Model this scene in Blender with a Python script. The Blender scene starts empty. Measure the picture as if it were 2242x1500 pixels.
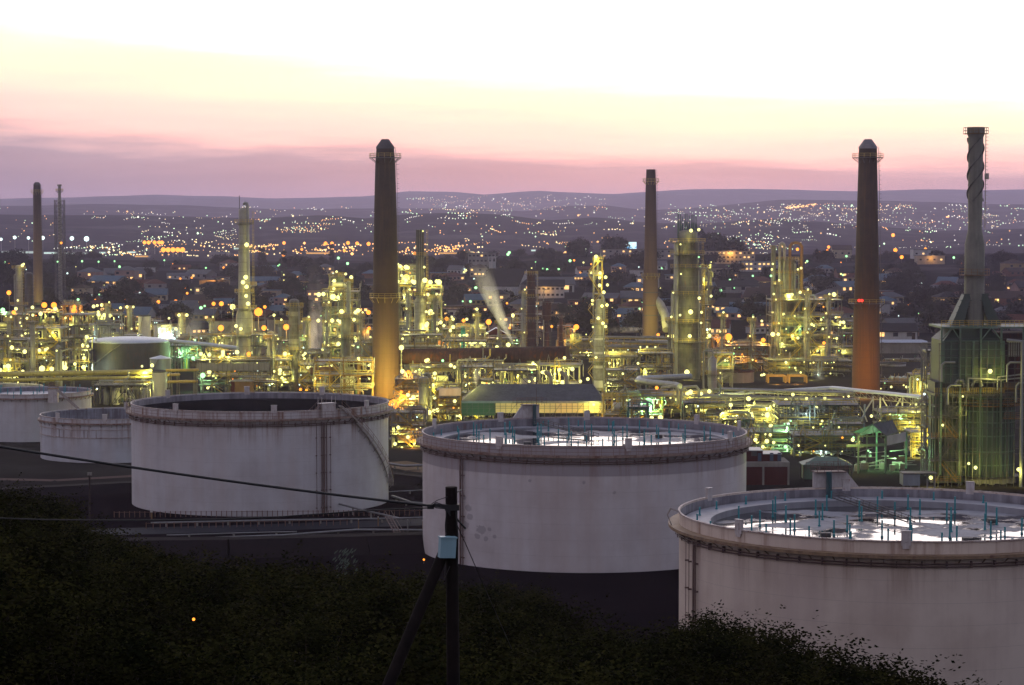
import bpy, math, random
from mathutils import Vector, noise as mnoise
R_ = random.Random(7)
sc = bpy.context.scene
COL = bpy.context.collection
PI = math.pi
# ------------------------------------------------------------------ camera
F, HZ, CH = 5000.0, 492.0, 51.0
TH = math.atan((750 - HZ) / F)
def W(px, py, Y):
    """world point seen at photograph pixel (px,py) at distance Y"""
    x = (px - 1121) / F; v = -(py - 750) / F
    d = (x, math.cos(TH) + v * math.sin(TH), v * math.cos(TH) - math.sin(TH))
    t = Y / d[1]
    return Vector((d[0] * t, Y, CH + d[2] * t))
def pxof(x, y, z):
    dz = z - CH
    dep = y * math.cos(TH) - dz * math.sin(TH)
    up = y * math.sin(TH) + dz * math.cos(TH)
    return 1121 + F * x / dep, 750 - F * up / dep
def GX(px, Y, z=0.0):
    return W(px, pxof(0, Y, z)[1], Y).x
cam = bpy.data.cameras.new("camera"); camo = bpy.data.objects.new("camera", cam); COL.objects.link(camo)
cam.sensor_width = 36; cam.lens = F / 2242 * 36; cam.clip_start = 1; cam.clip_end = 30000
camo.location = (0, 0, CH); camo.rotation_euler = (PI / 2 - TH, 0, 0)
sc.camera = camo
# ------------------------------------------------------------------ mesh helper
class MB:
    def __init__(s): s.v = []; s.f = []
    def add(s, vs, fs):
        o = len(s.v); s.v += [tuple(q) for q in vs]; s.f += [tuple(i + o for i in q) for q in fs]; return s
    def box(s, x0, x1, y0, y1, z0, z1):
        return s.add([(x0,y0,z0),(x1,y0,z0),(x1,y1,z0),(x0,y1,z0),(x0,y0,z1),(x1,y0,z1),(x1,y1,z1),(x0,y1,z1)],
                     [(3,2,1,0),(4,5,6,7),(0,1,5,4),(1,2,6,5),(2,3,7,6),(3,0,4,7)])
    def cbox(s, c, sx, sy, sz, rz=0.0):
        o = len(s.v); s.box(-sx/2, sx/2, -sy/2, sy/2, -sz/2, sz/2)
        cz, sn = math.cos(rz), math.sin(rz)
        for i in range(o, len(s.v)):
            x, y, z = s.v[i]; s.v[i] = (c[0] + x*cz - y*sn, c[1] + x*sn + y*cz, c[2] + z)
        return s
    def bar(s, p, q, w, h=None):
        p, q = Vector(p), Vector(q); d = q - p
        if d.length < 1e-6: return s
        d.normalize(); u = Vector((0,0,1)) if abs(d.z) < .9 else Vector((0,1,0))
        a = d.cross(u).normalized(); b = a.cross(d); w /= 2; h = (h or w*2) / 2
        vs = [e + a*i*w + b*j*h for e in (p, q) for i, j in ((-1,-1),(1,-1),(1,1),(-1,1))]
        return s.add(vs, [(0,1,2,3),(7,6,5,4),(0,4,5,1),(1,5,6,2),(2,6,7,3),(3,7,4,0)])
    def path(s, pts, r, n=7, cap=True):
        pts = [Vector(p) for p in pts]; m = len(pts); rings = []; ref = None
        rr = r if isinstance(r, (list, tuple)) else [r] * m
        for i, p in enumerate(pts):
            if i == 0: t = pts[1] - p
            elif i == m-1: t = p - pts[i-1]
            else: t = (pts[i+1]-p).normalized() + (p-pts[i-1]).normalized()
            if t.length < 1e-9: t = Vector((0,0,1))
            t.normalize()
            if ref is None: ref = Vector((0,0,1)) if abs(t.z) < .9 else Vector((0,1,0))
            a = t.cross(ref)
            if a.length < 1e-6: a = t.orthogonal()
            a.normalize(); b = t.cross(a); ref = a.cross(t) * 1.0; 
            rings.append([p + (a*math.cos(2*PI*k/n) + b*math.sin(2*PI*k/n)) * rr[i] for k in range(n)])
        o = [v for q in rings for v in q]
        fs = [(i*n+k, i*n+(k+1)%n, (i+1)*n+(k+1)%n, (i+1)*n+k) for i in range(m-1) for k in range(n)]
        if cap: fs += [tuple(range(n))[::-1], tuple((m-1)*n+k for k in range(n))]
        return s.add(o, fs)
    def tube(s, p, q, r, n=7, r2=None): return s.path([p, q], [r, r if r2 is None else r2], n)
    def lathe(s, prof, n=32, c=(0,0,0), a0=0.0, a1=2*PI):
        full = abs(a1-a0-2*PI) < 1e-6; m = n if full else n+1; o = []
        for r, z in prof:
            for k in range(m):
                a = a0 + (a1-a0)*k/n; o.append((c[0]+r*math.cos(a), c[1]+r*math.sin(a), c[2]+z))
        fs = []
        for i in range(len(prof)-1):
            for k in range(n):
                k2 = (k+1) % m; fs.append((i*m+k, i*m+k2, (i+1)*m+k2, (i+1)*m+k))
        return s.add(o, fs)
    def ringbox(s, r0, r1, z0, z1, n=32, c=(0,0,0)):
        return s.lathe([(r0,z0),(r1,z0),(r1,z1),(r0,z1),(r0,z0)], n, c)
    def disc(s, r, z, n=32, c=(0,0,0)):
        vs = [(c[0]+r*math.cos(2*PI*k/n), c[1]+r*math.sin(2*PI*k/n), c[2]+z) for k in range(n)]
        return s.add(vs, [tuple(range(n))])
    def build(s, name, mat, parent=None, loc=None, smooth=False, rz=0.0):
        me = bpy.data.meshes.new(name); me.from_pydata(s.v, [], s.f); me.validate()
        if mat: me.materials.append(mat)
        if smooth:
            me.polygons.foreach_set('use_smooth', [True]*len(me.polygons))
            try: me.set_sharp_from_angle(angle=math.radians(42))
            except Exception: pass
        o = bpy.data.objects.new(name, me); COL.objects.link(o)
        if parent: o.parent = parent
        if loc is not None: o.location = loc
        if rz: o.rotation_euler[2] = rz
        return o
def tag(o, label=None, cat=None, group=None, kind=None):
    if label: o['label'] = label
    if cat: o['category'] = cat
    if group: o['group'] = group
    if kind: o['kind'] = kind
    return o
def thing(name, label, cat, loc=(0,0,0), rz=0.0, group=None):
    o = bpy.data.objects.new(name, None); COL.objects.link(o); o.location = loc; o.rotation_euler[2] = rz
    o.empty_display_size = 0.5
    return tag(o, label, cat, group)
def copy_tree(src, parent=None):
    c = src.copy(); COL.objects.link(c)
    if parent: c.parent = parent; c.matrix_parent_inverse.identity()
    for ch in list(src.children): copy_tree(ch, c)
    return c
# ------------------------------------------------------------------ materials
def s2l(c): return tuple((v/255/12.92 if v/255 <= .04045 else ((v/255+.055)/1.055)**2.4) for v in c)
class NT:
    def __init__(s, nt): s.t = nt
    def n(s, typ, **kw):
        x = s.t.nodes.new(typ)
        for k, v in kw.items():
            if k == 'inp':
                for i, val in v.items(): x.inputs[i].default_value = val
            else: setattr(x, k, v)
        return x
    def l(s, a, b): s.t.links.new(a, b)
    def math(s, op, a, b=None, c=None, clamp=False):
        x = s.n('ShaderNodeMath', operation=op, use_clamp=clamp)
        for i, q in enumerate((a, b, c)):
            if q is None: continue
            if isinstance(q, (int, float)): x.inputs[i].default_value = q
            else: s.l(q, x.inputs[i])
        return x.outputs[0]
    def mix(s, fac, a, b):
        x = s.n('ShaderNodeMix', data_type='RGBA')
        for i, q in ((0, fac), (6, a), (7, b)):
            if isinstance(q, (int, float)): x.inputs[i].default_value = q
            elif isinstance(q, tuple): x.inputs[i].default_value = q + (1,) if len(q) == 3 else q
            else: s.l(q, x.inputs[i])
        return x.outputs[2]
    def ramp(s, fac, stops, interp='LINEAR'):
        x = s.n('ShaderNodeValToRGB'); cr = x.color_ramp; cr.interpolation = interp
        while len(cr.elements) < len(stops): cr.elements.new(.5)
        for e, (p, c) in zip(cr.elements, stops): e.position = p; e.color = c + (1,) if len(c) == 3 else c
        s.l(fac, x.inputs[0]); return x.outputs[0]
    def noise(s, vec, scale, detail=4.0, rough=.55):
        x = s.n('ShaderNodeTexNoise', inp={'Scale': scale, 'Detail': detail, 'Roughness': rough}); s.l(vec, x.inputs['Vector']); return x.outputs[0]
    def scale(s, vec, v):
        x = s.n('ShaderNodeVectorMath', operation='MULTIPLY'); s.l(vec, x.inputs[0]); x.inputs[1].default_value = v; return x.outputs[0]
def newmat(name):
    m = bpy.data.materials.new(name); m.use_nodes = True; t = NT(m.node_tree)
    return m, t, m.node_tree.nodes['Principled BSDF']
def paint(name, col, dirt=None, amt=.5, scale=.35, rough=.55, metal=0.0, streak=.12, rust=None, rustamt=.58):
    """weathered painted surface: broad grime, run-off streaks and rust blooms in world space"""
    m, t, b = newmat(name); g = t.n('ShaderNodeNewGeometry'); P = g.outputs['Position']
    dirt = dirt or tuple(c*.5 for c in col)
    f1 = t.noise(P, scale, 5); f2 = t.noise(t.scale(P, (1, 1, streak)), scale*4, 4)
    f = t.math('MULTIPLY', t.math('ADD', f1, f2), amt)
    f = t.math('SUBTRACT', f, amt*.55, clamp=True)
    c = t.mix(t.math('MULTIPLY', f, 1.8, clamp=True), col, dirt)
    if rust:
        f3 = t.noise(t.scale(P, (1, 1, .3)), scale*2.3, 6, .7)
        c = t.mix(t.math('MULTIPLY', t.math('SUBTRACT', f3, rustamt, clamp=True), 9, clamp=True), c, rust)
    t.l(c, b.inputs['Base Color']); b.inputs['Roughness'].default_value = rough; b.inputs['Metallic'].default_value = metal; b.inputs['Specular IOR Level'].default_value = .5 if rough < .7 else .08
    return m
def emat(name, col, strength):
    m = bpy.data.materials.new(name); m.use_nodes = True; t = NT(m.node_tree)
    t.t.nodes.remove(t.t.nodes['Principled BSDF']); e = t.n('ShaderNodeEmission', inp={0: col + (1,), 1: strength})
    t.l(e.outputs[0], t.t.nodes['Material Output'].inputs[0])
    m.cycles.emission_sampling = 'NONE'
    return m
RUST = (.11, .045, .02)
M = dict(
    steel=paint('steel_frame', (.20,.20,.17), (.07,.06,.05), .7, .5, .6, rust=RUST),
    dark=paint('dark_steel', (.07,.065,.065), (.03,.03,.03), .6, .5, .6, rust=RUST),
    galv=paint('galvanised', (.25,.26,.26), (.16,.15,.14), .6, .6, .45, .3),
    ypipe=paint('pipe_olive', (.40,.35,.11), (.2,.16,.06), .7, .7, .5),
    pipe=paint('pipe_paint', (.34,.34,.30), (.14,.12,.10), .7, .7, .5, rust=RUST, rustamt=.62),
    lag=paint('pipe_lagging', (.31,.30,.26), (.2,.18,.15), .7, .6, .5, .15),
    yellow=paint('yellow_paint', (.50,.36,.05), (.22,.15,.05), .6, .6, .5),
    green=paint('green_paint', (.10,.17,.12), (.05,.08,.06), .6, .4, .55, rust=RUST, rustamt=.64),
    teal=paint('teal_paint', (.015,.16,.18), (.01,.07,.08), .5, .8, .5),
    brick=paint('red_brick', (.085,.022,.020), (.05,.015,.014), .6, .8, .85),
    conc=paint('concrete', (.30,.28,.25), (.16,.15,.13), .7, .3, .9),
    white=paint('white_paint', (.62,.60,.57), (.36,.33,.30), .6, .25, .5, rust=(.20,.10,.06), rustamt=.66),
    orange=paint('orange_tint', (.28,.17,.07), (.13,.075,.04), .7, .4, .7),  # orange paint; on orange lit frames the sodium glow is put into the colour
    flue=paint('rusty_flue', (.075,.042,.042), (.035,.02,.024), .8, .5, .75, rust=(.12,.035,.015), rustamt=.55),
    roof=paint('grey_roof', (.11,.115,.125), (.05,.05,.055), .6, .4, .7),
    wood=paint('pole_wood', (.055,.040,.033), (.025,.018,.016), .8, 3, .9, streak=.05),
    cable=paint('black_cable', (.012,.012,.013), None, .4, 2, .6),
    redroof=paint('red_tile', (.17,.07,.05), (.08,.04,.03), .6, .6, .85),
    bluegrey=paint('bluegrey_duct', (.30,.34,.36), (.18,.19,.2), .6, .4, .45, .25),
)
LAMP = {}
LCOL = dict(y=((1.0,.95,.32),(.93,.88,.18)), g=((.42,1.0,.42),(.42,1.0,.42)), o=((1.0,.32,.035),(1.0,.48,.09)), w=((.78,1.0,.95),(.7,1.0,.9)), r=((1.0,.03,.02),(1.0,.03,.02)))
for k, (a, b) in LCOL.items(): LAMP[k] = emat('lamp_' + dict(y='yellow', g='green', o='sodium', w='white', r='red')[k], a, {'r': 4.0, 'y': 2.1, 'o': 2.5, 'g': 2.1}.get(k, 2.4))
BULB = {}
def bulbmesh(k):
    if k not in BULB:
        me = bpy.data.meshes.new('lamp'); 
        n = 8; vs = [(0,0,1)]; fs = []
        for i in (1,2,3):
            for j in range(n):
                a, b = PI*i/4, 2*PI*(j+.5*(i%2))/n; vs.append((math.sin(a)*math.cos(b), math.sin(a)*math.sin(b), math.cos(a)))
        vs.append((0,0,-1))
        for j in range(n): fs.append((0, 1+j, 1+(j+1)%n)); fs.append((25, 17+(j+1)%n, 17+j))
        for i in (0,1):
            for j in range(n):
                a = 1+i*n+j; b = 1+i*n+(j+1)%n
                fs += [(a, a+n, b+n, b)]
        me.from_pydata(vs, [], fs); me.materials.append(LAMP[k]); BULB[k] = me
    return BULB[k]
NLIGHT = [0]
POWER = .82
def light(p, k, power, size=.6):
    L = bpy.data.lights.new('lamp_light', 'POINT'); L.energy = power * POWER; L.color = LCOL[k][1]; L.shadow_soft_size = size
    o = bpy.data.objects.new('lamp_light', L); COL.objects.link(o); o.location = p; NLIGHT[0] += 1  # serves lamp heads and the unseen fill lights added along the steam
    return o
def lamp(root, p, k='y', r=.5, power=0, drop=None):
    """a glowing lamp head fixed to root at world point p; with power it also lights its surroundings"""
    o = bpy.data.objects.new('lamp', bulbmesh(k)); COL.objects.link(o); rs = r*(1.35 if k == 'o' else 1.1) if r > .3 else r; o.scale = (rs, rs, rs)
    if root is not None:
        o.parent = root; q = Vector(p) - root.location
        a = -root.rotation_euler[2]
        o.location = (q.x*math.cos(a)-q.y*math.sin(a), q.x*math.sin(a)+q.y*math.cos(a), q.z)
    else: o.location = p
    if power:
        lo = light((p[0], p[1] - r - 1.0, p[2] - r*.6 - .3) if drop is None else (p[0]+drop[0], p[1]+drop[1], p[2]+drop[2]), k, power)
    return o
# ------------------------------------------------------------------ sky
w = bpy.data.worlds.new("World"); sc.world = w; w.use_nodes = True
t = NT(w.node_tree); bg = w.node_tree.nodes['Background']
tc = t.n('ShaderNodeTexCoord'); G = tc.outputs['Generated']
sx = t.n('ShaderNodeSeparateXYZ'); t.l(G, sx.inputs[0]); X, Y, Z = sx.outputs
el = t.math('MULTIPLY', t.math('ARCSINE', Z), 57.2958)
# long thin cloud bands and a drift of the glow to one side
n1 = t.noise(t.scale(G, (5, 5, 55)), 1.0, 5, .55)
n2 = t.noise(t.scale(G, (16, 16, 190)), 1.0, 4, .6)
wv = t.math('ADD', t.math('MULTIPLY', t.math('SUBTRACT', n1, .5), 1.5), t.math('MULTIPLY', t.math('SUBTRACT', n2, .5), .45))
e2 = t.math('ADD', el, t.math('MULTIPLY', X, t.math('MULTIPLY', el, 1.2)))
e2 = t.math('ADD', e2, wv)
def S(e): return (e + 1) / 31.0
def sk(r, g, b, k=1.0): return tuple(v * k for v in s2l((r, g, b)))
f = t.math('DIVIDE', t.math('ADD', e2, 1.0), 31.0, clamp=True)
front = t.ramp(f, [(S(-1), sk(120,118,150,.55)), (S(.55), sk(132,136,170,.58)), (S(.95), sk(150,148,178,.62)), (S(1.3), sk(170,159,184,.68)), (S(1.42), sk(176,165,188,.72)), (S(1.62), sk(214,183,191,.92)), (S(1.82), sk(251,200,192,1.12)),
    (S(2.0), sk(253,208,198,1.16)), (S(2.45), sk(253,218,202,1.2)), (S(2.85), sk(253,232,206,1.2)), (S(3.05), sk(251,247,210,1.18)), (S(3.45), sk(250,251,216,1.18)), (S(3.85), (1.25,1.25,1.15)),
    (S(5.5), (2.0,1.95,1.9)), (S(8), (2.9,2.75,2.75)), (S(14), (1.5,1.4,1.5)), (S(29), (.55,.55,.66))])
fz = t.math('DIVIDE', el, 90.0, clamp=True)
back = t.ramp(fz, [(0, (.42,.37,.43)), (.1, (.53,.45,.50)), (.35, (.48,.455,.60)), (1, (.42,.44,.60))])
wx = t.n('ShaderNodeMapRange', inp={1: -.8, 2: .8}); t.l(X, wx.inputs[0])
back = t.mix(t.math('MULTIPLY', wx.outputs[0], .55), back, t.mix(1.0, back, (.22,.27,.38)))
az = t.n('ShaderNodeMapRange', interpolation_type='SMOOTHSTEP', inp={1: .25, 2: .85}); t.l(Y, az.inputs[0])
up = t.n('ShaderNodeMapRange', interpolation_type='SMOOTHSTEP', inp={1: 22.0, 2: 60.0}); t.l(el, up.inputs[0])
fb = t.math('MULTIPLY', az.outputs[0], t.math('SUBTRACT', 1.0, up.outputs[0]))
colr = t.mix(fb, back, front)
sky = t.n('ShaderNodeTexSky', sky_type='NISHITA', sun_disc=False, sun_elevation=math.radians(1.0), sun_rotation=math.radians(4))
add = t.n('ShaderNodeMix', data_type='RGBA', blend_type='ADD', inp={0: .02}); t.l(colr, add.inputs[6]); t.l(sky.outputs[0], add.inputs[7])
t.l(add.outputs[2], bg.inputs[0]); bg.inputs[1].default_value = 1.0
sun = bpy.data.lights.new('sun', 'SUN'); sun.energy = .12; sun.angle = math.radians(25); sun.color = (1.0, .72, .58)
so = bpy.data.objects.new('sun', sun); COL.objects.link(so)
so.rotation_euler = Vector((-.08, -.97, -.16)).to_track_quat('-Z', 'Y').to_euler()
sc.view_settings.view_transform = 'Standard'; sc.view_settings.look = 'None'; sc.view_settings.exposure = 0; sc.view_settings.gamma = 1
sc.cycles.use_denoising = True
sc.cycles.max_bounces = 5; sc.cycles.diffuse_bounces = 2; sc.cycles.glossy_bounces = 2; sc.cycles.transmission_bounces = 2; sc.cycles.volume_bounces = 2
sc.cycles.sample_clamp_indirect = 4.0; sc.cycles.caustics_reflective = False; sc.cycles.caustics_refractive = False
# ------------------------------------------------------------------ terrain
def pl(tab, x):
    if x <= tab[0][0]: return tab[0][1]
    for (a, b), (c, d) in zip(tab, tab[1:]):
        if x <= c: 
            s = (x-a)/(c-a); return b + (d-b)*s
    return tab[-1][1]
NEAR = [(-80,47),(0,47.5),(12,46),(60,35),(100,29),(150,24.5),(180,13),(205,3),(222,0)]
SIL = [(-200,1040),(0,1072),(60,1090),(140,1125),(220,1160),(300,1192),(400,1207),(480,1242),(560,1224),(640,1216),(740,1238),(850,1250),(940,1252),(1000,1258),(1090,1283),(1150,1318),(1250,1322),(1350,1347),(1480,1347),(1560,1336),(1620,1352),(1700,1388),(1760,1412),(1860,1428),(2000,1447),(2080,1457),(2160,1492),(2260,1515),(2450,1560)]
RIDGES = [
 (1850, 520, [(-900,575),(0,572),(250,575),(450,582),(620,584),(800,582),(930,575),(1100,565),(1250,556),(1400,556),(1650,560),(1900,562),(2242,557),(3000,560)]),
 (4300, 800, [(-900,480),(0,477),(110,477),(300,480),(420,485),(560,488),(700,479),(800,485),(900,474),(1000,471),(1100,478),(1200,491),(1300,484),(1400,494),(1500,499),(1700,489),(1900,503),(2050,513),(2242,507),(3000,500)]),
 (7200, 1300, [(-900,455),(0,455),(200,451),(400,455),(600,464),(800,461),(1000,461),(1150,467),(1250,454),(1330,455),(1420,465),(1560,457),(1700,444),(1850,445),(2000,445),(2242,451),(3000,450)]),
 (11000, 1700, [(-900,440),(0,440),(150,436),(340,430),(500,434),(600,438),(800,434),(900,423),(1000,427),(1060,431),(1180,421),(1250,425),(1340,430),(1420,424),(1560,418),(1700,419),(1800,422),(1900,424),(2000,417),(2242,416),(3000,420)]),
]
def hgt(x, y):
    if y < 222: 
        zz = pl(NEAR, y)
        if y > 36: zz = min(zz, max(0, CH - y*(pl(SIL, 1121+F*x/y)+30-HZ)/F - 3.8))
        return zz + mnoise.noise((x*.03, y*.03, 3))*1.2*(1 if y < 170 else 0)
    if y < 960: return 0.0
    u = 1121 + F*x/max(y, 1)
    z = 0.0
    for Yc, wd, tab in RIDGES:
        zc = CH + Yc*(HZ - pl(tab, u))/F
        nz = mnoise.noise((x*.004*3000/Yc, y*.002*3000/Yc, Yc))*.05 + mnoise.noise((x*.02*3000/Yc, y*.01*3000/Yc, Yc))*.018
        zc *= 1 + nz*(1 if Yc > 2000 else .2)
        z = max(z, zc*math.exp(-((y-Yc)/wd)**2))
    z += 7.0*min(1, max(0, (y-1900)/500))
    k = min(1.0, (y-960)/250.0)
    return z*k*k*(3-2*k)
ys = [-60,-30,0,12,24] + list(range(36,240,8)) + list(range(250,960,50)) + list(range(960,2400,40)) + list(range(2400,6000,120)) + list(range(6000,13001,200))
NC = 150; mb = MB(); vs = []; 
for y in ys:
    hw = 90 + .30*max(y, 0)
    for i in range(NC+1):
        x = hw*(2*i/NC-1); vs.append((x, y, hgt(x, y)))
fs = [(j*(NC+1)+i, j*(NC+1)+i+1, (j+1)*(NC+1)+i+1, (j+1)*(NC+1)+i) for j in range(len(ys)-1) for i in range(NC)]
mb.add(vs, fs)
gm, t, b = newmat('ground_soil'); g = t.n('ShaderNodeNewGeometry'); P = g.outputs['Position']
sp = t.n('ShaderNodeSeparateXYZ'); t.l(P, sp.inputs[0])
soil = t.mix(t.noise(P, .06, 6), (.005,.004,.006), (.015,.010,.011))
conc = t.mix(t.noise(P, .09, 5), (.05,.046,.038), (.025,.022,.02))
veg = t.mix(t.noise(P, .012, 6), (.004,.006,.006), (.018,.017,.021)); vk = t.math('MULTIPLY', t.math('SUBTRACT', t.noise(P, .009, 8, .7), .52, clamp=True), 9, clamp=True); veg = t.mix(vk, veg, (.042,.040,.046))
k1 = t.n('ShaderNodeMapRange', inp={1: 425, 2: 470}); t.l(sp.outputs[1], k1.inputs[0])
k2 = t.n('ShaderNodeMapRange', inp={1: 960, 2: 1040}); t.l(sp.outputs[1], k2.inputs[0])
c = t.mix(k2.outputs[0], t.mix(k1.outputs[0], soil, conc), veg)
t.l(c, b.inputs['Base Color']); b.inputs['Roughness'].default_value = .95; b.inputs['Specular IOR Level'].default_value = 0
tag(mb.build('ground', gm, smooth=True), kind='structure')
# air
hz = MB().box(-4300, 4300, -62, 13050, -5, 228)
hm = bpy.data.materials.new('haze_air'); hm.use_nodes = True; t = NT(hm.node_tree); t.t.nodes.remove(t.t.nodes['Principled BSDF'])
pv = t.n('ShaderNodeVolumePrincipled'); pv.inputs['Color'].default_value = (.72,.66,.97,1); pv.inputs['Density'].default_value = 5.6e-5; pv.inputs['Anisotropy'].default_value = .80
t.l(pv.outputs[0], t.t.nodes['Material Output'].inputs['Volume'])
HAZE = tag(hz.build('haze', hm), kind='stuff')
# ------------------------------------------------------------------ storage tanks
def shell_mat(name, base, rusty, zband=None, bandcol=None, ztop=18.0, patches=None):
    m, t, b = newmat(name); g = t.n('ShaderNodeNewGeometry'); P = g.outputs['Position']
    sp = t.n('ShaderNodeSeparateXYZ'); t.l(P, sp.inputs[0]); Z = sp.outputs[2]
    f1 = t.noise(P, .16, 6, .6); f2 = t.noise(t.scale(P, (1, 1, .05)), .8, 6, .7); f3 = t.noise(t.scale(P, (.5, .5, .06)), .35, 4, .6)
    dirt = t.math('MULTIPLY', t.math('SUBTRACT', t.math('ADD', t.math('MULTIPLY', f1, 1.1), t.math('MULTIPLY', f2, .45)), .66, clamp=True), 1.6, clamp=True)
    c = t.mix(dirt, base, (base[0]*.66, base[1]*.60, base[2]*.58))
    c = t.mix(t.math('MULTIPLY', t.math('SUBTRACT', f3, .47, clamp=True), 2.2, clamp=True), c, (.47,.37,.33))
    if zband:
        k = t.math('GREATER_THAN', Z, zband); c = t.mix(t.math('MULTIPLY', k, .75), c, bandcol)
    # run-off rust below the wind girder
    tk = t.n('ShaderNodeMapRange', inp={1: ztop-6.5, 2: ztop-1.5}); t.l(Z, tk.inputs[0])
    r = t.math('MULTIPLY', t.math('SUBTRACT', f2, .50, clamp=True), t.math('MULTIPLY', tk.outputs[0], 5.5*rusty), clamp=True)
    c = t.mix(r, c, (.20,.085,.04))
    for (px, pz, rr) in patches or []:
        d = t.n('ShaderNodeVectorMath', operation='DISTANCE'); cb = t.n('ShaderNodeCombineXYZ', inp={0: px, 2: pz})
        q = t.n('ShaderNodeCombineXYZ'); t.l(sp.outputs[0], q.inputs[0]); t.l(Z, q.inputs[2])
        t.l(q.outputs[0], d.inputs[0]); t.l(cb.outputs[0], d.inputs[1])
        nz = t.noise(P, 1.7, 3); dd = t.math('ADD', d.outputs['Value'], t.math('MULTIPLY', t.math('SUBTRACT', nz, .5), rr*1.6))
        c = t.mix(t.math('MULTIPLY', t.math('LESS_THAN', dd, rr), .55), c, (.24,.22,.23))
    # faint plate courses
    wv = t.math('FRACT', t.math('DIVIDE', Z, 2.35)); ln = t.math('LESS_THAN', wv, .018)
    c = t.mix(t.math('MULTIPLY', ln, .34), c, (.25,.22,.2))
    t.l(c, b.inputs['Base Color']); b.inputs['Roughness'].default_value = .5; b.inputs['Specular IOR Level'].default_value = .3
    bp = t.n('ShaderNodeBump', inp={'Strength': .25, 'Distance': .3}); t.l(t.noise(P, .22, 2), bp.inputs['Height']); t.l(bp.outputs[0], b.inputs['Normal'])
    return m
def pool_mat(name, cover, sc_=.10):
    """painted steel deck with standing rain water"""
    m, t, b = newmat(name); g = t.n('ShaderNodeNewGeometry'); P = g.outputs['Position']
    n1 = t.noise(t.scale(P, (.8, 1.0, 1)), sc_, 5, .52); n2 = t.noise(P, .9, 4)
    k = t.math('MULTIPLY', t.math('SUBTRACT', t.math('ADD', n1, t.math('MULTIPLY', n2, .08)), cover), 26, clamp=True)
    deck = t.mix(n2, (.30,.31,.34), (.16,.155,.17))
    edge = t.math('MULTIPLY', t.math('SUBTRACT', t.math('ADD', n1, t.math('MULTIPLY', n2, .12)), cover - .03), 14, clamp=True)
    deck = t.mix(t.math('MULTIPLY', edge, .75), deck, (.055,.045,.05))
    c = t.mix(k, deck, (.012,.012,.016))
    t.l(c, b.inputs['Base Color'])
    t.l(t.math('SUBTRACT', .62, t.math('MULTIPLY', k, t.math('ADD', .50, t.math('MULTIPLY', n2, .16, clamp=True)))), b.inputs['Roughness'])
    b.inputs['IOR'].default_value = 1.38
    return m
def ang(tank, px, zz):
    """azimuth of the shell point of the tank's near side that shows at pixel column px"""
    x0, y0, r = tank; best = None
    for i in range(721):
        a = PI + PI*i/720
        x, y = x0 + r*math.cos(a), y0 + r*math.sin(a)
        d = abs(pxof(x, y, zz)[0]-px)
        if best is None or d < best[0]: best = (d, a)
    return best[1]
def rail(mb, pts, h, closed=False, every=1, w=.06, rails=2):
    for i, p in enumerate(pts):
        if i % every == 0: mb.bar(p, (p[0], p[1], p[2]+h), w)
    seq = list(pts) + ([pts[0]] if closed else [])
    for a, b in zip(seq, seq[1:]):
        for k in range(rails):
            z = h*(k+1)/rails; mb.bar((a[0], a[1], a[2]+z), (b[0], b[1], b[2]+z), w)
def circ(r, z, n, a0=0.0, a1=2*PI): return [(r*math.cos(a0+(a1-a0)*i/n), r*math.sin(a0+(a1-a0)*i/n), z) for i in range(n)]
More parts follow.
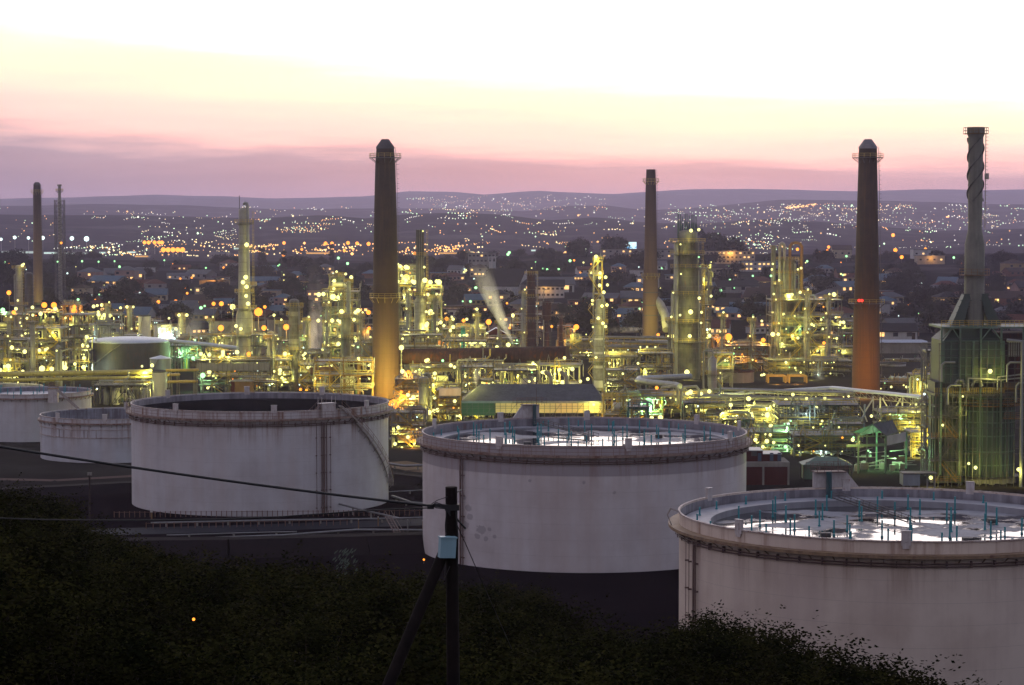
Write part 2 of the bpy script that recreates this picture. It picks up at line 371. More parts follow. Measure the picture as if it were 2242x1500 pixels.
def tank(label, x, y, r, H, smat, roofdrop, rmat, base_h=1.3, par=1.35, girder=1.0, rail_on=True, boxes=(), legs=0, pont=3.2, inner_drop=0.0,
         legmat=None, seed=1, rmat2=None, inmat=None, group='open topped storage tanks', bracket_n=60, pipes=True, wet=0):
    rn = random.Random(seed)
    T = thing('storage_tank', label, 'storage tank', (x, y, 0), group=group); N = 128
    MB().lathe([(r,0),(r,H),(r-.12,H),(r-.12,H-roofdrop-2.5)], N).build('shell', smat, T, smooth=True)
    MB().lathe([(r-.14,H-.2),(r-.14,H-roofdrop-2.4)], N).build('inner_wall', inmat or M['inwall'], T, smooth=True)
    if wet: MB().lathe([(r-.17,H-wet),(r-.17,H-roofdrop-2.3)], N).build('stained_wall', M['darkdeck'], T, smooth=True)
    MB().lathe([(r+.02,.0),(r+.5,-.12),(r+.9,-base_h),(r+2.5,-base_h-2.0)], N).build('foundation', M['found'], T, smooth=True)
    zg = H - par
    g = MB().ringbox(r+.01, r+girder, zg-.12, zg, N); 
    for i in range(bracket_n):
        a = 2*PI*i/bracket_n; c, s = math.cos(a), math.sin(a)
        g.bar(((r+.02)*c,(r+.02)*s,zg-.9), ((r+girder-.1)*c,(r+girder-.1)*s,zg-.15), .10)
    g.ringbox(r+girder-.08, r+girder, zg-.34, zg-.125, N)
    g.build('wind_girder', M['girder'], T)
    MB().ringbox(r-.10, r+.14, H-.10, H+.04, N).build('rim', M['rimmat'], T)
    if pipes:
        p = MB()
        for k, (dr, dz) in enumerate(((.38,-.95),(.30,-1.25))):
            q = circ(r+dr, zg+dz, N); p.path(q+[q[0]], .085, 5, cap=False)
        for i in range(bracket_n):
            a = 2*PI*(i+.5)/bracket_n; c, s = math.cos(a), math.sin(a)
            p.cbox(((r+.2)*c,(r+.2)*s,zg-1.05), .45, .12, .7, a)
        p.build('sprinkler_pipe', M['rustpipe'], T)
    if rail_on:
        q = MB(); rail(q, circ(r+girder-.06, zg, 96), 1.1, True, 1, .05, 2); q.build('railing', M['railmat'], T)
    zr = H - roofdrop
    if rmat:
        if pont:
            MB().lathe([(r-.45,zr-.5),(r-.45,zr),(r-pont,zr-.05),(r-pont,zr-inner_drop-.3)], N).build('pontoon', rmat2 or M['pontoon'], T, smooth=True)
            MB().disc(r-pont+.01, zr-inner_drop-.06, N).build('roof_deck', rmat, T)
        else: MB().disc(r-.3, zr, N).build('roof_deck', rmat, T)
        MB().ringbox(r-.55, r-.16, zr-.22, zr-.1, N).build('rim_seal', M['seal'], T)
    for i in range(legs):
        if i < legs*.32: rr = r-pont*.55; a = 2*PI*i/(legs*.32)+.07
        else:
            k = (i-legs*.32)/(legs*.68); rr = (r-pont-1.2)*math.sqrt(.04+.93*k); a = 2.39996*i
        x1, y1 = rr*math.cos(a), rr*math.sin(a); zb = zr-.05-(inner_drop if rr < r-pont else 0)
        h = .95 if (rr > r-pont) else rn.uniform(1.7, 2.0)
        q = MB().tube((x1,y1,zb), (x1,y1,zb+h), .10, 8); q.tube((x1,y1,zb+h), (x1,y1,zb+h+.06), .13, 8); q.tube((x1,y1,zb-.02),(x1,y1,zb+.15),.16,8)
        q.build('roof_leg', legmat or M['tealleg'], T, smooth=True)
    for a in boxes:
        c, s = math.cos(a), math.sin(a); b = MB()
        b.cbox((r*c, r*s, H+.30), .34, 1.0, 1.5, a); b.cbox(((r+.2)*c, (r+.2)*s, H+.35), .1, .22, .8, a); b.cbox((r*c, r*s, H+1.08), .44, 1.1, .07, a)
        b.cbox(((r+.12)*c, (r+.12)*s, H-.6), .12, .7, .35, a)
        b.build('vent_box', M['boxwhite'], T)
    return T
M['inwall'] = paint('tank_inner_wall', (.36,.35,.38), (.14,.13,.15), .9, .3, .6, streak=.05, rust=(.16,.07,.04), rustamt=.62)
M['found'] = paint('tank_footing', (.022,.02,.027), (.012,.011,.014), .6, .3, .9)
M['girder'] = paint('wind_girder', (.36,.27,.22), (.15,.09,.07), .8, .5, .6, rust=(.13,.055,.03), rustamt=.50)
M['girder_ochre'] = paint('wind_girder_ochre', (.34,.23,.13), (.15,.09,.05), .8, .5, .6, rust=(.12,.055,.03), rustamt=.56)
M['rimmat'] = paint('tank_rim', (.55,.50,.48), (.28,.2,.17), .8, .7, .55, rust=(.15,.05,.03), rustamt=.54)
M['rustpipe'] = paint('rusty_pipe', (.17,.10,.085), (.08,.05,.045), .7, .8, .6)
M['railmat'] = paint('railing_rust', (.22,.11,.075), (.12,.06,.04), .7, .7, .6)
M['railwhite'] = paint('railing_pale', (.42,.38,.36), (.2,.15,.12), .7, .7, .6)
M['pontoon'] = paint('pontoon_deck', (.34,.35,.38), (.2,.19,.21), .6, .25, .5, rust=(.1,.07,.07), rustamt=.66)
M['seal'] = paint('rim_seal', (.02,.018,.022), None, .3, 1, .8)
M['tealleg'] = paint('teal_leg', (.02,.30,.33), (.015,.16,.19), .5, 1.5, .5)
M['boxwhite'] = paint('white_box', (.60,.58,.57), (.36,.3,.28), .7, 1.2, .5, rust=(.25,.07,.04), rustamt=.60)
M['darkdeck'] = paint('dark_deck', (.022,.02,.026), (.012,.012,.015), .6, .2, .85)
TK1 = (-46.5, 421.0, 23.6); TK2 = (11.35, 358.0, 25.4); TK3 = (43.7, 259.5, 24.55)
H1, H2, H3 = 18.4, 18.65, 18.25
sm1 = shell_mat('tank_shell_grey', (.54,.53,.54), 1.0, ztop=H1)
sm2 = shell_mat('tank_shell_banded', (.58,.545,.545), .7, 14.2, (.27,.24,.26), ztop=H2,
    patches=[(-7.6,6.0,1.1),(-6.6,8.6,.5),(-7.2,10.2,.35),(-5.2,4.6,.4),(-4.6,5.6,.7),(-3.9,4.3,.35),(-3.4,5.8,.3),(-6.3,7.4,.45),(-2.6,4.8,.3),(10.5,13.3,.25),(15,11.8,.25),(2.6,13.4,.22)])
sm3 = shell_mat('tank_shell_cream', (.66,.56,.47), .6, ztop=H3)
def A(tk, pxs, h): return [ang(tk, p, h) for p in pxs]
# tank with the deep dark floor
bx1 = A(TK1, (384, 600, 803), H1) + [PI - .62, PI - 1.35, PI/2 - .42]
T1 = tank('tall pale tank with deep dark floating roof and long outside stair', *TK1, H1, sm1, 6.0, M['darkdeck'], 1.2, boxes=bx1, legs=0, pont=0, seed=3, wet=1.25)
# banded tank
bx2 = A(TK2, (1092, 1376, 1598), H2) + [.2, PI-.35, PI/2+.55, PI/2-.05, PI/2-.85]
T2 = tank('pale tank with darker upper band and many teal posts on its wet roof', *TK2, H2, sm2, 1.35, pool_mat('wet_roof_deck', .49, .13), 2.4, boxes=bx2, legs=78, pont=3.0, inner_drop=.2, seed=5)
# cream tank at the front
bx3 = A(TK3, (1618, 1985), H3) + [PI-.62, PI/2+.08, PI/2-.55]
T3 = tank('cream tank nearest the thicket with mirror like pools on its roof', *TK3, H3, sm3, 1.15, pool_mat('pooled_roof_deck', .505, .15), 1.3, rail_on=False, boxes=bx3, legs=70, pont=3.6, inner_drop=.75, girder=1.25, seed=9)
for ch in T3.children:
    if ch.name.startswith('wind_girder'): ch.data.materials[0] = M['girder_ochre']
def onshell(tk, a, dr, z): return (tk[2]+dr)*math.cos(a), (tk[2]+dr)*math.sin(a), z
def riser(T, tk, px, r, z0, z1, mat='rustpipe', dr=.3, clamps=True, name='drain_pipe'):
    a = ang(tk, px, 10); q = MB().tube(onshell(tk,a,dr,z0), onshell(tk,a,dr,z1), r, 8)
    z = z0 + 1
    while clamps and z < z1: 
        q.bar(onshell(tk,a,.0,z), onshell(tk,a,dr+.1,z), .16); z += 3.1
    q.build(name, M[mat], T, smooth=True)
for px, r in ((692,.06),(703,.10),(707.5,.16),(713,.10),(722,.05)): riser(T1, TK1, px, r, .1, H1-2.2)
for px, r in ((1011,.16),(1016,.09)): riser(T2, TK2, px, r, .1, H2-2.3)
for px, r in ((1507,.035),(1514,.035),(1524,.14),(1528,.06)): riser(T3, TK3, px, r, .1, H3-2.3)
# outside stair of tank 1
a0, a1 = ang(TK1, 742, 17), ang(TK1, 850.5, 6)
st = MB(); hr = MB(); n = 74; prev = None
for i in range(n+1):
    k = i/n; a = a0 + (a1-a0)*k; z = H1 + .6 - (H1-2.2)*k; c, s = math.cos(a), math.sin(a); r = TK1[2]
    st.cbox(((r+.55)*c, (r+.55)*s, z), .9, .24, .05, a)
    q = (Vector(((r+.12)*c,(r+.12)*s,z-.05)), Vector(((r+1.0)*c,(r+1.0)*s,z-.05)))
    if prev:
        st.bar(prev[0], q[0], .08, .26); st.bar(prev[1], q[1], .08, .26)
        up = Vector((0,0,1.05)); hr.bar(prev[1]+up, q[1]+up, .05); hr.bar(prev[1]+up*.5, q[1]+up*.5, .04)
    if i % 6 == 0: hr.bar(q[1], q[1]+Vector((0,0,1.05)), .05); st.bar((r*c, r*s, z-1.1), q[1], .08)
    prev = q
st.build('stair', M['railwhite'], T1); hr.build('stair_rail', M['railmat'], T1)
# landing and head of the stair standing above the rim
aL = ang(TK1, 715, H1); c, s = math.cos(aL), math.sin(aL); r = TK1[2]
pf = MB(); pf.cbox(((r+.1)*c,(r+.1)*s,H1+1.15), 1.6, 3.0, .1, aL); pf.cbox(((r+.75)*c,(r+.75)*s,H1-.1), .08, 2.6, 2.4, aL)
for d in (-1.4, 1.4):
    for e in (-.6, .7):
        X, Y_ = (r+e)*c - d*s, (r+e)*s + d*c; pf.bar((X,Y_,H1-1.2),(X,Y_,H1+2.3),.08)
pf.build('stair_landing', M['boxwhite'], T1)
rl = MB(); 
for d in (-.5,.5):
    p0 = Vector(((r-1)*c - d*s, (r-1)*s + d*c, H1+1.0)); p1 = Vector(((r-13)*c - d*s, (r-13)*s + d*c, H1-5.8))
    rl.bar(p0, p1, .12, .3); rl.bar(p0+Vector((0,0,1)), p1+Vector((0,0,1)), .06)
    for i in range(12): q = p0.lerp(p1, i/12); rl.bar(q, q+Vector((0,0,1)), .06)
for i in range(30):
    q = Vector(((r-1)*c, (r-1)*s, H1+1.0)).lerp(Vector(((r-13)*c, (r-13)*s, H1-5.8)), i/30); rl.cbox(q, .2, 1, .05, aL)
rl.build('rolling_ladder', M['rustpipe'], T1)
# painted number of tank 1
def text(body, parent, loc, size, mat, a, name):
    cu = bpy.data.curves.new(name, 'FONT'); cu.body = body; cu.size = size; cu.extrude = .01; cu.align_x = 'CENTER'
    o = bpy.data.objects.new(name, cu); COL.objects.link(o); me = bpy.data.meshes.new_from_object(o.evaluated_get(bpy.context.evaluated_depsgraph_get()))
    bpy.data.objects.remove(o); o = bpy.data.objects.new(name, me); COL.objects.link(o); me.materials.clear(); me.materials.append(mat)
    o.parent = parent; o.location = loc; o.rotation_euler = (PI/2, 0, a + PI/2); return o
an = ang(TK1, 518, 0); M['whitemark'] = paint('marking_white', (.5,.5,.5), None, .3, 1); M['darkmark'] = paint('marking_dark', (.07,.06,.08), None, .3, 1)
text('654', T1, onshell(TK1, an, .75, -.82), 1.15, M['whitemark'], an, 'tank_number')
# gauge platforms with a white wing wall at the back rims
def gauge(T, tk, H, a, w0, w1, h, slope, side, pipe_r):
    c, s = math.cos(a), math.sin(a); r = tk[2]
    def L(d, z, e=0.0): return ((r+e)*c - d*s, (r+e)*s + d*c, z)
    g = MB()
    for e in (-.05, .12): pass
    prof = [(w0,H-.4),(w1+slope*side,H-.4),(w1,H+h),(w0,H+h)]
    vs = [L(d,z,-.1) for d,z in prof] + [L(d,z,.15) for d,z in prof]
    g.add(vs, [(0,1,2,3),(7,6,5,4),(0,4,5,1),(1,5,6,2),(2,6,7,3),(3,7,4,0)]); g.build('wing_wall', M['boxwhite'], T)
    q = MB(); m = (w0+w1)/2
    q.cbox(L(m, H+h+.06, .3), 2.0, abs(w1-w0)*.9, .12, a)
    pts = [L(m+i*.9, H+h+.1, e) for e in (-.6, 1.2) for i in (-3,-2,-1,0,1,2,3)]
    rail(q, pts[:7], 1.1, False, 1, .06, 3); rail(q, pts[7:], 1.1, False, 1, .06, 3)
    q.bar(L(m-1.2,H+h,.4), L(m-1.2,H+h+3.0,.4), .08)
    q.build('gauge_platform', M['rustpipe'], T)
    gp = MB().tube(L(m-side*.4,H-2.6,-.9), L(m-side*.4,H+h+.2,-.9), pipe_r, 12)
    gp.build('gauge_well', M['tealdark'], T, smooth=True)
M['tealdark'] = paint('dark_teal', (.012,.07,.085), (.006,.025,.03), .7, .8, .5)
aG2 = PI/2 + .345; gauge(T2, TK2, H2, aG2, -1.9, 1.2, 2.1, 1.9, 1, .32)
aG3 = PI/2 + .19; gauge(T3, TK3, H3, aG3, 1.6, -2.8, 1.9, 1.9, -1, .36)
# truss ladders lying on the wet roofs
for T, tk, H, dr, a in ((T2, TK2, H2, 1.5, aG2), (T3, TK3, H3, 1.8, aG3)):
    q = MB(); c, s = math.cos(a), math.sin(a)
    for d in (-.45,.45):
        p0 = Vector(((tk[2]-4)*c - d*s, (tk[2]-4)*s + d*c, H-dr+1.0)); p1 = Vector((3*c - d*s + 3, 3*s + d*c, H-dr+.25))
        q.bar(p0, p1, .1, .12); q.bar(p0+Vector((0,0,.7)), p1+Vector((0,0,.5)), .06)
        for i in range(13): e = p0.lerp(p1, i/12); q.bar(e, e+Vector((0,0,.62)), .05)
    q.build('rolling_ladder', M['dark'], T)
    for (dx, dy) in ((-9,-8),(6,-12),(12,4)):
        MB().cbox((dx,dy,H-dr+.25), 1.1, 1.1, .5).build('roof_hatch', M['dark'], T)
# side vents and hooked rim brackets of tank 2 and the curved ladder cages at its sides
for T, tk, H, aa in ((T2, TK2, H2, (PI+.02, -.02)), (T3, TK3, H3, (PI+.05,)), (T1, TK1, H1, (PI-.03,))):
    for a in aa:
        c, s = math.cos(a), math.sin(a); r = tk[2]
        q = MB().path([((r+1.0)*c,(r+1.0)*s,H-1.4),((r+1.5)*c,(r+1.5)*s,H-.2),((r+1.1)*c,(r+1.1)*s,H+.5),((r+.1)*c,(r+.1)*s,H+.1)], .06, 6)
        q.path([((r+1.0)*c,(r+1.0)*s+.8,H-1.4),((r+1.5)*c,(r+1.5)*s+.8,H-.2),((r+1.1)*c,(r+1.1)*s+.8,H+.5),((r+.1)*c,(r+.1)*s+.8,H+.1)], .06, 6)
        q.build('rim_hoop', M['railwhite'], T)
# two lower tanks and one half hidden one further left
def small(label, px, Yc, r, H, smat, drop, floor, legs, par=.9, seed=1, boxes=(), base=1.0, inmat=None):
    x = GX(px, Yc, H/2)
    return tank(label, x, Yc, r, H, smat, drop, floor, base, par, .55, False, boxes, legs, 0, 0, seed=seed, bracket_n=44, pipes=False, inmat=inmat), (x, Yc, r)
sm4 = shell_mat('tank_shell_blue', (.50,.51,.54), 1.0, ztop=9.4); sm5 = shell_mat('tank_shell_plain', (.52,.52,.53), .5, ztop=11)
M['inwall2'] = paint('tank_inner_weathered', (.33,.35,.40), (.12,.11,.13), .9, .5, .6, streak=.04, rust=(.11,.05,.04), rustamt=.60)
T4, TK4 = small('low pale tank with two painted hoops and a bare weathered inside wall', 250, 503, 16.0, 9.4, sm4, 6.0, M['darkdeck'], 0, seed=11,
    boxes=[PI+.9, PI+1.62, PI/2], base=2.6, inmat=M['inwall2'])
h = MB()
for z in (7.0, 5.3): h.ringbox(16.0, 16.14, z, z+.14, 96)
for px in (130, 139, 155, 184, 192, 211):
    a = ang(TK4, px, 6); h.bar((16.06*math.cos(a),16.06*math.sin(a),5.3),(16.06*math.cos(a),16.06*math.sin(a),7.0), .12)
h.build('hoop', M['rimmat'], T4)
T5, TK5 = small('wide pale tank with a box landing and sloping stair on its front', 72, 548, 13.9, 11.2, sm5, 1.1, M['bluedeck'] if 'bluedeck' in M else M['pontoon'], 26, seed=12)
b5 = MB(); xa = GX(116, 533, 11) - TK5[0]; b5.box(xa-1.1, xa+1.1, -15.2, -13.5, 9.4, 12.6); b5.build('landing_box', M['boxwhite'], T5)
s5 = MB(); 
for d in (0, .9): s5.bar((xa+1.0,-14.9-d*.8,12.5),(xa+6.0,-13.6-d*.8,7.6), .1, .5)
for i in range(26): q = Vector((xa+1,-15.2,12.5)).lerp(Vector((xa+6,-13.9,7.6)), i/26); s5.cbox(q, .28, .9, .05)
s5.build('stair', M['railwhite'], T5)
rb = MB().box(xa-1.2, xa+1.2, -15.3, -13.3, 12.6, 12.75); rail(rb, [(xa-1.1,-15.2,12.75),(xa+1.1,-15.2,12.75),(xa+1.1,-13.4,12.75),(xa-1.1,-13.4,12.75)], 1.2, True, 1, .08, 3); rb.build('landing_rail', M['orange'], T5)
T6, TK6 = small('pale tank rim showing behind the tank with the box landing', -20, 622, 14.0, 6.9, sm5, 3.5, M['pontoon'], 0, seed=13, boxes=[PI+1.62])
# ------------------------------------------------------------------ utility pole and cables
M['polewood'] = paint('tarred_wood', (.020,.014,.013), (.009,.007,.007), .8, 3, .9, streak=.05)
PY = 48.0
p = W(988, 1066, PY); pb = W(996, 1530, PY); gz = hgt(pb.x, PY)
U = thing('utility_pole', 'dark timber utility pole with a slanting prop in front of the thicket', 'utility pole', (pb.x, PY, gz-.3))
def loc(v, o=U): return tuple(Vector(v) - o.location)
MB().path([loc((pb.x,PY,gz-.3)), loc(p)], [.15,.125], 14).build('pole', M['polewood'], U, smooth=True)
d0 = W(968, 1218, PY-.1); d1 = W(838, 1530, PY-1.0); dd = (d1-d0); d2 = d0 + dd*((d0.z-hgt(d1.x,PY)+.4)/(d0.z-d1.z))
MB().path([loc(d2), loc(d0 - dd*.06)], [.14,.12], 12).build('prop', M['polewood'], U, smooth=True)
bc = W(979, 1199, PY-.24); M['bluebox'] = paint('pale_blue_box', (.27,.44,.50), (.17,.28,.32), .4, 2, .45)
bxm = MB().cbox((0,0,0), .34, .17, .42, .35); bxm.cbox((0,0,.22), .37, .20, .03, .35); bx_ = bxm.build('meter_box', M['bluebox'], U, loc(bc)); bx_.rotation_euler[1] = .06
hd = MB().tube(W(941,1108,PY-.05)-U.location, W(990,1106,PY-.05)-U.location, .03, 8)
for i in range(5): hd.path([W(938+i*3,1112-i,PY-.1)-U.location, W(955,1100+i*3,PY-.16)-U.location, W(972+i,1106+i*2,PY-.14)-U.location, W(986,1118+i*3,PY-.14)-U.location], .012, 6)
hd.cbox(W(943,1109,PY-.06)-U.location, .14, .1, .1); hd.cbox(W(990,1110,PY)-U.location, .30, .30, .12)
hd.build('cable_clamp', M['cable'], U)
ws = MB()
ws.path([W(978,1118,PY-.16)-U.location, W(975,1150,PY-.17)-U.location, W(977,1190,PY-.17)-U.location], .012, 6)
ws.path([W(998,1120,PY-.16)-U.location, W(1003,1170,PY-.17)-U.location, W(1002,1240,PY-.17)-U.location], .012, 6)
ws.path([W(976,1222,PY-.17)-U.location, W(972,1270,PY-.17)-U.location, W(985,1240,PY-.17)-U.location], .01, 6)
ws.path([W(1000,1078,PY)-U.location, W(1011,1072,PY+.4)-U.location], .014, 6); ws.path([W(944,1104,PY-.1)-U.location, W(958,1095,PY-.1)-U.location, W(980,1088,PY-.12)-U.location], .009, 6)
ws.path([W(996,1132,PY)-U.location, W(1019,1157,PY+.2)-U.location], .022, 6)
ws.build('down_lead', M['cable'], U)
def cable(label, pts, r, cat='cable'):
    q = MB(); ps = []
    for a, b in zip(pts, pts[1:]):
        for k in range(8): ps.append(a.lerp(b, k/8))
    ps.append(pts[-1]); tag(q.path(ps, r, 6).build('overhead_cable', M['cable'], smooth=True), label, cat)
def sagline(pa, pb, sag, n=14):
    out = []
    for i in range(n+1):
        k = i/n; v = pa.lerp(pb, k); v.z -= sag*4*k*(1-k); out.append(v)
    return out
cable('thick black cable running down across the pale tanks to the timber pole', sagline(W(-420,905,PY-2), W(938,1107,PY-.05), .12), .030)
cable('thin black cable stretched almost level from the clamp on the timber pole', [W(938,1112,PY-.05), W(860,1115,PY-.1), W(760,1121,PY-.2), W(620,1131,PY-.4), W(480,1137,PY-.6), W(300,1139.5,PY-.9), W(100,1138,PY-1.2), W(-400,1120,PY-2)], .015)
cable('thin stay wire slanting down to the right from the timber pole', [W(1001,1150,PY), W(1020,1192,PY+.6), W(1039,1236,PY+1.2), W(1120,1420,PY+3.4)], .011, 'stay wire')
# ------------------------------------------------------------------ thicket
lm, t, b = newmat('leaf'); g = t.n('ShaderNodeNewGeometry'); oi = t.n('ShaderNodeObjectInfo')
n1 = t.math('MULTIPLY', t.math('SUBTRACT', t.noise(g.outputs['Position'], .55, 4, .6), .40, clamp=True), 3.6, clamp=True); n2 = t.noise(g.outputs['Position'], 4.0, 2)
c = t.mix(n1, (.006,.008,.003), (.055,.050,.014)); c = t.mix(t.math('MULTIPLY', n2, .5), c, (.004,.008,.002))  # clump noise paints olive highlights and dark hollows into the leaf colour
hsv = t.n('ShaderNodeHueSaturation'); t.l(c, hsv.inputs['Color']); t.l(t.math('ADD', .75, t.math('MULTIPLY', oi.outputs['Random'], .5)), hsv.inputs['Value'])
t.l(hsv.outputs[0], b.inputs['Base Color']); b.inputs['Roughness'].default_value = 1; b.inputs['Specular IOR Level'].default_value = .0
M['leaf'] = lm; M['bark'] = paint('bark', (.05,.04,.03), None, .5, 2, .9)
def bush_meshes(seed, w, h, nl, ls):
    """limbs reaching to clumps; sprays of small leaflets on twigs around every clump"""
    rn = random.Random(seed); lv = MB(); br = MB(); clumps = []
    for i in range(46):
        a = rn.uniform(0, 2*PI); q = math.sqrt(rn.random()); x, y = w*.5*q*math.cos(a), w*.5*q*math.sin(a)
        top = h*(1-.62*q*q)*rn.uniform(.78, 1.06)
        clumps.append(Vector((x, y, max(.6, top - rn.random()**2*h*.45))))
    for c_ in clumps:
        m = Vector((c_.x*.35, c_.y*.35, c_.z*.5)); br.path([(0,0,-.6), m, c_], [.10,.05,.015], 5)
    for k in range(nl):
        c_ = clumps[k % len(clumps)]
        d = Vector((rn.gauss(0,1), rn.gauss(0,1), rn.gauss(0,.62))); d *= w*.072
        base = c_ + d; di = Vector((rn.gauss(0,1), rn.gauss(0,1), rn.gauss(.35,.5))).normalized()
        ln = rn.uniform(2.2, 4.2)*ls; n = di.cross(Vector((rn.random()-.5, rn.random()-.5, 1))).normalized()
        for j in range(4):
            p_ = base + di*ln*(j+1)/4; s_ = 1 if j % 2 else -1
            e = (n*s_ + di*.5 + Vector((0,0,rn.uniform(-.3,.2)))).normalized(); L = ls*rn.uniform(.7,1.3); wv = e.cross(Vector((rn.random()-.5,rn.random()-.5,rn.random()))).normalized()*L*.30
            lv.add([p_, p_+e*L*.5+wv, p_+e*L, p_+e*L*.5-wv], [(0,1,2,3)])
    return lv, br
BUSH = []
for i, (w_, h_, n_, ls) in enumerate(((9,4.6,5200,.17),(7.5,4.2,4600,.16),(10,3.8,5200,.17),(6.5,5.0,4600,.15))):
    lv, br = bush_meshes(40+i, w_, h_, n_, ls); BUSH.append((lv, br, h_))
PB = []
for lv, br, h_ in BUSH:
    r0 = thing('thicket_bush', 'x', 'bush', (0,-300,0)); lv.build('foliage', M['leaf'], r0); br.build('branch', M['bark'], r0, smooth=True); PB.append((r0, h_))
def where_bush(px, row):
    b_ = [(260,'below the low pale tanks at the left edge'),(620,'under the tall tank with the dark floor'),(900,'just left of the timber pole'),(1180,'just right of the timber pole'),(1500,'below the banded tank'),(1800,'against the foot of the cream tank'),(2400,'in the lower right corner')]
    for k, n_ in b_:
        if px < k: return n_
BCNT = {}
rn = random.Random(5); used = set()
LAY = [(150,0,(-150,1250),150),(122,18,(-160,1900),165),(104,44,(-150,2300),185),(96,30,(1520,2400),105),(88,92,(-150,2400),215),(74,150,(-150,2400),245),(63,215,(-150,2400),280)]
for li, (Yd, dr, (xa, xb), stp) in enumerate(LAY):
    px = xa + (li % 2)*stp*.5
    while px < xb:
        q = px + rn.uniform(-.2,.2)*stp; Yj = Yd*rn.uniform(.95,1.05); row = pl(SIL, q) + dr + rn.uniform(0,10)
        px += stp
        if Yd > 140 and 420 < q < 500: continue
        k = rn.randrange(4); src, h_ = PB[k]
        top = W(q, row, Yj); s = rn.uniform(.85,1.12); z0 = top.z - h_*s*.98
        if Yd == 122 and q > 1560: continue
        if Yd == 104 and q > 1480: row -= 44
        if k in used: o = copy_tree(src)
        else: o = src; used.add(k)
        o.location = (top.x, Yj, z0); o.rotation_euler[2] = rn.uniform(0, 2*PI); o.scale = (s*1.05, s*1.05, s)
        wh = where_bush(q, row); front = 'back row' if li < 2 else ('middle rows' if li < 5 else 'front row')
        o['label'] = 'dark leafy thicket bush, %s, %s' % (front, wh); o['group'] = 'bushes of the dark thicket'
for k, (o, h_) in enumerate(PB):
    if k not in used:
        for ch in list(o.children): bpy.data.objects.remove(ch)
        bpy.data.objects.remove(o)
# sparse sprig and single pale weed at the slope
sp = thing('wispy_shrub', 'wispy grey green shrub tip rising above the thicket left of the pole', 'shrub', W(752,1250,150))
q = MB(); rr = random.Random(3)
for i in range(70):
    a = rr.uniform(0,2*PI); r_ = rr.uniform(0,.9); z = rr.uniform(-.5,1.3); q.add([(r_*math.cos(a),r_*math.sin(a),z),(r_*math.cos(a)+.13,r_*math.sin(a)+.05,z+.1),(r_*math.cos(a)+.2,r_*math.sin(a)+.1,z+.24),(r_*math.cos(a)+.05,r_*math.sin(a)+.07,z+.14)], [(0,1,2,3)])
q.build('foliage', paint('grey_leaf', (.10,.13,.10), None, .5, 2, .7), sp); MB().path([(0,0,-3),(0,0,.9)], .03, 5).build('stem', M['bark'], sp)
# ------------------------------------------------------------------ ground works between the tanks
def G0(px, py, z=0.0):
    """ground point on plane z under pixel"""
    x = (px-1121)/F; v = -(py-750)/F; d = Vector((x, math.cos(TH)+v*math.sin(TH), v*math.cos(TH)-math.sin(TH)))
    k = (z-CH)/d.z; return Vector((d.x*k, d.y*k, z))
def strip(name, pts, w, mat, z=.02):
    q = MB()
    for a, b_ in zip(pts, pts[1:]):
        d = (b_-a).normalized(); n = Vector((-d.y, d.x, 0))*w/2
        q.add([(a-n)+Vector((0,0,z)), (a+n)+Vector((0,0,z)), (b_+n)+Vector((0,0,z)), (b_-n)+Vector((0,0,z))], [(3,2,1,0)])
    return tag(q.build(name, mat), kind='structure')
asph = paint('asphalt', (.026,.027,.036), (.014,.014,.019), .6, .3, .8)
strip('service_road', [G0(120,1168), G0(560,1156), G0(930,1143), G0(1100,1137)], 8.5, asph)
strip('yard_road', [G0(850,1012), G0(930,1028), G0(1000,1036)], 9, paint('sandy_road', (.14,.09,.055), (.07,.045,.03), .6, .3, .9), .024)
strip('earth_path', [G0(-60,1048), G0(120,1052), G0(300,1042)], 3.5, paint('earth', (.10,.06,.05), (.06,.04,.035), .6, .3, .95))
def bund(label, pts, h, w):
    q = MB()
    for a, b_ in zip(pts, pts[1:]):
        d = (b_-a).normalized(); n = Vector((-d.y, d.x, 0)); pr = [(-w,-.2),(-w*.3,h),(w*.3,h),(w,-.2)]
        vs = [a+n*u+Vector((0,0,z)) for u, z in pr] + [b_+n*u+Vector((0,0,z)) for u, z in pr]; q.add(vs, [(0,1,5,4),(1,2,6,5),(2,3,7,6),(0,4,7,3),(0,3,2,1),(4,5,6,7)])
    return tag(q.build('earth_bund', earthm), label, 'earth bank')
earthm = paint('bund_earth', (.016,.010,.011), (.008,.006,.007), .7, .25, .95)
bund('dark earth bank between the service road and the thicket', [G0(180,1215), G0(500,1212), G0(800,1204), G0(935,1200)], 2.4, 6)
bund('dark earth bank behind the foot of the low hooped tank', [G0(-60,1092), G0(300,1072), G0(420,1066)], 1.6, 5)
bund('dark earth bank in the gap between the two large pale tanks', [G0(858,1052), G0(940,1060), G0(1040,1066)], 1.5, 4)
def ppipe(label, pts, r, mat='galv', sup=True, h=.5):
    T = thing('ground_pipe', label, 'pipe', pts[0]); o = Vector(pts[0])
    MB().path([p_-o for p_ in pts], r, 9).build('pipe', M[mat], T, smooth=True)
    if sup:
        q = MB()
        for a, b_ in zip(pts, pts[1:]):
            n = max(1, int((b_-a).length/5))
            for i in range(n): e = a.lerp(b_, (i+.5)/n)-o; q.box(e.x-.15, e.x+.15, e.y-.15, e.y+.15, -o.z-.1, e.z-r*.8)
        q.build('support', M['conc'], T)
    return T
ppipe('pale pipe along the near side of the service road', [G0(385,1181,.6), G0(620,1172,.6), G0(780,1160,.6), G0(930,1161,.6)], .20)
ppipe('thinner pale pipe just above the near roadside pipe', [G0(365,1172,.6), G0(560,1166,.6), G0(650,1164,.6)], .11)
ppipe('pale pipe along the far side of the service road', [G0(330,1145,.7), G0(600,1139,.7), G0(870,1135,.7), G0(930,1133,.7)], .16)
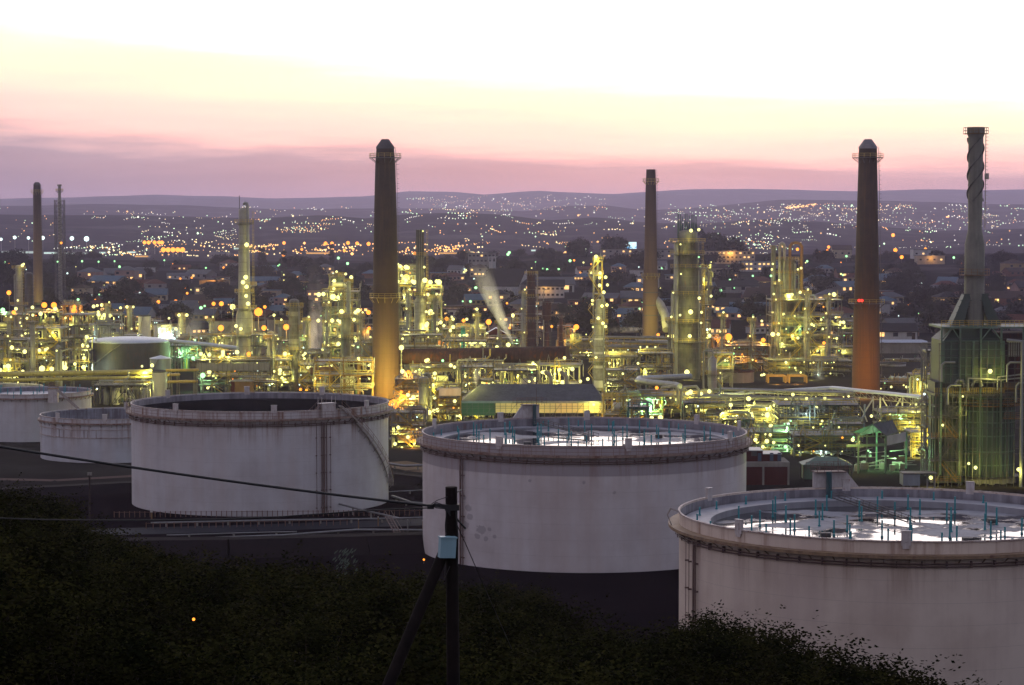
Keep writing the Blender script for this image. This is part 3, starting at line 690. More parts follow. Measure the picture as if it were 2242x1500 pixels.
ppipe('pale pipe sloping to the ground at the foot of the stair tank', [G0(722,1098,1.6), G0(790,1116,1.2), G0(880,1136,.6)], .17, sup=True)
ppipe('pale pipe slanting towards the banded tank at its left foot', [G0(858,1086,.9), G0(900,1100,.9), G0(960,1106,.9)], .22)
ppipe('pale pipe crossing the gap between the big tanks higher up', [G0(850,1077,.6), G0(945,1072,.6)], .10)
ppipe('pale lagged pipe behind the gap near the sandy road', [G0(845,1014,1.0), G0(885,1020,1.0), G0(945,1018,1.0)], .25)
# fence of short posts along the road
for nm, lab, a, b_, n in (('post_fence','row of low rusty posts along the far road edge', G0(250,1133), G0(930,1129), 62), ('post_fence','row of low rusty posts with rail along the near road edge', G0(320,1158), G0(760,1150), 30)):
    T = thing(nm, lab, 'fence', a); q = MB()
    for i in range(n): e = a.lerp(b_, i/(n-1)); o_ = MB().bar((0,0,0),(0,0,1.05),.12).build('post', M['railmat'], T, e-Vector(a))
    MB().bar((0,0,.9), b_-a+Vector((0,0,.9)), .05).build('rail', M['railmat'], T)
hyd = thing('hydrant_post', 'red post with white cap beside the stair tank foot', 'hydrant', G0(332,1136)); MB().tube((0,0,0),(0,0,1.2),.14,8).build('post', M['redpost'] if 'redpost' in M else M['orange'], hyd); MB().cbox((0,0,1.4),.45,.45,.5).build('cap', M['white'], hyd)
for i, (px, py) in enumerate(((785,1158),(828,1152),(946-20,1160))):
    m_ = thing('marker_post', ['orange marker post at the roadside by the slanting pipe','orange marker post at the head of the bank stairs','orange marker post beside the left foot of the banded tank'][i], 'marker post', G0(px,py)); MB().tube((0,0,0),(0,0,1.5),.09,8).build('post', M['orange'], m_); MB().tube((0,0,1.5),(0,0,1.62),.11,8).build('cap', M['white'], m_)
bs = thing('bank_stairs', 'steel stairs with handrails down the earth bank left of the banded tank', 'stairs', G0(850,1166)); q = MB(); pa, pb_ = Vector((0,0,2.6)), G0(890,1200)-G0(850,1166)+Vector((0,0,0))
for s_ in (-.5,.5):
    q.bar(pa+Vector((s_,0,0)), pb_+Vector((s_,0,0)), .1, .25); q.bar(pa+Vector((s_,0,1)), pb_+Vector((s_,0,1)), .06)
for i in range(18): q.cbox(pa.lerp(pb_, i/18), 1.0, .25, .05)
q.build('flight', M['rustpipe'], bs)
ww = thing('yard_post', 'lone slim timber post standing by the low hooped tank', 'post', G0(197,1140)); MB().tube((0,0,0),(0,0,8.2),.16,8).build('post', M['wood'], ww); MB().cbox((0,0,8.1),.8,.3,.5).build('head', M['conc'], ww)
vs_ = thing('valve_box', 'small rusty valve chest with a tall stem at the bank foot', 'valve', G0(893,1198)); MB().cbox((0,0,.8),1.1,1.1,1.6).build('chest', M['rustpipe'], vs_); MB().tube((0,0,1.6),(0,0,4.4),.08,6).build('stem', M['galv'], vs_)
wl = thing('ground_lamp', 'small white lamp lit at the left foot of the banded tank', 'lamp', G0(928,1234)); MB().tube((0,0,0),(0,0,.5),.06,6).build('stem', M['dark'], wl); lamp(wl, wl.location+Vector((0,0,.6)), 'o', .16)
gl = thing('garden_lamp', 'tiny amber lamp glowing inside the dark thicket', 'lamp', W(424,1356,72)); MB().tube((0,0,-.10),(0,0,-.03),.012,6).build('stem', M['dark'], gl); lamp(gl, gl.location+Vector((0,-.0,.0)), 'o', .05)
# ------------------------------------------------------------------ process plant builders
def zat(px, py, Y): return W(px, py, Y).z
def base(px, Y): return Vector((GX(px, Y, 0), Y, 0))
def deckrail(T, pts, h=1.1, mat='yellow', closed=True, w=.07):
    q = MB(); rail(q, pts, h, closed, 1, w, 2); q.build('railing', M[mat], T)
def stack(label, px, Y, prof, mat, rings=(), cap=None, plat=(), lad=True, cat='chimney', n=40):
    """prof: (half width px, row) list from top to bottom"""
    o = base(px, Y); T = thing('chimney', label, cat, o); k = Y/F/ math.cos(TH)
    pts = sorted([(zat(px, r, Y), h*k) for h, r in prof])
    if pts[0][0] > 0: pts = [(0, pts[0][1]*1.01)] + pts
    MB().lathe([(r, z) for z, r in pts] + [(pts[-1][1]*.8, pts[-1][0]), (pts[-1][1]*.8, pts[-1][0]-3)], n).build('shaft', mat, T, smooth=True)
    def rad(z): return pl([(a, b) for a, b in pts], z)
    for r in rings:
        z = zat(px, r, Y); MB().ringbox(rad(z)-.05, rad(z)+.16, z-.18, z+.18, n).build('hoop', M['dark'], T)
    for r, ext in plat:
        z = zat(px, r, Y); R = rad(z)
        q = MB().ringbox(R, R+ext, z-.12, z, 28)
        for i in range(12):
            a = 2*PI*i/12; q.bar((R*math.cos(a), R*math.sin(a), z-1.6), ((R+ext)*math.cos(a), (R+ext)*math.sin(a), z-.1), .12)
        p = q.build('gallery', M['yellow'] if ext < 1.55 else M['dark'], T)
        g = MB(); rail(g, circ(R+ext-.05, z, 16), 1.2, True, 1, .09, 2); g.build('railing', M['yellow'], p)
    if cap:
        z0 = pts[-1][0]; R = pts[-1][1]; h = cap[0]*k
        MB().lathe([(R*1.06,z0-.5),(R*1.06,z0),(R*cap[1],z0+h),(R*cap[1]*.8,z0+h),(R*cap[1]*.8,z0)], n).build('cowl', cap[2], T, smooth=True)
    if lad:
        q = MB(); a = -.25; z1 = pts[-1][0]
        for s in (-.25,.25):
            for i in range(20):
                za, zb = z1*i/20, z1*(i+1)/20; q.bar(((rad(za)+.5)*math.cos(a), (rad(za)+.5)*math.sin(a)+s, za), ((rad(zb)+.5)*math.cos(a), (rad(zb)+.5)*math.sin(a)+s, zb), .07)
        for i in range(int(z1/1.4)):
            z = i*1.4; q.ringbox(.34,.38,z,z+.08,8,((rad(z)+.8)*math.cos(a), (rad(z)+.8)*math.sin(a), 0))
        q.build('ladder', M['dark'], T)
    return T
def sooty(name, z0, z1, low, top, z2=None):  # height ramp mixes soot with a painted fade of lamplight from below
    m, t, b = newmat(name); g = t.n('ShaderNodeNewGeometry'); P = g.outputs['Position']; sp = t.n('ShaderNodeSeparateXYZ'); t.l(P, sp.inputs[0])
    n1 = t.noise(t.scale(P, (1,1,.05)), 1.1, 5, .6); n2 = t.noise(P, .3, 5)
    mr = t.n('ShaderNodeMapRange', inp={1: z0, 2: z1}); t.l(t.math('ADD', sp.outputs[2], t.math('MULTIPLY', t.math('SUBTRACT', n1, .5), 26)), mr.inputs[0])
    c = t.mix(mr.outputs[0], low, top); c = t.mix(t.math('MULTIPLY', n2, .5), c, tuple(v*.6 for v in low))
    c = t.mix(t.math('MULTIPLY', t.math('SUBTRACT', n1, .5, clamp=True), 2, clamp=True), c, tuple(v*.55 for v in low))
    ln = t.math('LESS_THAN', t.math('FRACT', t.math('DIVIDE', sp.outputs[2], 2.2)), .05); c = t.mix(t.math('MULTIPLY', ln, .25), c, (.03,.025,.02))
    t.l(c, b.inputs['Base Color']); b.inputs['Roughness'].default_value = .85; return m
def ringplat(T, r, z, ext=1.2, a0=0, a1=2*PI, mat='steel', rmat='yellow'):
    n = max(6, int(20*(a1-a0)/(2*PI))); q = MB()
    q.lathe([(r,z-.1),(r+ext,z-.1),(r+ext,z),(r,z),(r,z-.1)], n, a0=a0, a1=a1)
    for i in range(0, n+1, 2):
        a = a0+(a1-a0)*i/n; q.bar((r*math.cos(a), r*math.sin(a), z-1.0), ((r+ext*.9)*math.cos(a), (r+ext*.9)*math.sin(a), z-.1), .10)
    p = q.build('platform', M[mat], T)
    g = MB(); pts = [((r+ext-.06)*math.cos(a0+(a1-a0)*i/n), (r+ext-.06)*math.sin(a0+(a1-a0)*i/n), z) for i in range(n+1)]
    rail(g, pts, 1.15, False, 1, .09, 2); g.build('railing', M[rmat], p)
def cageladder(T, x, y, z0, z1, mat='yellow'):
    q = MB()
    for s in (-.25,.25): q.bar((x+s,y,z0),(x+s,y,z1),.07)
    z = z0
    while z < z1: q.bar((x-.25,y,z),(x+.25,y,z),.05); z += .6
    z = z0+2
    while z < z1: q.ringbox(.38,.43,z,z+.07,8,(x,y-.4,0)); z += 1.3
    q.build('ladder', M[mat], T)
rl0 = random.Random(2)
def column(label, px, Y, prof, mat='lag', plats=(), lamps=(), risers=(), top='dome', lad=True, cat='column', extra=None, ptone='yellow', dark=None):
    """vertical vessel; prof (half width px,row) top to bottom; plats (row, ext m, a0, a1); lamps (px,row,kind,r,power); risers (offset px from centre, row top, m radius)"""
    o = base(px, Y); T = thing('process_column', label, cat, o); k = Y/F
    pts = sorted([(zat(px, r, Y), h*k) for h, r in prof])
    if pts[0][0] > 0: pts = [(0, pts[0][1])] + pts
    pr = [(r, z) for z, r in pts]
    R = pr[-1][0]; zt = pr[-1][1]
    if top == 'dome': pr += [(R*.95, zt+R*.28), (R*.75, zt+R*.52), (R*.4, zt+R*.66), (0.02, zt+R*.7)]
    elif top == 'cone': pr += [(R*.2, zt+R*.9), (.02, zt+R*.9)]
    else: pr += [(R*.8, zt), (R*.8, zt-2)]
    MB().lathe(pr, 24).build('shell', M[mat] if isinstance(mat, str) else mat, T, smooth=True)
    def rad(z): return pl(pts, z)
    q = MB()
    for i in range(1, int(zt/3.4)): z = i*3.4; q.ringbox(rad(z)-.02, rad(z)+.07, z-.06, z+.06, 20)
    q.build('stiffener', M[dark or 'steel'], T)
    for p in plats:
        row, ext = p[0], p[1]; z = zat(px, row, Y); a0, a1 = (p[2], p[3]) if len(p) > 2 else (0, 2*PI); ringplat(T, rad(z), z, ext, a0, a1, 'steel', ptone)
    if lad: cageladder(T, rad(1)+.5, -rad(1)*.55, 0, zt, ptone)
    for off, row, r in risers:
        z = zat(px, row, Y); x = off*k; yy = -.4*abs(rad(z*.5))-.4
        if row <= prof[0][1]+1: pts_ = [(x,yy,0),(x,yy,z),(x*.85,yy*.9,z+1.0),(x*.4,yy*.5,z+1.3),(0,0,z+.9)] 
        else: pts_ = [(x,yy,0),(x,yy,z-.6),(x*.8,yy*.8,z),(0,0,z)]
        MB().path(pts_, r, 9).build('riser_pipe', M['galv'], T, smooth=True)
    for L in lamps:
        lp = W(L[0], L[1], Y-max(rad(5),1.0)-.9); lamp(T, lp, L[2] if len(L) > 2 else 'y', L[3] if len(L) > 3 else .42, (L[4]*.34) if len(L) > 4 else 0, drop=(rl0.uniform(-2.2,2.2),-2.6,-1.2))
        a = lp - o; MB().bar((a.x*.6, a.y+.9+.4, a.z+.3), (a.x, a.y, a.z+.3), .09).build('lamp_arm', M['steel'], T)
    return T
PIPEM = ['pipe','lag','galv','pipe','lag','steel','bluegrey','yellow']
def unit(label, px0, px1, top, Y, depth=12, floors=3, seed=0, lamps=(), nlamp=0, lk='y', lpow=2600, vess=3, pipes=9, brace=True, mat='steel', railc='yellow', cat='process unit', z0=0.0, name='process_unit', dens=1.0, lr=.42, sub=True, lpos=None):
    """open steel structure with decks, vessels, pipe runs and lamps"""
    rn = random.Random(seed*7+13); xa, xb = GX(px0, Y, 5), GX(px1, Y, 5); H = zat((px0+px1)/2, top, Y); w = xb-xa
    o = Vector(((xa+xb)/2, Y+depth/2, 0)); T = thing(name, label, cat, o)
    nx = max(1, round(w/rn.uniform(4.5,6.5))); ny = 2; X = [-w/2+w*i/nx for i in range(nx+1)]; D = [-depth/2, 0, depth/2]
    Z = [z0+(H-z0)*(i+1)/floors*(1 if i == floors-1 else rn.uniform(.92,1.04)) for i in range(floors)]; Z[-1] = H
    q = MB()
    for x in X:
        for y in D: q.bar((x,y,0),(x,y,H if rn.random() < .8 else H+1.4),.30)
    for z in Z:
        for y in D: q.bar((-w/2,y,z),(w/2,y,z),.22,.36)
        for x in X: q.bar((x,-depth/2,z),(x,depth/2,z),.22,.34)
    if brace:
        for i in range(nx):
            for k, z in enumerate(Z):
                if rn.random() < .42:
                    zb = Z[k-1] if k else 0; a, b_ = (X[i],zb),(X[i+1],z)
                    if rn.random() < .5: a, b_ = (X[i+1],zb),(X[i],z)
                    q.bar((a[0],-depth/2,a[1]),(b_[0],-depth/2,b_[1]),.16)
                    if rn.random() < .5: q.bar((a[0],-depth/2,a[1]),((a[0]+b_[0])/2,-depth/2,z),.13)
    q.build('frame', M[mat], T)
    for k, z in enumerate(Z):
        i0 = rn.randrange(0, nx+1) if nx > 1 and rn.random() < .3 else 0; i1 = nx
        if i0 >= i1: i0 = 0
        d = MB(); d.box(X[i0]-.3, X[i1]+.3, -depth/2-.9, depth/2+.3, z+.19, z+.25)
        for j in range(int((X[i1]-X[i0])/1.5)): d.bar((X[i0]+j*1.5,-depth/2-.9,z+.12),(X[i0]+j*1.5,depth/2,z+.12),.08)
        p = d.build('deck', M['dark'] if rn.random() < .6 else M['steel'], T)
        g = MB(); n = max(2, int((X[i1]-X[i0])/1.4)); rail(g, [(X[i0]-.3+(X[i1]-X[i0]+.6)*j/n, -depth/2-.85, z+.25) for j in range(n+1)], 1.1, False, 1, .075, 2); g.build('railing', M[railc], p)
    # ladders and flights
    for j in range(1+(w > 18)):
        x = rn.uniform(-w/2, w/2-2); 
        if rn.random() < .5: cageladder(T, x, -depth/2-1.0, 0, H, railc)
        else:
            s = MB(); zb = 0
            for k, z in enumerate(Z):
                sg = 1 if k % 2 else -1; xa_, xb_ = x-sg*1.8, x+sg*1.8
                for yy in (-1.1,-1.9): s.bar((xa_,-depth/2+yy,zb+.25),(xb_,-depth/2+yy,z+.25),.08,.22); s.bar((xa_,-depth/2+yy,zb+1.25),(xb_,-depth/2+yy,z+1.25),.06)
                for e in range(12): s.cbox((xa_+(xb_-xa_)*e/12,-depth/2-1.5,zb+.25+(z-zb)*e/12),.26,.8,.05)
                zb = z
            s.build('stair_flight', M[railc], T)
    lev = [0.0]+Z
    for i in range(vess):
        k = rn.randrange(0, len(Z)); zb = lev[k]+.5; gap = Z[k]-lev[k]
        typ = rn.random(); mm = M[rn.choice(['lag','pipe','galv','green','white'])]
        if typ < .5 or gap < 3:
            r = min(gap*.34, rn.uniform(.6,1.2)); L = rn.uniform(3,6); x = rn.uniform(-w/2+1, max(-w/2+1.1, w/2-L)); y = rn.choice((-depth*.3, 0, .25*depth)); zc = zb+r+.4
            MB().path([(x-.3*r,y,zc),(x,y,zc),(x+L,y,zc),(x+L+.3*r,y,zc)], [r*.55,r,r,r*.55], 14).build('drum', mm, T, smooth=True)
        else:
            r = rn.uniform(.5,1.15); h = min(gap-.8, rn.uniform(2.5,6)) if rn.random() < .6 else rn.uniform(4, max(4.1,H-zb)); x = rn.uniform(-w/2+1, w/2-1); y = rn.uniform(-depth*.35, depth*.1)
            MB().lathe([(r*.9,zb-.3),(r,zb+.2),(r,zb+h),(r*.7,zb+h+r*.45),(.02,zb+h+r*.6)], 14, (x,y,0)).build('vessel', mm, T, smooth=True)
    for i in range(int(pipes*dens)):
        k = rn.randrange(len(Z)); z = Z[k]+rn.choice((-.9,-.5,.7,1.1,1.6)); y = -depth/2+rn.uniform(-.6, depth*.55); r = rn.choice((.09,.12,.15,.2,.28)); x0 = rn.uniform(-w/2-.8, w*.1); x1 = rn.uniform(max(x0+3, 0), w/2+1.2)
        m = rn.random(); 
        if m < .45: pts = [(x0,y,lev[k]+.4),(x0,y,z-.5),(x0+.5,y,z),(x1-.5,y,z),(x1,y,z-.5),(x1,y,z-rn.uniform(1.2,4))]
        elif m < .7: pts = [(x0,y,z),(x1,y,z)]
        elif m < .85: pts = [(x0,y,0.2),(x0,y,min(H+rn.uniform(-1,2.0), H+2)),(x0+.6,y,min(H+rn.uniform(0,2.5),H+2.4)+.5),(x0+1.2,y,H),(x0+1.2,y,H-3)]
        else: pts = [(x0,y,z),(x1-1,y,z),(x1,y-.0,z+.9),(x1,y,z+rn.uniform(1.5,4))]
        MB().path(pts, r, 7).build('pipe', M[rn.choice(PIPEM)], T, smooth=True)
    # bunches of small-bore lines, exchangers, valves and cable trays
    for i in range(int((2+w/7)*dens)):
        k = rn.randrange(len(Z)); z = Z[k]+rn.choice((-.6,.5,.9)); y0 = -depth/2-rn.uniform(.1,.5); q = MB(); x0 = rn.uniform(-w/2, w/2-2.5); x1 = min(w/2+.8, x0+rn.uniform(3, 11))
        if rn.random() < .55:
            for j in range(rn.randrange(3,7)): q.bar((x0,y0+j*.02,z+j*.28),(x1,y0+j*.02,z+j*.28),.11)
        else:
            for j in range(rn.randrange(4,9)): xx = x0+j*.42; q.bar((xx,y0,z-rn.uniform(.5,3)),(xx,y0,z+rn.uniform(.5,2.2)),.11)
        q.build('small_pipe', M[rn.choice(['pipe','galv','steel','yellow','lag'])], T)
    for i in range(int(w/4*dens)):
        k = rn.randrange(len(Z)); x = rn.uniform(-w/2, w/2); z = lev[k]+rn.uniform(.6,1.8); y = -depth/2+rn.uniform(-.3,1.5); q = MB(); q.cbox((x,y,z),.5,.5,.7); q.tube((x,y-.4,z+.5),(x,y-.48,z+.5),.36,8); q.tube((x,y,z),(x,y,z+1.1),.08,6); q.build('valve', M[rn.choice(['steel','dark','green','orange'])], T)
    # lamps: given ones (px,row[,kind,r,power]) and scattered ones
    for L in lamps:
        lp = W(L[0], L[1], Y-1.2); lamp(T, lp, L[2] if len(L) > 2 else lk, L[3] if len(L) > 3 else lr, L[4] if len(L) > 4 else 0, drop=None if rn.random() < .35 else (rn.uniform(-1,1), rn.uniform(2.2, max(2.4, depth*.5)), -.9))
    for i in range(nlamp):
        k = rn.randrange(len(Z)); x = o.x+rn.uniform(-w/2, w/2); z = lev[k]+min(3.2, (Z[k]-lev[k])*.75) if rn.random() < .8 else Z[-1]+2.2
        lamp(T, (x, Y-1.15-rn.random()*.3, z), lk if rn.random() < .86 else rn.choice('ygw'), lr*rn.uniform(.4,1.05), lpow if i % 3 == 0 else 0, drop=None if rn.random() < .3 else (rn.uniform(-1,1), rn.uniform(2.2, max(2.4, depth*.55)), -.9))
        if z > Z[-1]: MB().bar((x-o.x, -depth/2-.9, Z[-1]), (x-o.x, -depth/2-.9, z), .09).build('lamp_pole', M['steel'], T)
    for i in range(int(w/2.6)):
        k = rn.randrange(len(Z)); lamp(T, (o.x+rn.uniform(-w/2, w/2), Y-1.0-rn.random()*.4, lev[k]+rn.uniform(.8,.95)*(Z[k]-lev[k])), rn.choice('yyyyygow'), rn.uniform(.10,.26), 0)
    return T
def rack(label, pts, w, h, seed, n=6, mat='steel', lamps=(), pm=None, tiers=2, sp=7.0):
    """pipe rack: portal legs and tiers of parallel pipes along ground polyline pts"""
    rn = random.Random(seed); o = Vector(pts[0]); T = thing('pipe_rack', label, 'pipe rack', o); L = [Vector(p)-o for p in pts]; q = MB()
    for a, b_ in zip(L, L[1:]):
        d = (b_-a); ln = d.length; d.normalize(); nn = Vector((-d.y,d.x,0))
        m = max(1, int(ln/sp))
        for i in range(m+1):
            e = a+d*ln*i/m
            for s in (-1,1): q.bar(e+nn*s*w/2, e+nn*s*w/2+Vector((0,0,h+.3)), .26)
            for t_ in range(tiers): q.bar(e-nn*w/2+Vector((0,0,h-t_*1.7)), e+nn*w/2+Vector((0,0,h-t_*1.7)), .24)
        for s in (-1,1):
            for t_ in range(tiers): q.bar(a+nn*s*w/2+Vector((0,0,h-t_*1.7-.1)), b_+nn*s*w/2+Vector((0,0,h-t_*1.7-.1)), .16, .22)
    q.build('frame', M[mat], T)
    for t_ in range(tiers):
        for i in range(n):
            off = (-.5+(i+.5)/n)*w*.92; r = rn.choice((.12,.16,.2,.28)); pp = []
            for j, e in enumerate(L):
                d = (L[min(j+1,len(L)-1)]-L[max(j-1,0)]).normalized(); nn = Vector((-d.y,d.x,0)); pp.append(e+nn*off+Vector((0,0,h-t_*1.7+.14+r)))
            MB().path(pp, r, 7).build('pipe', M[pm or rn.choice(PIPEM)], T, smooth=True)
    for lp in lamps: lamp(T, W(*lp[:3]), lp[3] if len(lp) > 3 else 'y', lp[4] if len(lp) > 4 else .4, lp[5] if len(lp) > 5 else 0)
    return T
def bigpipe(label, pts, r, mat, name='large_duct', sup=(), cat='duct', rings=0, gz=0.0):
    o = Vector(pts[0]); o.z = gz; T = thing(name, label, cat, o); P_ = [Vector(p)-o for p in pts]
    MB().path(P_, r, 18).build('duct', M[mat], T, smooth=True)
    if rings:
        for a, b_ in zip(P_, P_[1:]):
            n = max(1, int((b_-a).length/rings)); d = (b_-a).normalized()
            for i in range(1, n): e = a.lerp(b_, i/n); MB().path([e-d*.09, e+d*.09], r+.10, 18).build('flange', M[mat], T)
    for k in sup:
        e = P_[0].lerp(P_[-1], k); q = MB()
        for s in (-.8,.8): q.bar((e.x+s*r, e.y, 0), (e.x+s*r*.8, e.y, e.z-r*.5), .25)
        q.bar((e.x-r, e.y, e.z-r), (e.x+r, e.y, e.z-r), .25); q.build('support', M['steel'], T)
    return T
def post(label, px, py, Y, k='o', r=.45, power=0, h0=0.0, name='lamp_post', gz=None):
    p_ = W(px, py, Y); g = hgt(p_.x, Y) if gz is None else gz
    T = thing(name, label, 'lamp post', (p_.x, Y, g)); H = p_.z-g
    q = MB().tube((0,0,0),(0,0,H+r*.3),.12,7,.07); q.bar((0,0,H+r*.5),(0,-.6,H+r*.6),.1); q.build('pole', M['galv'], T); lamp(T, (p_.x, Y-.5, p_.z), k, r, power)
    return T
def tankr(label, px, Y, rpx, eave, roofrow, mat, roofm, roof='cone', name='storage_tank', extra=None):
    o = base(px, Y); k = Y/F; r = rpx*k; H = zat(px, eave, Y-r); T = thing(name, label, 'storage tank', o)
    MB().lathe([(r,0),(r,H)], 56).build('shell', M[mat], T, smooth=True)
    h = zat(px, roofrow, Y)-H
    if roof == 'cone': pr = [(r+.15,H-.1),(r+.15,H+.05),(.05,H+h)]
    elif roof == 'dome': pr = [(r+.12,H-.1),(r+.12,H+.05)] + [(r*math.cos(a), H+h*math.sin(a)) for a in (.2,.5,.8,1.1,1.35,1.55)]
    else: pr = [(r+.1,H-.2),(r+.1,H+.3),(r-.3,H+.3),(r-.3,H-.4),(.05,H-.4)]
    MB().lathe(pr, 56).build('roof', M[roofm], T, smooth=True)
    q = MB(); 
    for i in range(1, int(H/2.2)): q.ringbox(r-.01, r+.05, i*2.2-.04, i*2.2+.04, 56)
    q.build('seam', M[mat], T)
    s = MB(); n = 50
    for i in range(n):
        a = PI*1.15+1.1*i/n; s.cbox(((r+.5)*math.cos(a),(r+.5)*math.sin(a),H*i/n),.7,.3,.06,a)
        if i: b_ = PI*1.15+1.1*(i-1)/n; s.bar(((r+.9)*math.cos(b_),(r+.9)*math.sin(b_),H*(i-1)/n),((r+.9)*math.cos(a),(r+.9)*math.sin(a),H*i/n),.1,.25)
    s.build('stair', M['steel'], T)
    return T
# ------------------------------------------------------------------ the refinery itself
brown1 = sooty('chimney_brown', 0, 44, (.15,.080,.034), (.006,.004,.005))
brown2 = sooty('chimney_rust', 8, 34, (.165,.075,.016), (.005,.004,.005))
brown3 = sooty('chimney_thin', 30, 70, (.14,.08,.042), (.016,.009,.01))
brown4 = sooty('chimney_far', 40, 66, (.18,.11,.06), (.015,.01,.01))
M['cowlm'] = paint('cowl_steel', (.16,.15,.17), (.06,.055,.06), .6, .6, .4); M['sootcowl'] = paint('sooty_cowl', (.05,.045,.05), (.02,.02,.02), .6, .6, .6)
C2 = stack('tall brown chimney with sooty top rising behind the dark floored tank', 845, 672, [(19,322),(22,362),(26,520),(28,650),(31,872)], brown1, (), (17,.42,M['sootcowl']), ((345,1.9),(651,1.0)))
C5 = stack('tall rust coloured chimney with red beacons on its lower gallery', 1896, 690, [(19.5,322),(23,470),(26,600),(28,664),(31,862)], brown2, (), (17,.42,M['cowlm']), ((345,1.9),(664,1.6)))
for (px,row,Y_,kd,pw) in ((858,858,658,'o',9000),(838,850,655,'y',12000),(868,815,655,'y',6000),(825,790,655,'y',5000)): light(W(px,row,Y_), kd, pw, .6)
for (px,row,Y_,kd,pw) in ((1880,845,668,'o',6500),(1912,810,668,'o',5000),(1890,765,668,'o',4000)): light(W(px,row,Y_), kd, pw, .6)
for d in (-5, 1): lamp(C5, W(1886+d, 658, 690-5.2), 'r', .38, 0)
C4 = stack('thin brown chimney with curved pale flue at its foot', 1424, 1020, [(10,371),(11.5,410),(14,560),(16,604),(17,640),(18,742)], brown3, (602,640,668,690), None, ((397,1.4),(604,1.0)))
C1 = stack('small distant brown chimney beside the lattice mast', 84, 1300, [(7.5,404),(8.5,424),(10,600),(10.5,690)], brown4, (), (5,.6,M['sootcowl']), ((420,1.4),))
light(W(1420,735,1004),'y',9000,.6); light(W(1432,690,1004),'y',7000,.6); light(W(86,660,1285),'y',8000,.6); light(W(338,850,640),'y',3800,.5)
# lattice mast
o = base(133, 1250); T = thing('flare_mast', 'slim flare pipe inside a square lattice mast', 'flare mast', o); k = 1250/F
zt = zat(133, 404, 1250); zl = zat(133, 438, 1250)
MB().lathe([(1.1,0),(1.1,zl),(.85,zl+2),(.85,zt-1),(1.25,zt-.9),(1.25,zt),(.7,zt)], 16).build('flare_pipe', M['lag'], T, smooth=True)
q = MB(); hw = 2.4
for sx in (-1,1):
    for sy in (-1,1): q.bar((sx*hw,sy*hw,0),(sx*hw,sy*hw,zl),.26)
z = 0; i = 0
while z < zl-3:
    for (a, b_) in (((-hw,-hw),(hw,-hw)),((hw,-hw),(hw,hw)),((hw,hw),(-hw,hw)),((-hw,hw),(-hw,-hw))):
        q.bar((a[0],a[1],z),(b_[0],b_[1],z),.2); q.bar((a[0],a[1],z),(b_[0],b_[1],z+3.4),.15); q.bar((b_[0],b_[1],z),(a[0],a[1],z+3.4),.15)
    z += 3.4
q.build('lattice', M['dark'], T); lamp(T, W(134,532,1245), 'o', .5); lamp(T, W(126,573,1245), 'g', .45)
ringplat(T, 1.1, zt-3.5, 1.0)
# --- big green reactor house with the straked stack (right edge)
YB = 445; kb = YB/F
o = base(2150, YB+7); T = thing('reactor_house', 'dark green reactor house of riveted panels with straked stack above', 'reactor', o)
def bx(px, row, dy=0): v = W(px, row, YB+dy); return Vector((v.x-o.x, v.y-o.y, v.z))
gp, t, b = newmat('green_panels'); g_ = t.n('ShaderNodeNewGeometry'); P = g_.outputs['Position']
n1 = t.noise(P, .35, 5); n2 = t.noise(t.scale(P, (1,1,.08)), 1.5, 4); c = t.mix(n1, (.016,.032,.021), (.034,.055,.038)); c = t.mix(t.math('MULTIPLY', n2, .6), c, (.04,.06,.05)); t.l(c, b.inputs['Base Color']); b.inputs['Roughness'].default_value = .6
M['gpanel'] = gp
a0, a1 = bx(2066,722), bx(2196,838)
dep = 13
up = MB(); x0, x1, zt_, zb_ = a0.x, a1.x, a0.z, a1.z; y0 = -7; y1 = y0+dep
up.add([(x0,y0,zb_),(x1,y0,zb_),(x1,y1,zb_),(x0,y1,zb_),(x0,y0,zt_-2.2),(x1,y0,zt_-2.2),(x1,y1,zt_-2.2),(x0,y1,zt_-2.2),(x0+2.2,y0+2,zt_),(x1-2.2,y0+2,zt_),(x1-2.2,y1-2,zt_),(x0+2.2,y1-2,zt_)],
   [(0,1,5,4),(1,2,6,5),(2,3,7,6),(3,0,4,7),(3,2,1,0),(4,5,9,8),(5,6,10,9),(6,7,11,10),(7,4,8,11),(8,9,10,11)])
up.build('upper_casing', gp, T)
q = MB()
for i in range(9): x = x0+(x1-x0)*i/8; q.bar((x,y0-.08,zb_),(x,y0-.08,zt_-2.2),.16 if i % 4 else .42)
for i in range(6): z = zb_+(zt_-2.2-zb_)*i/5; q.bar((x0,y0-.05,z),(x1,y0-.05,z),.14)
q.build('casing_rib', M['green'], T)
xr0 = x1+.05; xr1 = bx(2252,800).x
MB().box(xr0, xr1+8, y0+3, y1, zb_-1.2, zb_+9.5).build('side_casing', M['brownside'] if 'brownside' in M else M['flue'], T)
# roof deck, legs and top gallery
q = MB(); zd = bx(2100,715).z; xl = bx(2060,715).x; xrr = bx(2300,715).x
q.box(xl, xrr, y0-.6, y1, zd-.35, zd); 
for px in (2061,2102,2147,2192,2240): x = bx(px,720).x; q.bar((x,y0-.4,zb_-18),(x,y0-.4,zd),.34)
for a_, b_ in ((2061,2082),(2102,2085),(2147,2168),(2192,2172)): q.bar((bx(a_,730).x,y0-.45,bx(a_,745).z),(bx(b_,730).x,y0-.45,zd-.3),.2)
q.build('top_frame', M['green'], T); g = MB(); n = 24; rail(g, [(xl+(xrr-xl)*i/n, y0-.5, zd) for i in range(n+1)], 1.2, False, 1, .09, 3); g.build('top_railing', M['yellow'], T)
MB().box(bx(2103,720).x, bx(2146,720).x, y0+.5, y0+5, zt_-2, zd-.4).build('throat', gp, T)
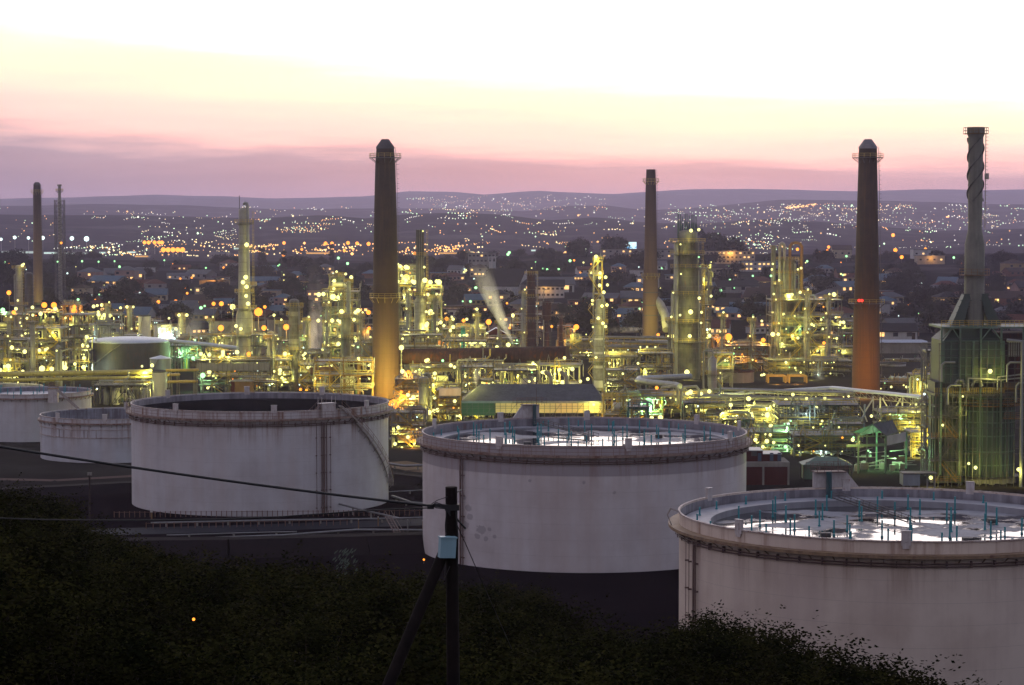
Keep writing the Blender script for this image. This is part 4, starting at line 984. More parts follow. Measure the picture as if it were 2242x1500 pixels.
# two sloping ducts up to the stack
sx_ = bx(2145,700).x; zs = zd
for s in (-1,1):
    q = MB(); xb = sx_+s*3.7; xt = sx_+s*1.5; zt2 = zd+6.2
    w_ = 1.15; q.add([(xb-w_,-4,zd+.2),(xb+w_,-4,zd+.2),(xb+w_,1,zd+.2),(xb-w_,1,zd+.2),(xt-w_*.6,-3,zt2),(xt+w_*.6,-3,zt2),(xt+w_*.6,0,zt2),(xt-w_*.6,0,zt2)],[(0,1,5,4),(1,2,6,5),(2,3,7,6),(3,0,4,7),(4,5,6,7),(3,2,1,0)])
    for i in range(6):
        e = Vector((xb,-4.05,zd+.2)).lerp(Vector((xt,-3.05,zt2)), i/5); q.bar((e.x-w_,e.y,e.z),(e.x+w_,e.y,e.z),.14)
    q.build('breeching_duct', gp, T)
def zr(row): return bx(2145,row).z
kk = kb
stk = MB().lathe([(22*kk,zd),(22*kk,zr(552)),(21.8*kk,zr(535)),(15.2*kk,zr(503)),(15.2*kk,zr(500)),(16.5*kk,zr(298)),(19.5*kk,zr(290)),(19.5*kk,zr(276)),(17*kk,zr(276)),(17*kk,zr(290))], 36, (sx_,-1.5,0))
M['stackg'] = paint('stack_grey_green', (.21,.205,.16), (.11,.11,.09), .7, .5, .65, streak=.06); stk.build('stack', M['stackg'], T, smooth=True)
q = MB()
for row in (335,370,404,440,470,503,535,560,583,610,640,668,690): z = zr(row); R = pl([(zr(690),22*kk),(zr(535),21.8*kk),(zr(503),15.2*kk),(zr(298),16.5*kk)], z); q.ringbox(R-.02, R+.07, z-.08, z+.08, 32, (sx_,-1.5,0))
q.build('stack_seam', M['stackg'], T)
st_ = MB(); n = 90
for s in range(3):
    pv_ = None
    for i in range(n+1):
        a = 2*PI*(s/3)+2*PI*1.15*i/n; z = zr(440)+(zr(300)-zr(440))*i/n; R = 16.0*kk; c_, s__ = math.cos(a), math.sin(a)
        q_ = [(sx_+R*c_,-1.5+R*s__,z-.06),(sx_+(R+.30)*c_,-1.5+(R+.30)*s__,z-.06),(sx_+(R+.30)*c_,-1.5+(R+.30)*s__,z+.06),(sx_+R*c_,-1.5+R*s__,z+.06)]
        if pv_: st_.add(pv_+q_, [(0,1,5,4),(1,2,6,5),(2,3,7,6),(3,0,4,7)])
        pv_ = q_
st_.build('helical_strake', M['dark'], T)
for row, e_ in ((290,.7),(603,1.0)):
    z = zr(row); R = (19.5 if row < 300 else 22)*kk; q = MB().ringbox(R,R+e_,z-.1,z,28,(sx_,-1.5,0)); rail(q, [(sx_+(R+e_)*math.cos(2*PI*i/16),-1.5+(R+e_)*math.sin(2*PI*i/16),z) for i in range(16)], 1.15, True, 1, .07, 2); q.build('stack_gallery', M['orange'], T)
q = MB(); 
for s in (-.2,.2): q.bar((sx_+17*kk+.35,-2+s,zr(500)),(sx_+17*kk+.35,-2+s,zr(290)),.07)
for i in range(26): z = zr(500)+(zr(290)-zr(500))*i/26; q.ringbox(.3,.35,z,z+.06,8,(sx_+17*kk+.55,-2,0))
q.cbox((sx_+17*kk+.6,-2,zr(385)),.7,.8,1.2); q.build('stack_ladder', M['railwhite'], T)
# lower round vessel on pillars
cx = bx(2176,950).x; R = 61*kk; ztop = bx(2176,862).z; zbot = bx(2176,1060,-7).z
MB().lathe([(R*.95,zbot),(R,zbot+.3),(R,ztop-.4),(R*.6,ztop+2.2),(R*.5,ztop+2.4)], 48, (cx,0,0)).build('reactor_vessel', gp, T, smooth=True)
q = MB()
for i in range(36): a = 2*PI*i/36; q.bar((cx+(R+.05)*math.cos(a),(R+.05)*math.sin(a),zbot),(cx+(R+.05)*math.cos(a),(R+.05)*math.sin(a),ztop-.5),.15)
for row in (880,910,935,965,1000,1030): z = bx(2176,row,-7).z; q.ringbox(R,R+.14,z-.12,z+.12,48,(cx,0,0))
q.build('vessel_rib', M['green'], T)
for row, m_ in ((868,'orange'),(897,'orange'),(1056,'dark')):
    z = bx(2176,row,-7).z; q = MB().ringbox(R,R+1.1,z-.12,z,40,(cx,0,0)); rail(q, [(cx+(R+1.05)*math.cos(2*PI*i/40),(R+1.05)*math.sin(2*PI*i/40),z) for i in range(40)], 1.1, True, 1, .07, 2); q.build('vessel_gallery', M[m_], T)
for i in range(14):
    a = 2*PI*(i+.5)/14; MB().box(-.55,.55,-.5,.5,0,zbot).build('pillar', M['conc'], T, (cx+R*.96*math.cos(a),R*.96*math.sin(a),0), rz=a)
MB().ringbox(R*.85,R*1.04,zbot-.9,zbot-.02,48,(cx,0,0)).build('ring_beam', M['conc'], T)
# intermediate cluttered deck between casing and vessel
q = MB(); zi = bx(2100,862).z; q.box(bx(2046,862).x, bx(2260,862).x, -7.4, 4, zi-.5, zi); q.build('mid_deck', M['dark'], T)
g = MB(); n = 30; rail(g, [(bx(2046,862).x+(bx(2115,862).x-bx(2046,862).x)*i/n*2.2, -7.3, zi) for i in range(n+1)], 1.1, False, 1, .08, 3); g.build('mid_railing', M['yellow'], T)
for (a_, ra, b_, rb_, r_) in ((2120,828,2190,832,.22),(2184,826,2250,818,.16),(2192,832,2250,826,.16)):
    va, vb = bx(a_,ra,-1.5), bx(b_,rb_,-1.5); MB().path([Vector((va.x,va.y,va.z-2.5)), va, vb], r_, 8).build('steam_pipe', M['galv'], T, smooth=True)
for px in (2090,2128): v = bx(px,846,-1); MB().path([v, v+Vector((.5,0,1.2)), v+Vector((1.6,0,1.2)), v+Vector((2.0,0,0))], .3, 10).build('bent_duct', M['galv'], T, smooth=True)
v = bx(2238,770,-2.4); pv_ = MB().path([(v.x,v.y,0),(v.x,v.y,v.z+2),(v.x-3,v.y,v.z+2.2)], .34, 10).build('riser_pipe', M['galv'], T, smooth=True)
q = MB(); 
for i in range(7): v = bx(2210+i*5,765,-1.3); q.tube((v.x,v.y,v.z-1.4),(v.x,v.y,v.z+1.4),.14,7)
q.build('coil_bank', M['galv'], T)
# left service tower of the reactor house
xs0, xs1 = bx(2048,900).x, bx(2104,900).x; fr = MB()
for x in (xs0, (xs0+xs1)/2, xs1):
    for y in (-7.2, -3): fr.bar((x,y,0),(x,y,zi),.26)
lv = [bx(2070,r).z for r in (1055,1010,960,915,890)]
for z in lv:
    for y in (-7.2,-3): fr.bar((xs0,y,z),(xs1,y,z),.22)
    for x in (xs0,xs1): fr.bar((x,-7.2,z),(x,-3,z),.2)
for (za, zb2) in zip(lv, lv[1:]): fr.bar((xs0,-7.25,za),((xs0+xs1)/2,-7.25,zb2),.15); fr.bar((xs1,-7.25,za),((xs0+xs1)/2,-7.25,zb2),.15)
fr.build('service_frame', M['dark'], T)
for i, (za, zb2) in enumerate(zip(lv, lv[1:])):
    MB().box(xs0-.8, xs1, -7.6, -3, za-.1, za).build('landing', M['dark'], T)
    g = MB(); rail(g, [(xs0-.8+(xs1-xs0+.8)*j/6,-7.5,za) for j in range(7)], 1.1, False, 1, .07, 3); sg = 1 if i % 2 else -1; xm = (xs0+xs1)/2
    for s in range(14): g.cbox((xm-sg*1.6+sg*3.2*s/14,-7.0,za+(zb2-za)*s/14),.26,.8,.05)
    for yy in (-6.6,-7.4): g.bar((xm-sg*1.6,yy,za),(xm+sg*1.6,yy,zb2),.07,.2); g.bar((xm-sg*1.6,yy,za+1),(xm+sg*1.6,yy,zb2+1),.06)
    g.build('stair_flight', M['dark'] if i % 2 else M['orange'], T)
bk = MB().box(xs0+.4, bx(2120,900).x, -2.6, 2.5, 0, zi-.6); bk.build('core_wall', gp, T)
for L in ((2168,813,'y',.42,2600),(2064,931,'y',.26,1200),(2121,1015,'y',.28,1300),(2136,1024,'y',.34,1800),(2230,1028,'y',.36,1800),(2038,1046,'y',.36,1800),(2108,868,'y',.2,900),(2024,863,'w',.22,200)):
    lamp(T, W(L[0],L[1],YB-2.4), *(L[2:4]+(L[4]*.45,)))
for px, row, pw in ((2113,905,500),(2114,950,300),(2150,1074,1500),(2215,1076,1100)): light(W(px,row,YB-1.8 if row < 1000 else YB+2), 'y', pw*.6, .5)
q = MB()   # dark scaffold wrapped round the casing and the gap below it
for px in range(2052, 2262, 15):
    x = bx(px,900).x; q.bar((x,-8.6,0),(x,-8.6,bx(px,738+(px*7)%46).z),.11)
for row in (752,778,806,836,858,880,908,936,964,992,1020):
    z = bx(2100,row).z; xe = bx(2110,row).x if row in (908,964,1020) else bx(2262,row).x
    q.bar((bx(2052,row).x,-8.62,z),(xe,-8.62,z),.10); q.bar((bx(2052,row).x,-8.62,z+1.0),(xe,-8.62,z+1.0),.06)
for i in range(13): x = bx(2052+15*i,900).x; z = bx(2100,1020-(i*37)%240).z; q.bar((x,-8.6,z),(x+1.4,-8.6,z+3.0),.09)
q.build('scaffold', M['dark'], T)
MB().box(bx(2052,850).x, bx(2270,850).x, -4.5, 3.5, zi-.45, zb_-.05).build('duct_gallery', M['dark'], T)
for px, row in ((2062,800),(2205,800),(2225,845),(2075,850)):
    v = bx(px,row,-2.2); MB().path([Vector((v.x,v.y,v.z-3.2)),v,Vector((v.x+.6,v.y,v.z+.6)),Vector((v.x+2.6,v.y,v.z+.6))], .2, 8).build('vent_pipe', M['galv'], T, smooth=True)
for row in (850,884,915):
    z = bx(2230,row).z; g = MB(); g.box(bx(2196,row).x, bx(2275,row).x, -8.4, -6.6, z-.15, z); rail(g, [(bx(2196,row).x+i*1.1,-8.35,z) for i in range(8)], 1.1, False, 1, .07, 3); g.build('side_gallery', M['orange'], T)
# --- green gabled shed
o = base(1935, 468); T = thing('open_shed', 'open green gabled shed with dark roof and pale side sheeting', 'shed', o)
kx = 468/F; xl, xm_, xr = (1877-1935)*kx, (1908-1935)*kx, (2000-1935)*kx
zr_, ze, zs_ = zat(1935,927,468), zat(1935,953,468), zat(1935,975,468)
xf = (1937-1935)*kx; yn, yf = -1.0, 9.0
# ridge runs away to the right: gable end faces the camera left half
def gr(x, y, z): return (x, y, z)
xa, xb, xc = xl, (1909-1935)*kx, xf; sh = (xr-xf)
rf = MB()
for (p, q_) in (((xa,ze),(xb,zr_)),((xb,zr_),(xc,ze))):
    rf.add([(p[0]-.2,yn-.3,p[1]),(q_[0],yn-.3,q_[1]),(q_[0]+sh*.72,yf,q_[1]),(p[0]+sh*.95,yf,p[1]),(p[0]-.2,yn-.3,p[1]-.15),(q_[0],yn-.3,q_[1]-.15),(q_[0]+sh*.72,yf,q_[1]-.15),(p[0]+sh*.95,yf,p[1]-.15)],[(0,1,2,3),(7,6,5,4),(0,4,5,1),(1,5,6,2),(2,6,7,3),(3,7,4,0)])
rf.build('roof', M['roof'], T)
MB().add([(xc,yn,ze-.1),(xr,yf-.2,ze-.1),(xr,yf-.2,zs_),(xc,yn,zs_),(xc+.1,yn+.1,ze-.1),(xr+.1,yf-.1,ze-.1),(xr+.1,yf-.1,zs_),(xc+.1,yn+.1,zs_)],[(0,1,2,3),(7,6,5,4),(0,4,5,1),(1,5,6,2),(2,6,7,3),(3,7,4,0)]).build('side_sheet', M['white'], T)
MB().add([(xa,yf-.1,ze-.3),(xc+sh*.6,yf-.1,ze-.3),(xb+sh*.5,yf-.1,zr_-.3)],[(0,1,2)]).build('end_gable', M['lgreen'] if 'lgreen' in M else M['green'], T)
q = MB()
for (x, y) in ((xa,yn),(xc,yn),(xa+sh*.9,yf-.2),(xr,yf-.2),(xb-.6,yn+4)): q.bar((x,y,0),(x,y,ze),.34)
q.bar((xa-2.5,yn-.1,zs_),(xc,yn-.1,zs_+.2),.36,.5); q.bar((xa,yn,ze-.1),(xc,yn,ze-.1),.2); q.bar((xb,yn,zr_-.2),(xb,yn,ze),.16)
q.build('frame', M['green'], T)
q = MB(); rn = random.Random(4)
for i in range(26):
    x = rn.uniform(xa,xr-.5); y = rn.uniform(1,7); z = rn.uniform(.5,4); q.bar((x,y,z),(x+rn.uniform(1,4),y,z+rn.choice((0,0,.3,1.0))),.12)
for i in range(9): x = rn.uniform(xa,xr-1); q.cbox((x,rn.uniform(2,6),rn.uniform(.5,1.2)),1.0,.8,1.4)
q.build('pump_pipework', M['lag'], T)
for (px,row,pw) in ((1905,985,1500),(1960,1000,1500),(1935,965,900)): light(W(px,row,472), 'g', pw, .4)
lamp(T, W(1867,963,465), 'y', .36, 1300); lamp(T, W(1901,987,466), 'g', .2, 0)
# --- red brick building, low hut, canopy
o = base(1683, 446); T = thing('brick_building', 'two storey dark red brick building peeking out behind the banded tank', 'building', o); k = 446/F
x0, x1, x2 = (1636-1683)*k, (1671-1683)*k, (1712-1683)*k; x3 = (1727-1683)*k; z1, z2, z3 = zat(1683,1022,446), zat(1683,989,446), zat(1683,997,446)
MB().box(x0-4,x3,0,9,0,z1).build('ground_floor', M['brick'], T)
q = MB().box(x0-4.1,x3+.15,-.15,9.1,z1,z1+.9); q.box(x3-.25,x3+.12,-.12,.3,0,z1); q.box(x1-.2,x1+.2,-.12,.2,0,z1); q.build('parapet', M['conc'], T)
MB().box(x0-4,x1,1.2,8,z1+.9,z2).build('upper_floor', M['brick'], T); MB().box(x1+.01,x2,1.6,8,z1+.9,z3).build('upper_wing', M['brick'], T)
MB().box(x0-4.1,x1+.1,1.1,8.1,z2,z2+.15).build('roof', M['bluegrey'], T); MB().box(x1+.11,x2+.2,1.4,8.2,z3,z3+.15).build('wing_roof', M['bluegrey'], T)
M['bluepaint'] = paint('blue_paint', (.04,.07,.12), None, .4, .8)
for px in (1664,1691,1708): x = (px-1683)*k; MB().box(x-.35,x+.35,1.05 if px < 1671 else 1.45,1.12 if px < 1671 else 1.52,z1+1.0,z1+2.6).build('window', M['bluepaint'], T)
MB().box((1652-1683)*k-.6,(1652-1683)*k+.6,1.1,1.15,z1+2.0,z1+3.0).build('dark_window', M['dark'], T)
lamp(T, W(1652,1065,445), 'y', .12, 120)
o = base(1812, 452); T = thing('low_hut', 'low green hut with shallow hipped roof beside the brick building', 'hut', o); k = 452/F
xw = 55*k; ze, zt = zat(1812,1018,452), zat(1812,1003,452)
MB().box(-(1812-1760)*k,-(1812-1785)*k,.4,4,.4,ze-.3).build('end_room', M['green'], T)
MB().add([(-xw,-.4,ze),(xw,-.4,ze),(xw,6,ze),(-xw,6,ze),(-xw*.4,2.5,zt),(xw*.45,2.5,zt),(-xw,-.4,ze-.2),(xw,-.4,ze-.2),(xw,6,ze-.2),(-xw,6,ze-.2)],[(0,1,5,4),(1,2,5),(2,3,4,5),(3,0,4),(6,7,1,0),(7,8,2,1),(8,9,3,2),(9,6,0,3),(9,8,7,6)]).build('roof', M['green'], T)
q = MB(); 
for x in (-xw+.2,-xw*.3,xw*.3,xw-.2):
    for y in (0,5.6): q.bar((x,y,0),(x,y,ze-.2),.2)
q.build('post', M['dark'], T); MB().box(-xw*.2,xw-.3,3,5.5,.1,ze-.5).build('rear_room', M['dark'], T)
o = base(2025, 438); T = thing('bus_canopy', 'small blue roofed canopy below the straked stack tower', 'canopy', o); k = 438/F
MB().box((1975-2025)*k,(2012-2025)*k,-1,3,zat(2000,1051,438)-1.0,zat(2000,1035,438)-.2).build('fascia', M['bluegrey'], T); MB().box((1974-2025)*k,(2050-2025)*k,-1.2,3.2,zat(2000,1035,438)-.19,zat(2000,1035,438)).build('roof', M['dark'], T)
q = MB(); 
for px in (1978,1995,2012,2030,2046): q.bar(((px-2025)*k,0,0),((px-2025)*k,0,zat(2000,1036,438)-.3),.3)
q.build('post', M['conc'], T)
# --- covered conveyor bridge with white truss
zc = lambda px,row,Y: W(px,row,Y)
pA, pB, pC = W(1572,861,612), W(1822,845.5,600), W(2030,867,560)
o = Vector((pB.x, pB.y, 0)); T = thing('conveyor_bridge', 'long pale blue topped conveyor bridge bending over the pipes', 'conveyor', o)
def brseg(a, b_, w_, h_):
    d = (b_-a); d.z = 0; d.normalize(); n = Vector((-d.y,d.x,0)); m = MB()
    pr = [(-w_/2,-h_),(w_/2,-h_),(w_/2,-.3),(w_*.3,0),(-w_*.3,0),(-w_/2,-.3)]
    vs = [a-o+n*u+Vector((0,0,z)) for u,z in pr]+[b_-o+n*u+Vector((0,0,z)) for u,z in pr]
    m.add(vs, [(i,(i+1)%6,6+(i+1)%6,6+i) for i in range(6)]+[(5,4,3,2,1,0),(6,7,8,9,10,11)]); return m
M['bluetop'] = paint('pale_blue_roof', (.46,.50,.58), (.3,.33,.38), .5, .3, .4)
brseg(pA,pB,2.2,.75).build('roof', M['bluetop'], T); brseg(pB,pC,2.2,.75).build('roof_bend', M['bluetop'], T)
q = MB()
for a, b_ in ((pA,pB),(pB,pC)):
    n = 16
    for i in range(n):
        e, f_ = a.lerp(b_,i/n)-o, a.lerp(b_,(i+1)/n)-o; dn = Vector((0,0,-2.2)); q.bar(e+dn,f_+dn,.2); q.bar(e+Vector((0,0,-.9)),e+dn,.14); q.bar(e+Vector((0,0,-.9)),f_+dn,.10)
q.build('gallery_truss', M['lag'], T)
tr = MB(); tr2 = MB()
for (p0,r0,p1,r1) in ((1870,872,1892,905),(1912,872,1892,905),(1932,872,1952,908),(1972,872,1952,908),(1952,908,1938,940),(1952,908,1966,940),(1892,905,1880,940),(1892,905,1904,940),(1927,872,1927,930),(1976,872,1976,950),(1912,868,1912,900)):
    ya = 590 if p0 < 1925 else 575; (tr if p0 < 1925 else tr2).bar(W(p0,r0,ya)-o, W(p1,r1,ya)-o, .32)
for px, Yp in ((1976,575),(1927,578),(1880,592),(1600,610),(1700,606)): v = W(px,880,Yp)-o; MB().bar((v.x,v.y,0),(v.x,v.y,v.z+1.2),.36).build('leg', M['white'], T)
tr.build('support_truss', M['white'], T); tr2.build('support_truss', M['white'], T)
for L in ((1908,911,'y',.36,1800),(1941,909,'y',.36,1600),(1982,907,'y',.34,1600),(1858,868,'y',.28,0),(1736,864,'y',.4,1500),(1766,873,'y',.36,0),(1806,872,'y',.34,1200)): lamp(T, W(L[0],L[1],570), *L[2:])
# --- storage tanks in the plant
tankr('dark tank with pale domed roof beside the yellow pipes', 284, 792, 88, 752, 737, 'darktank' if 'darktank' in M else 'dark', 'bluetop', 'dome')
tankr('small pale tank with cone roof in front of the dark dome roofed tank', 352, 716, 23, 786, 778, 'bluegrey', 'bluetop', 'cone')
Ty = tankr('squat yellow lit tank carrying floodlights above the open tank rim', 338, 672, 27, 815, 812, 'white', 'roof', 'flat')
for L in ((320,813,'y',.55,3500),(333,800,'y',.5,2500),(311,802,'y',.32,0)): lamp(Ty, W(L[0],L[1],655), *L[2:])
tankr('brown flat topped tank beside the orange lit frames', 1611, 740, 40, 815, 810, 'conc', 'flue', 'flat')
tankr('pale round tank behind the rust chimney', 1953, 826, 30, 797, 795, 'white', 'roof', 'flat')
tankr('pale yellow tank in the left plant beside the green lit vessel', 317, 905, 13.5, 692, 690, 'white', 'roof', 'flat')
tankr('small mint lit tank next to the pale yellow tank', 357, 880, 20, 712, 708, 'white', 'roof', 'cone')
tankr('broad dark tank glowing orange under a sodium lamp', 520, 905, 62, 703, 701, 'conc', 'flue', 'flat')
tankr('dark tank top among steam beside the mint lit tank', 410, 890, 34, 735, 731, 'dark', 'roof', 'flat')
tankr('second orange glowing tank behind the striped column', 640, 930, 55, 700, 697, 'conc', 'flue', 'flat')
o = base(763, 668); k = 668/F; T = thing('pressure_vessel', 'small upright white vessel with rounded top behind the dark floored tank', 'vessel', o); r = 13.5*k; H = zat(763,826,668)
MB().lathe([(r,0),(r,H),(r*.9,H+.5),(r*.55,H+.95),(.02,H+1.1)], 28).build('shell', M['white'], T, smooth=True); MB().ringbox(r,r+.1,H-.3,H-.15,28).build('band', M['galv'], T)
# --- big dark flue duct from the chimney
bigpipe('huge dark rusty duct running right from the tall brown chimney', [W(868,781,676), W(930,780,674), W(1150,777,668), W(1243,775,664)], 17.5*668/F, 'flue', sup=(.12,.4,.64,.9), rings=3.2)
bigpipe('fat rusty bent duct left of the tall brown chimney', [W(815,815,680), W(790,815,678), W(776,806,676), W(772,790,676)], 14*676/F, 'flue', rings=2.5)
bigpipe('orange lit round duct ending left of the white vessel', [W(680,812,690), W(725,811,690), W(760,811,690)], 8*690/F, 'orange')
bigpipe('curved pale flue at the foot of the thin chimney', [W(1434,655,1020), W(1446,668,1018), W(1456,690,1014), W(1460,722,1008)], 9.5*1020/F, 'lag', rings=3)
bigpipe('pale bluish duct sweeping round in front of the reactor tower', [W(1512,824,640), W(1450,827,632), W(1400,829,622), W(1396,834,618), W(1430,838,612), W(1480,843,606), W(1488,846,604)], 6.5*620/F, 'bluegrey')
for i, (a, c_) in enumerate(((1445,1484),(1492,1530))):
    bigpipe(['pale inverted U pipe left of its twin before the reactor tower','pale inverted U pipe right of its twin before the reactor tower'][i], [W(a,890,590), W(a,856,590), W(a+6,848,590), W(c_-6,846,590), W(c_,853,590), W(c_,885,590)], 3.4*590/F, 'lag')
bigpipe('pale bluish duct lying behind the green starlit lamp', [W(1392,858,610), W(1430,866,606), W(1480,870,604), W(1500,880,600), W(1530,893,598)], 5*600/F, 'bluegrey')
# --- columns
Y9 = 830
T = column('slender column with looped overhead pipe and bright lit platforms', 536, Y9, [(11.5,462),(12,560),(13.5,660),(14,675),(18,690),(18,800)], 'lag', [(488,1.6),(545,1.1,3.3,6.1),(625,2.4,-1.2,1.2),(640,1.4),(676,2.2),(735,1.6)],
  [(540,536,'y',.75,2600),(538,607,'y',.75,2600),(532,618,'y',.7,0),(540,628,'y',.7,2600),(539,648,'y',.6,0),(543,665,'y',.7,2600),(517,714,'y',.6,2000),(527,720,'y',.6,0),(545,776,'o',.7,2000),(553,772,'y',.5,0)], [(9,452,.55),(-8,470,.22)])
MB().tube((-1.6,0,zat(536,470,Y9)),(-1.6,0,zat(536,428,Y9)),.12,6).build('lightning_rod', M['dark'], T)
T = column('dark striped column with platform near its dome left of the steam', 645, 705, [(11.5,662),(12,740),(13,855)], 'darkcol' if 'darkcol' in M else 'steel', [(672,1.3),(690,.9,2.6,4.2),(720,.8,-.8,.8),(768,1.0)], [(661,704,'y',.2,0)], [(11.5,665,.22)], dark='lag')
q = MB(); 
for z0_, z1_ in ((682,692),(742,752),(756,766)): q.ringbox(12.4*705/F, 12.4*705/F+.06, zat(645,z1_,705), zat(645,z0_,705), 24)
q.build('pale_band', M['lag'], T)
column('thin pale pipe column topped by a yellow platform and sodium lamp', 590, 700, [(5,742),(5.5,860)], 'galv', [(742,1.0)], [(578,718,'o',.6,3800),(600,690,'y',.4,1500),(579,838,'y',.6,2500),(571,847,'y',.55,0),(585,832,'y',.5,0)], [(9,735,.35),(13,700,.12)])
T = column('fluted black stack bundle standing on a wide grey base column', 920, 800, [(7.5,503),(7.5,648),(13,662),(13,790)], 'pipe', [(560,.9),(648,1.0)], [(926,506,'y',.3,0),(929,585,'y',.4,1500)], [], 'open', cat='stack')
q = MB()
for i in range(9): a = 2*PI*i/9; q.tube((1.1*math.cos(a),1.1*math.sin(a),zat(920,648,800)),(1.1*math.cos(a),1.1*math.sin(a),zat(920,503,800)),.36,8)
q.build('flute_pipe', M['flute'] if 'flute' in M else M['dark'], T, smooth=True)
T = column('banded column with pale stripes and a lit frame on top', 1312, 702, [(8,660),(9.5,705),(11.5,712),(11.5,880)], 'pipe', [(708,1.3),(792,1.6)],
  [(1320,708,'y',.5,2400),(1326,715,'y',.42,0),(1310,697,'y',.5,0),(1305,783,'y',.4,1500),(1327,843,'y',.4,1500),(1322,640,'y',.5,2000),(1329,668,'y',.46,0),(1318,670,'y',.46,1800)], [(9,655,.35)])
q = MB()
for r0,r1 in ((740,744),(770,775),(800,806),(833,848)): q.ringbox(11.6*702/F,11.6*702/F+.05,zat(1312,r1,702),zat(1312,r0,702),24)
q.build('pale_band', M['white'], T)
unit('slim lit ladder frame rising behind the banded column', 1300, 1318, 572, 712, 3, 8, 21, [(1305,562,'y',.55,2000),(1294,597,'y',.32,0),(1314,598,'y',.5,1800),(1313,608,'y',.46,0),(1326,607,'y',.5,0),(1313,625,'y',.52,2000),(1330,624,'y',.42,0),(1297,658,'y',.4,1500),(1297,666,'y',.36,0),(1298,716,'y',.3,0)], 0, vess=0, pipes=5, brace=False, mat='yellow')
# reactor tower
YI = 755; M['towerd'] = paint('dark_tower', (.13,.125,.10), (.05,.047,.04), .8, .5, .6, rust=RUST, rustamt=.58)
T = column('thick reactor tower in stacked drums with pale riser pipes on its left', 1504, YI, [(25,530),(26,556),(24,557),(24,584),(27,585),(27,660),(28,664),(28,704),(26,707),(26,745),(29,748),(29,830)], 'towerd',
  [(530,2.2),(557,2.2),(586,1.6,3.2,6.2),(645,1.2),(706,1.6),(748,1.8)],
  [(1512,683,'y',.75,3800),(1513,505,'y',.55,2200),(1530,503,'y',.46,0),(1472,736,'y',.6,3000),(1510,736,'y',.6,2600),(1531,653,'y',.5,1800),(1536,684,'y',.4,0),(1535,707,'y',.34,0),(1504,815,'y',.8,3500),(1530,563,'g',.3,0),(1474,641,'y',.3,0),(1489,690,'y',.36,1500),(1490,535,'y',.3,1800),(1491,600,'y',.3,1800)],
  [(-25,532,.95),(-33,640,.62),(-17,690,.4),(14,560,.62),(24,590,.3)], 'open')
zt = zat(1504,530,YI)
MB().lathe([(3.3,zt-.2),(3.3,zat(1504,512,YI)),(2.4,zat(1504,505,YI)),(.1,zat(1504,503,YI))], 20).build('head_vessel', M['steel'], T, smooth=True)
q = MB(); zp = zat(1504,512,YI); 
for i, px in enumerate((1483,1488,1493,1498,1503,1508,1513,1518,1523)):
    x = (px-1504)*YI/F; h = zat(1504,(466,468,474,468,468,472,470,470,474)[i],YI); q.tube((x,-1+(i%3),zp-2.5),(x,-1+(i%3),h-2.6),.28,8); q.tube((x,-1+(i%3),h-2.6),(x,-1+(i%3),h),.16,8)
q.build('relief_vent', M['tealdark'], T, smooth=True)
q = MB(); q.box(-3.6,3.6,-3.2,2,zp-2.6,zp-2.45); rail(q, [(-3.6+7.2*i/8,-3.2,zp-2.45) for i in range(9)], 1.1, False, 1, .07, 2); q.bar((-6,-1,zp-5.2),(-2,-1,zp-5.2),.3); q.build('vent_deck', M['steel'], T)
unit('narrow lit riser frame hugging the right side of the reactor tower', 1536, 1556, 588, 770, 5, 6, 31, [(1539,611,'y',.6,2400),(1553,735,'y',.6,2500),(1554,721,'y',.34,0),(1550,594,'y',.2,0)], 3, vess=2, pipes=8)
bigpipe('lit inverted U pipe on the right of the reactor tower', [W(1536,640,764), W(1537,596,764), W(1541,588,764), W(1547,588,764), W(1551,595,764), W(1551,650,764)], 2.2*764/F, 'lag')
T = column('grey vessel with necked top beside the brown flat topped tank', 1560, 700, [(9.5,788),(9.5,862)], 'galv', [(820,.8)], [], [], 'cone', lad=False)
MB().path([(0,0,zat(1560,786,700)),(0,0,zat(1560,770,700)),(-.3,0,zat(1560,769,700)),(-2.6,0,zat(1560,769,700)),(-2.8,0,zat(1560,772,700)),(-2.8,0,zat(1560,850,700))], .28, 10).build('neck_pipe', M['galv'], T, smooth=True)
# unit J towers with loops
T = column('tower with twin tall pipe loops on top right of the orange frames', 1722, 815, [(17,566),(18,640),(22,642),(22,720)], 'steel', [(570,1.6),(600,1.6),(640,2.0),(700,1.6)],
  [(1692,578,'y',.36,0),(1690,590,'y',.36,1500),(1688,604,'g',.4,1500),(1697,620,'y',.4,1200),(1754,587,'y',.42,1500),(1747,590,'y',.34,0),(1717,688,'y',.75,3000),(1752,640,'y',.5,1500),(1734,645,'y',.5,1500),(1694,644,'y',.36,0),(1746,546,'o',.42,800),(1691,684,'y',.36,0),(1668,703,'y',.42,1000)], [(-14,580,.5),(16,575,.5),(24,600,.3)], 'open')
for a, c_, tp in ((1704,1714,532),(1726,1752,531)):
    x0_, x1_ = (a-1722)*815/F, (c_-1722)*815/F; z1_ = zat(1722,tp,815); zz = zat(1722,640,815); h_ = (x1_-x0_)/2
    MB().path([(x0_,-2.5,zz),(x0_,-2.5,z1_-1.4),(x0_+h_*.3,-2.5,z1_-.35),(x0_+h_,-2.5,z1_),(x1_-h_*.3,-2.5,z1_-.35),(x1_,-2.5,z1_-1.4),(x1_,-2.5,zz)], .55, 12).build('pipe_loop', M['orange'] if a > 1720 else M['pipe'], T, smooth=True)
MB().tube((-5,-1,0),(-5,-1,zat(1722,537,815)),.9,12).build('side_column', M['steel'], T, smooth=True)
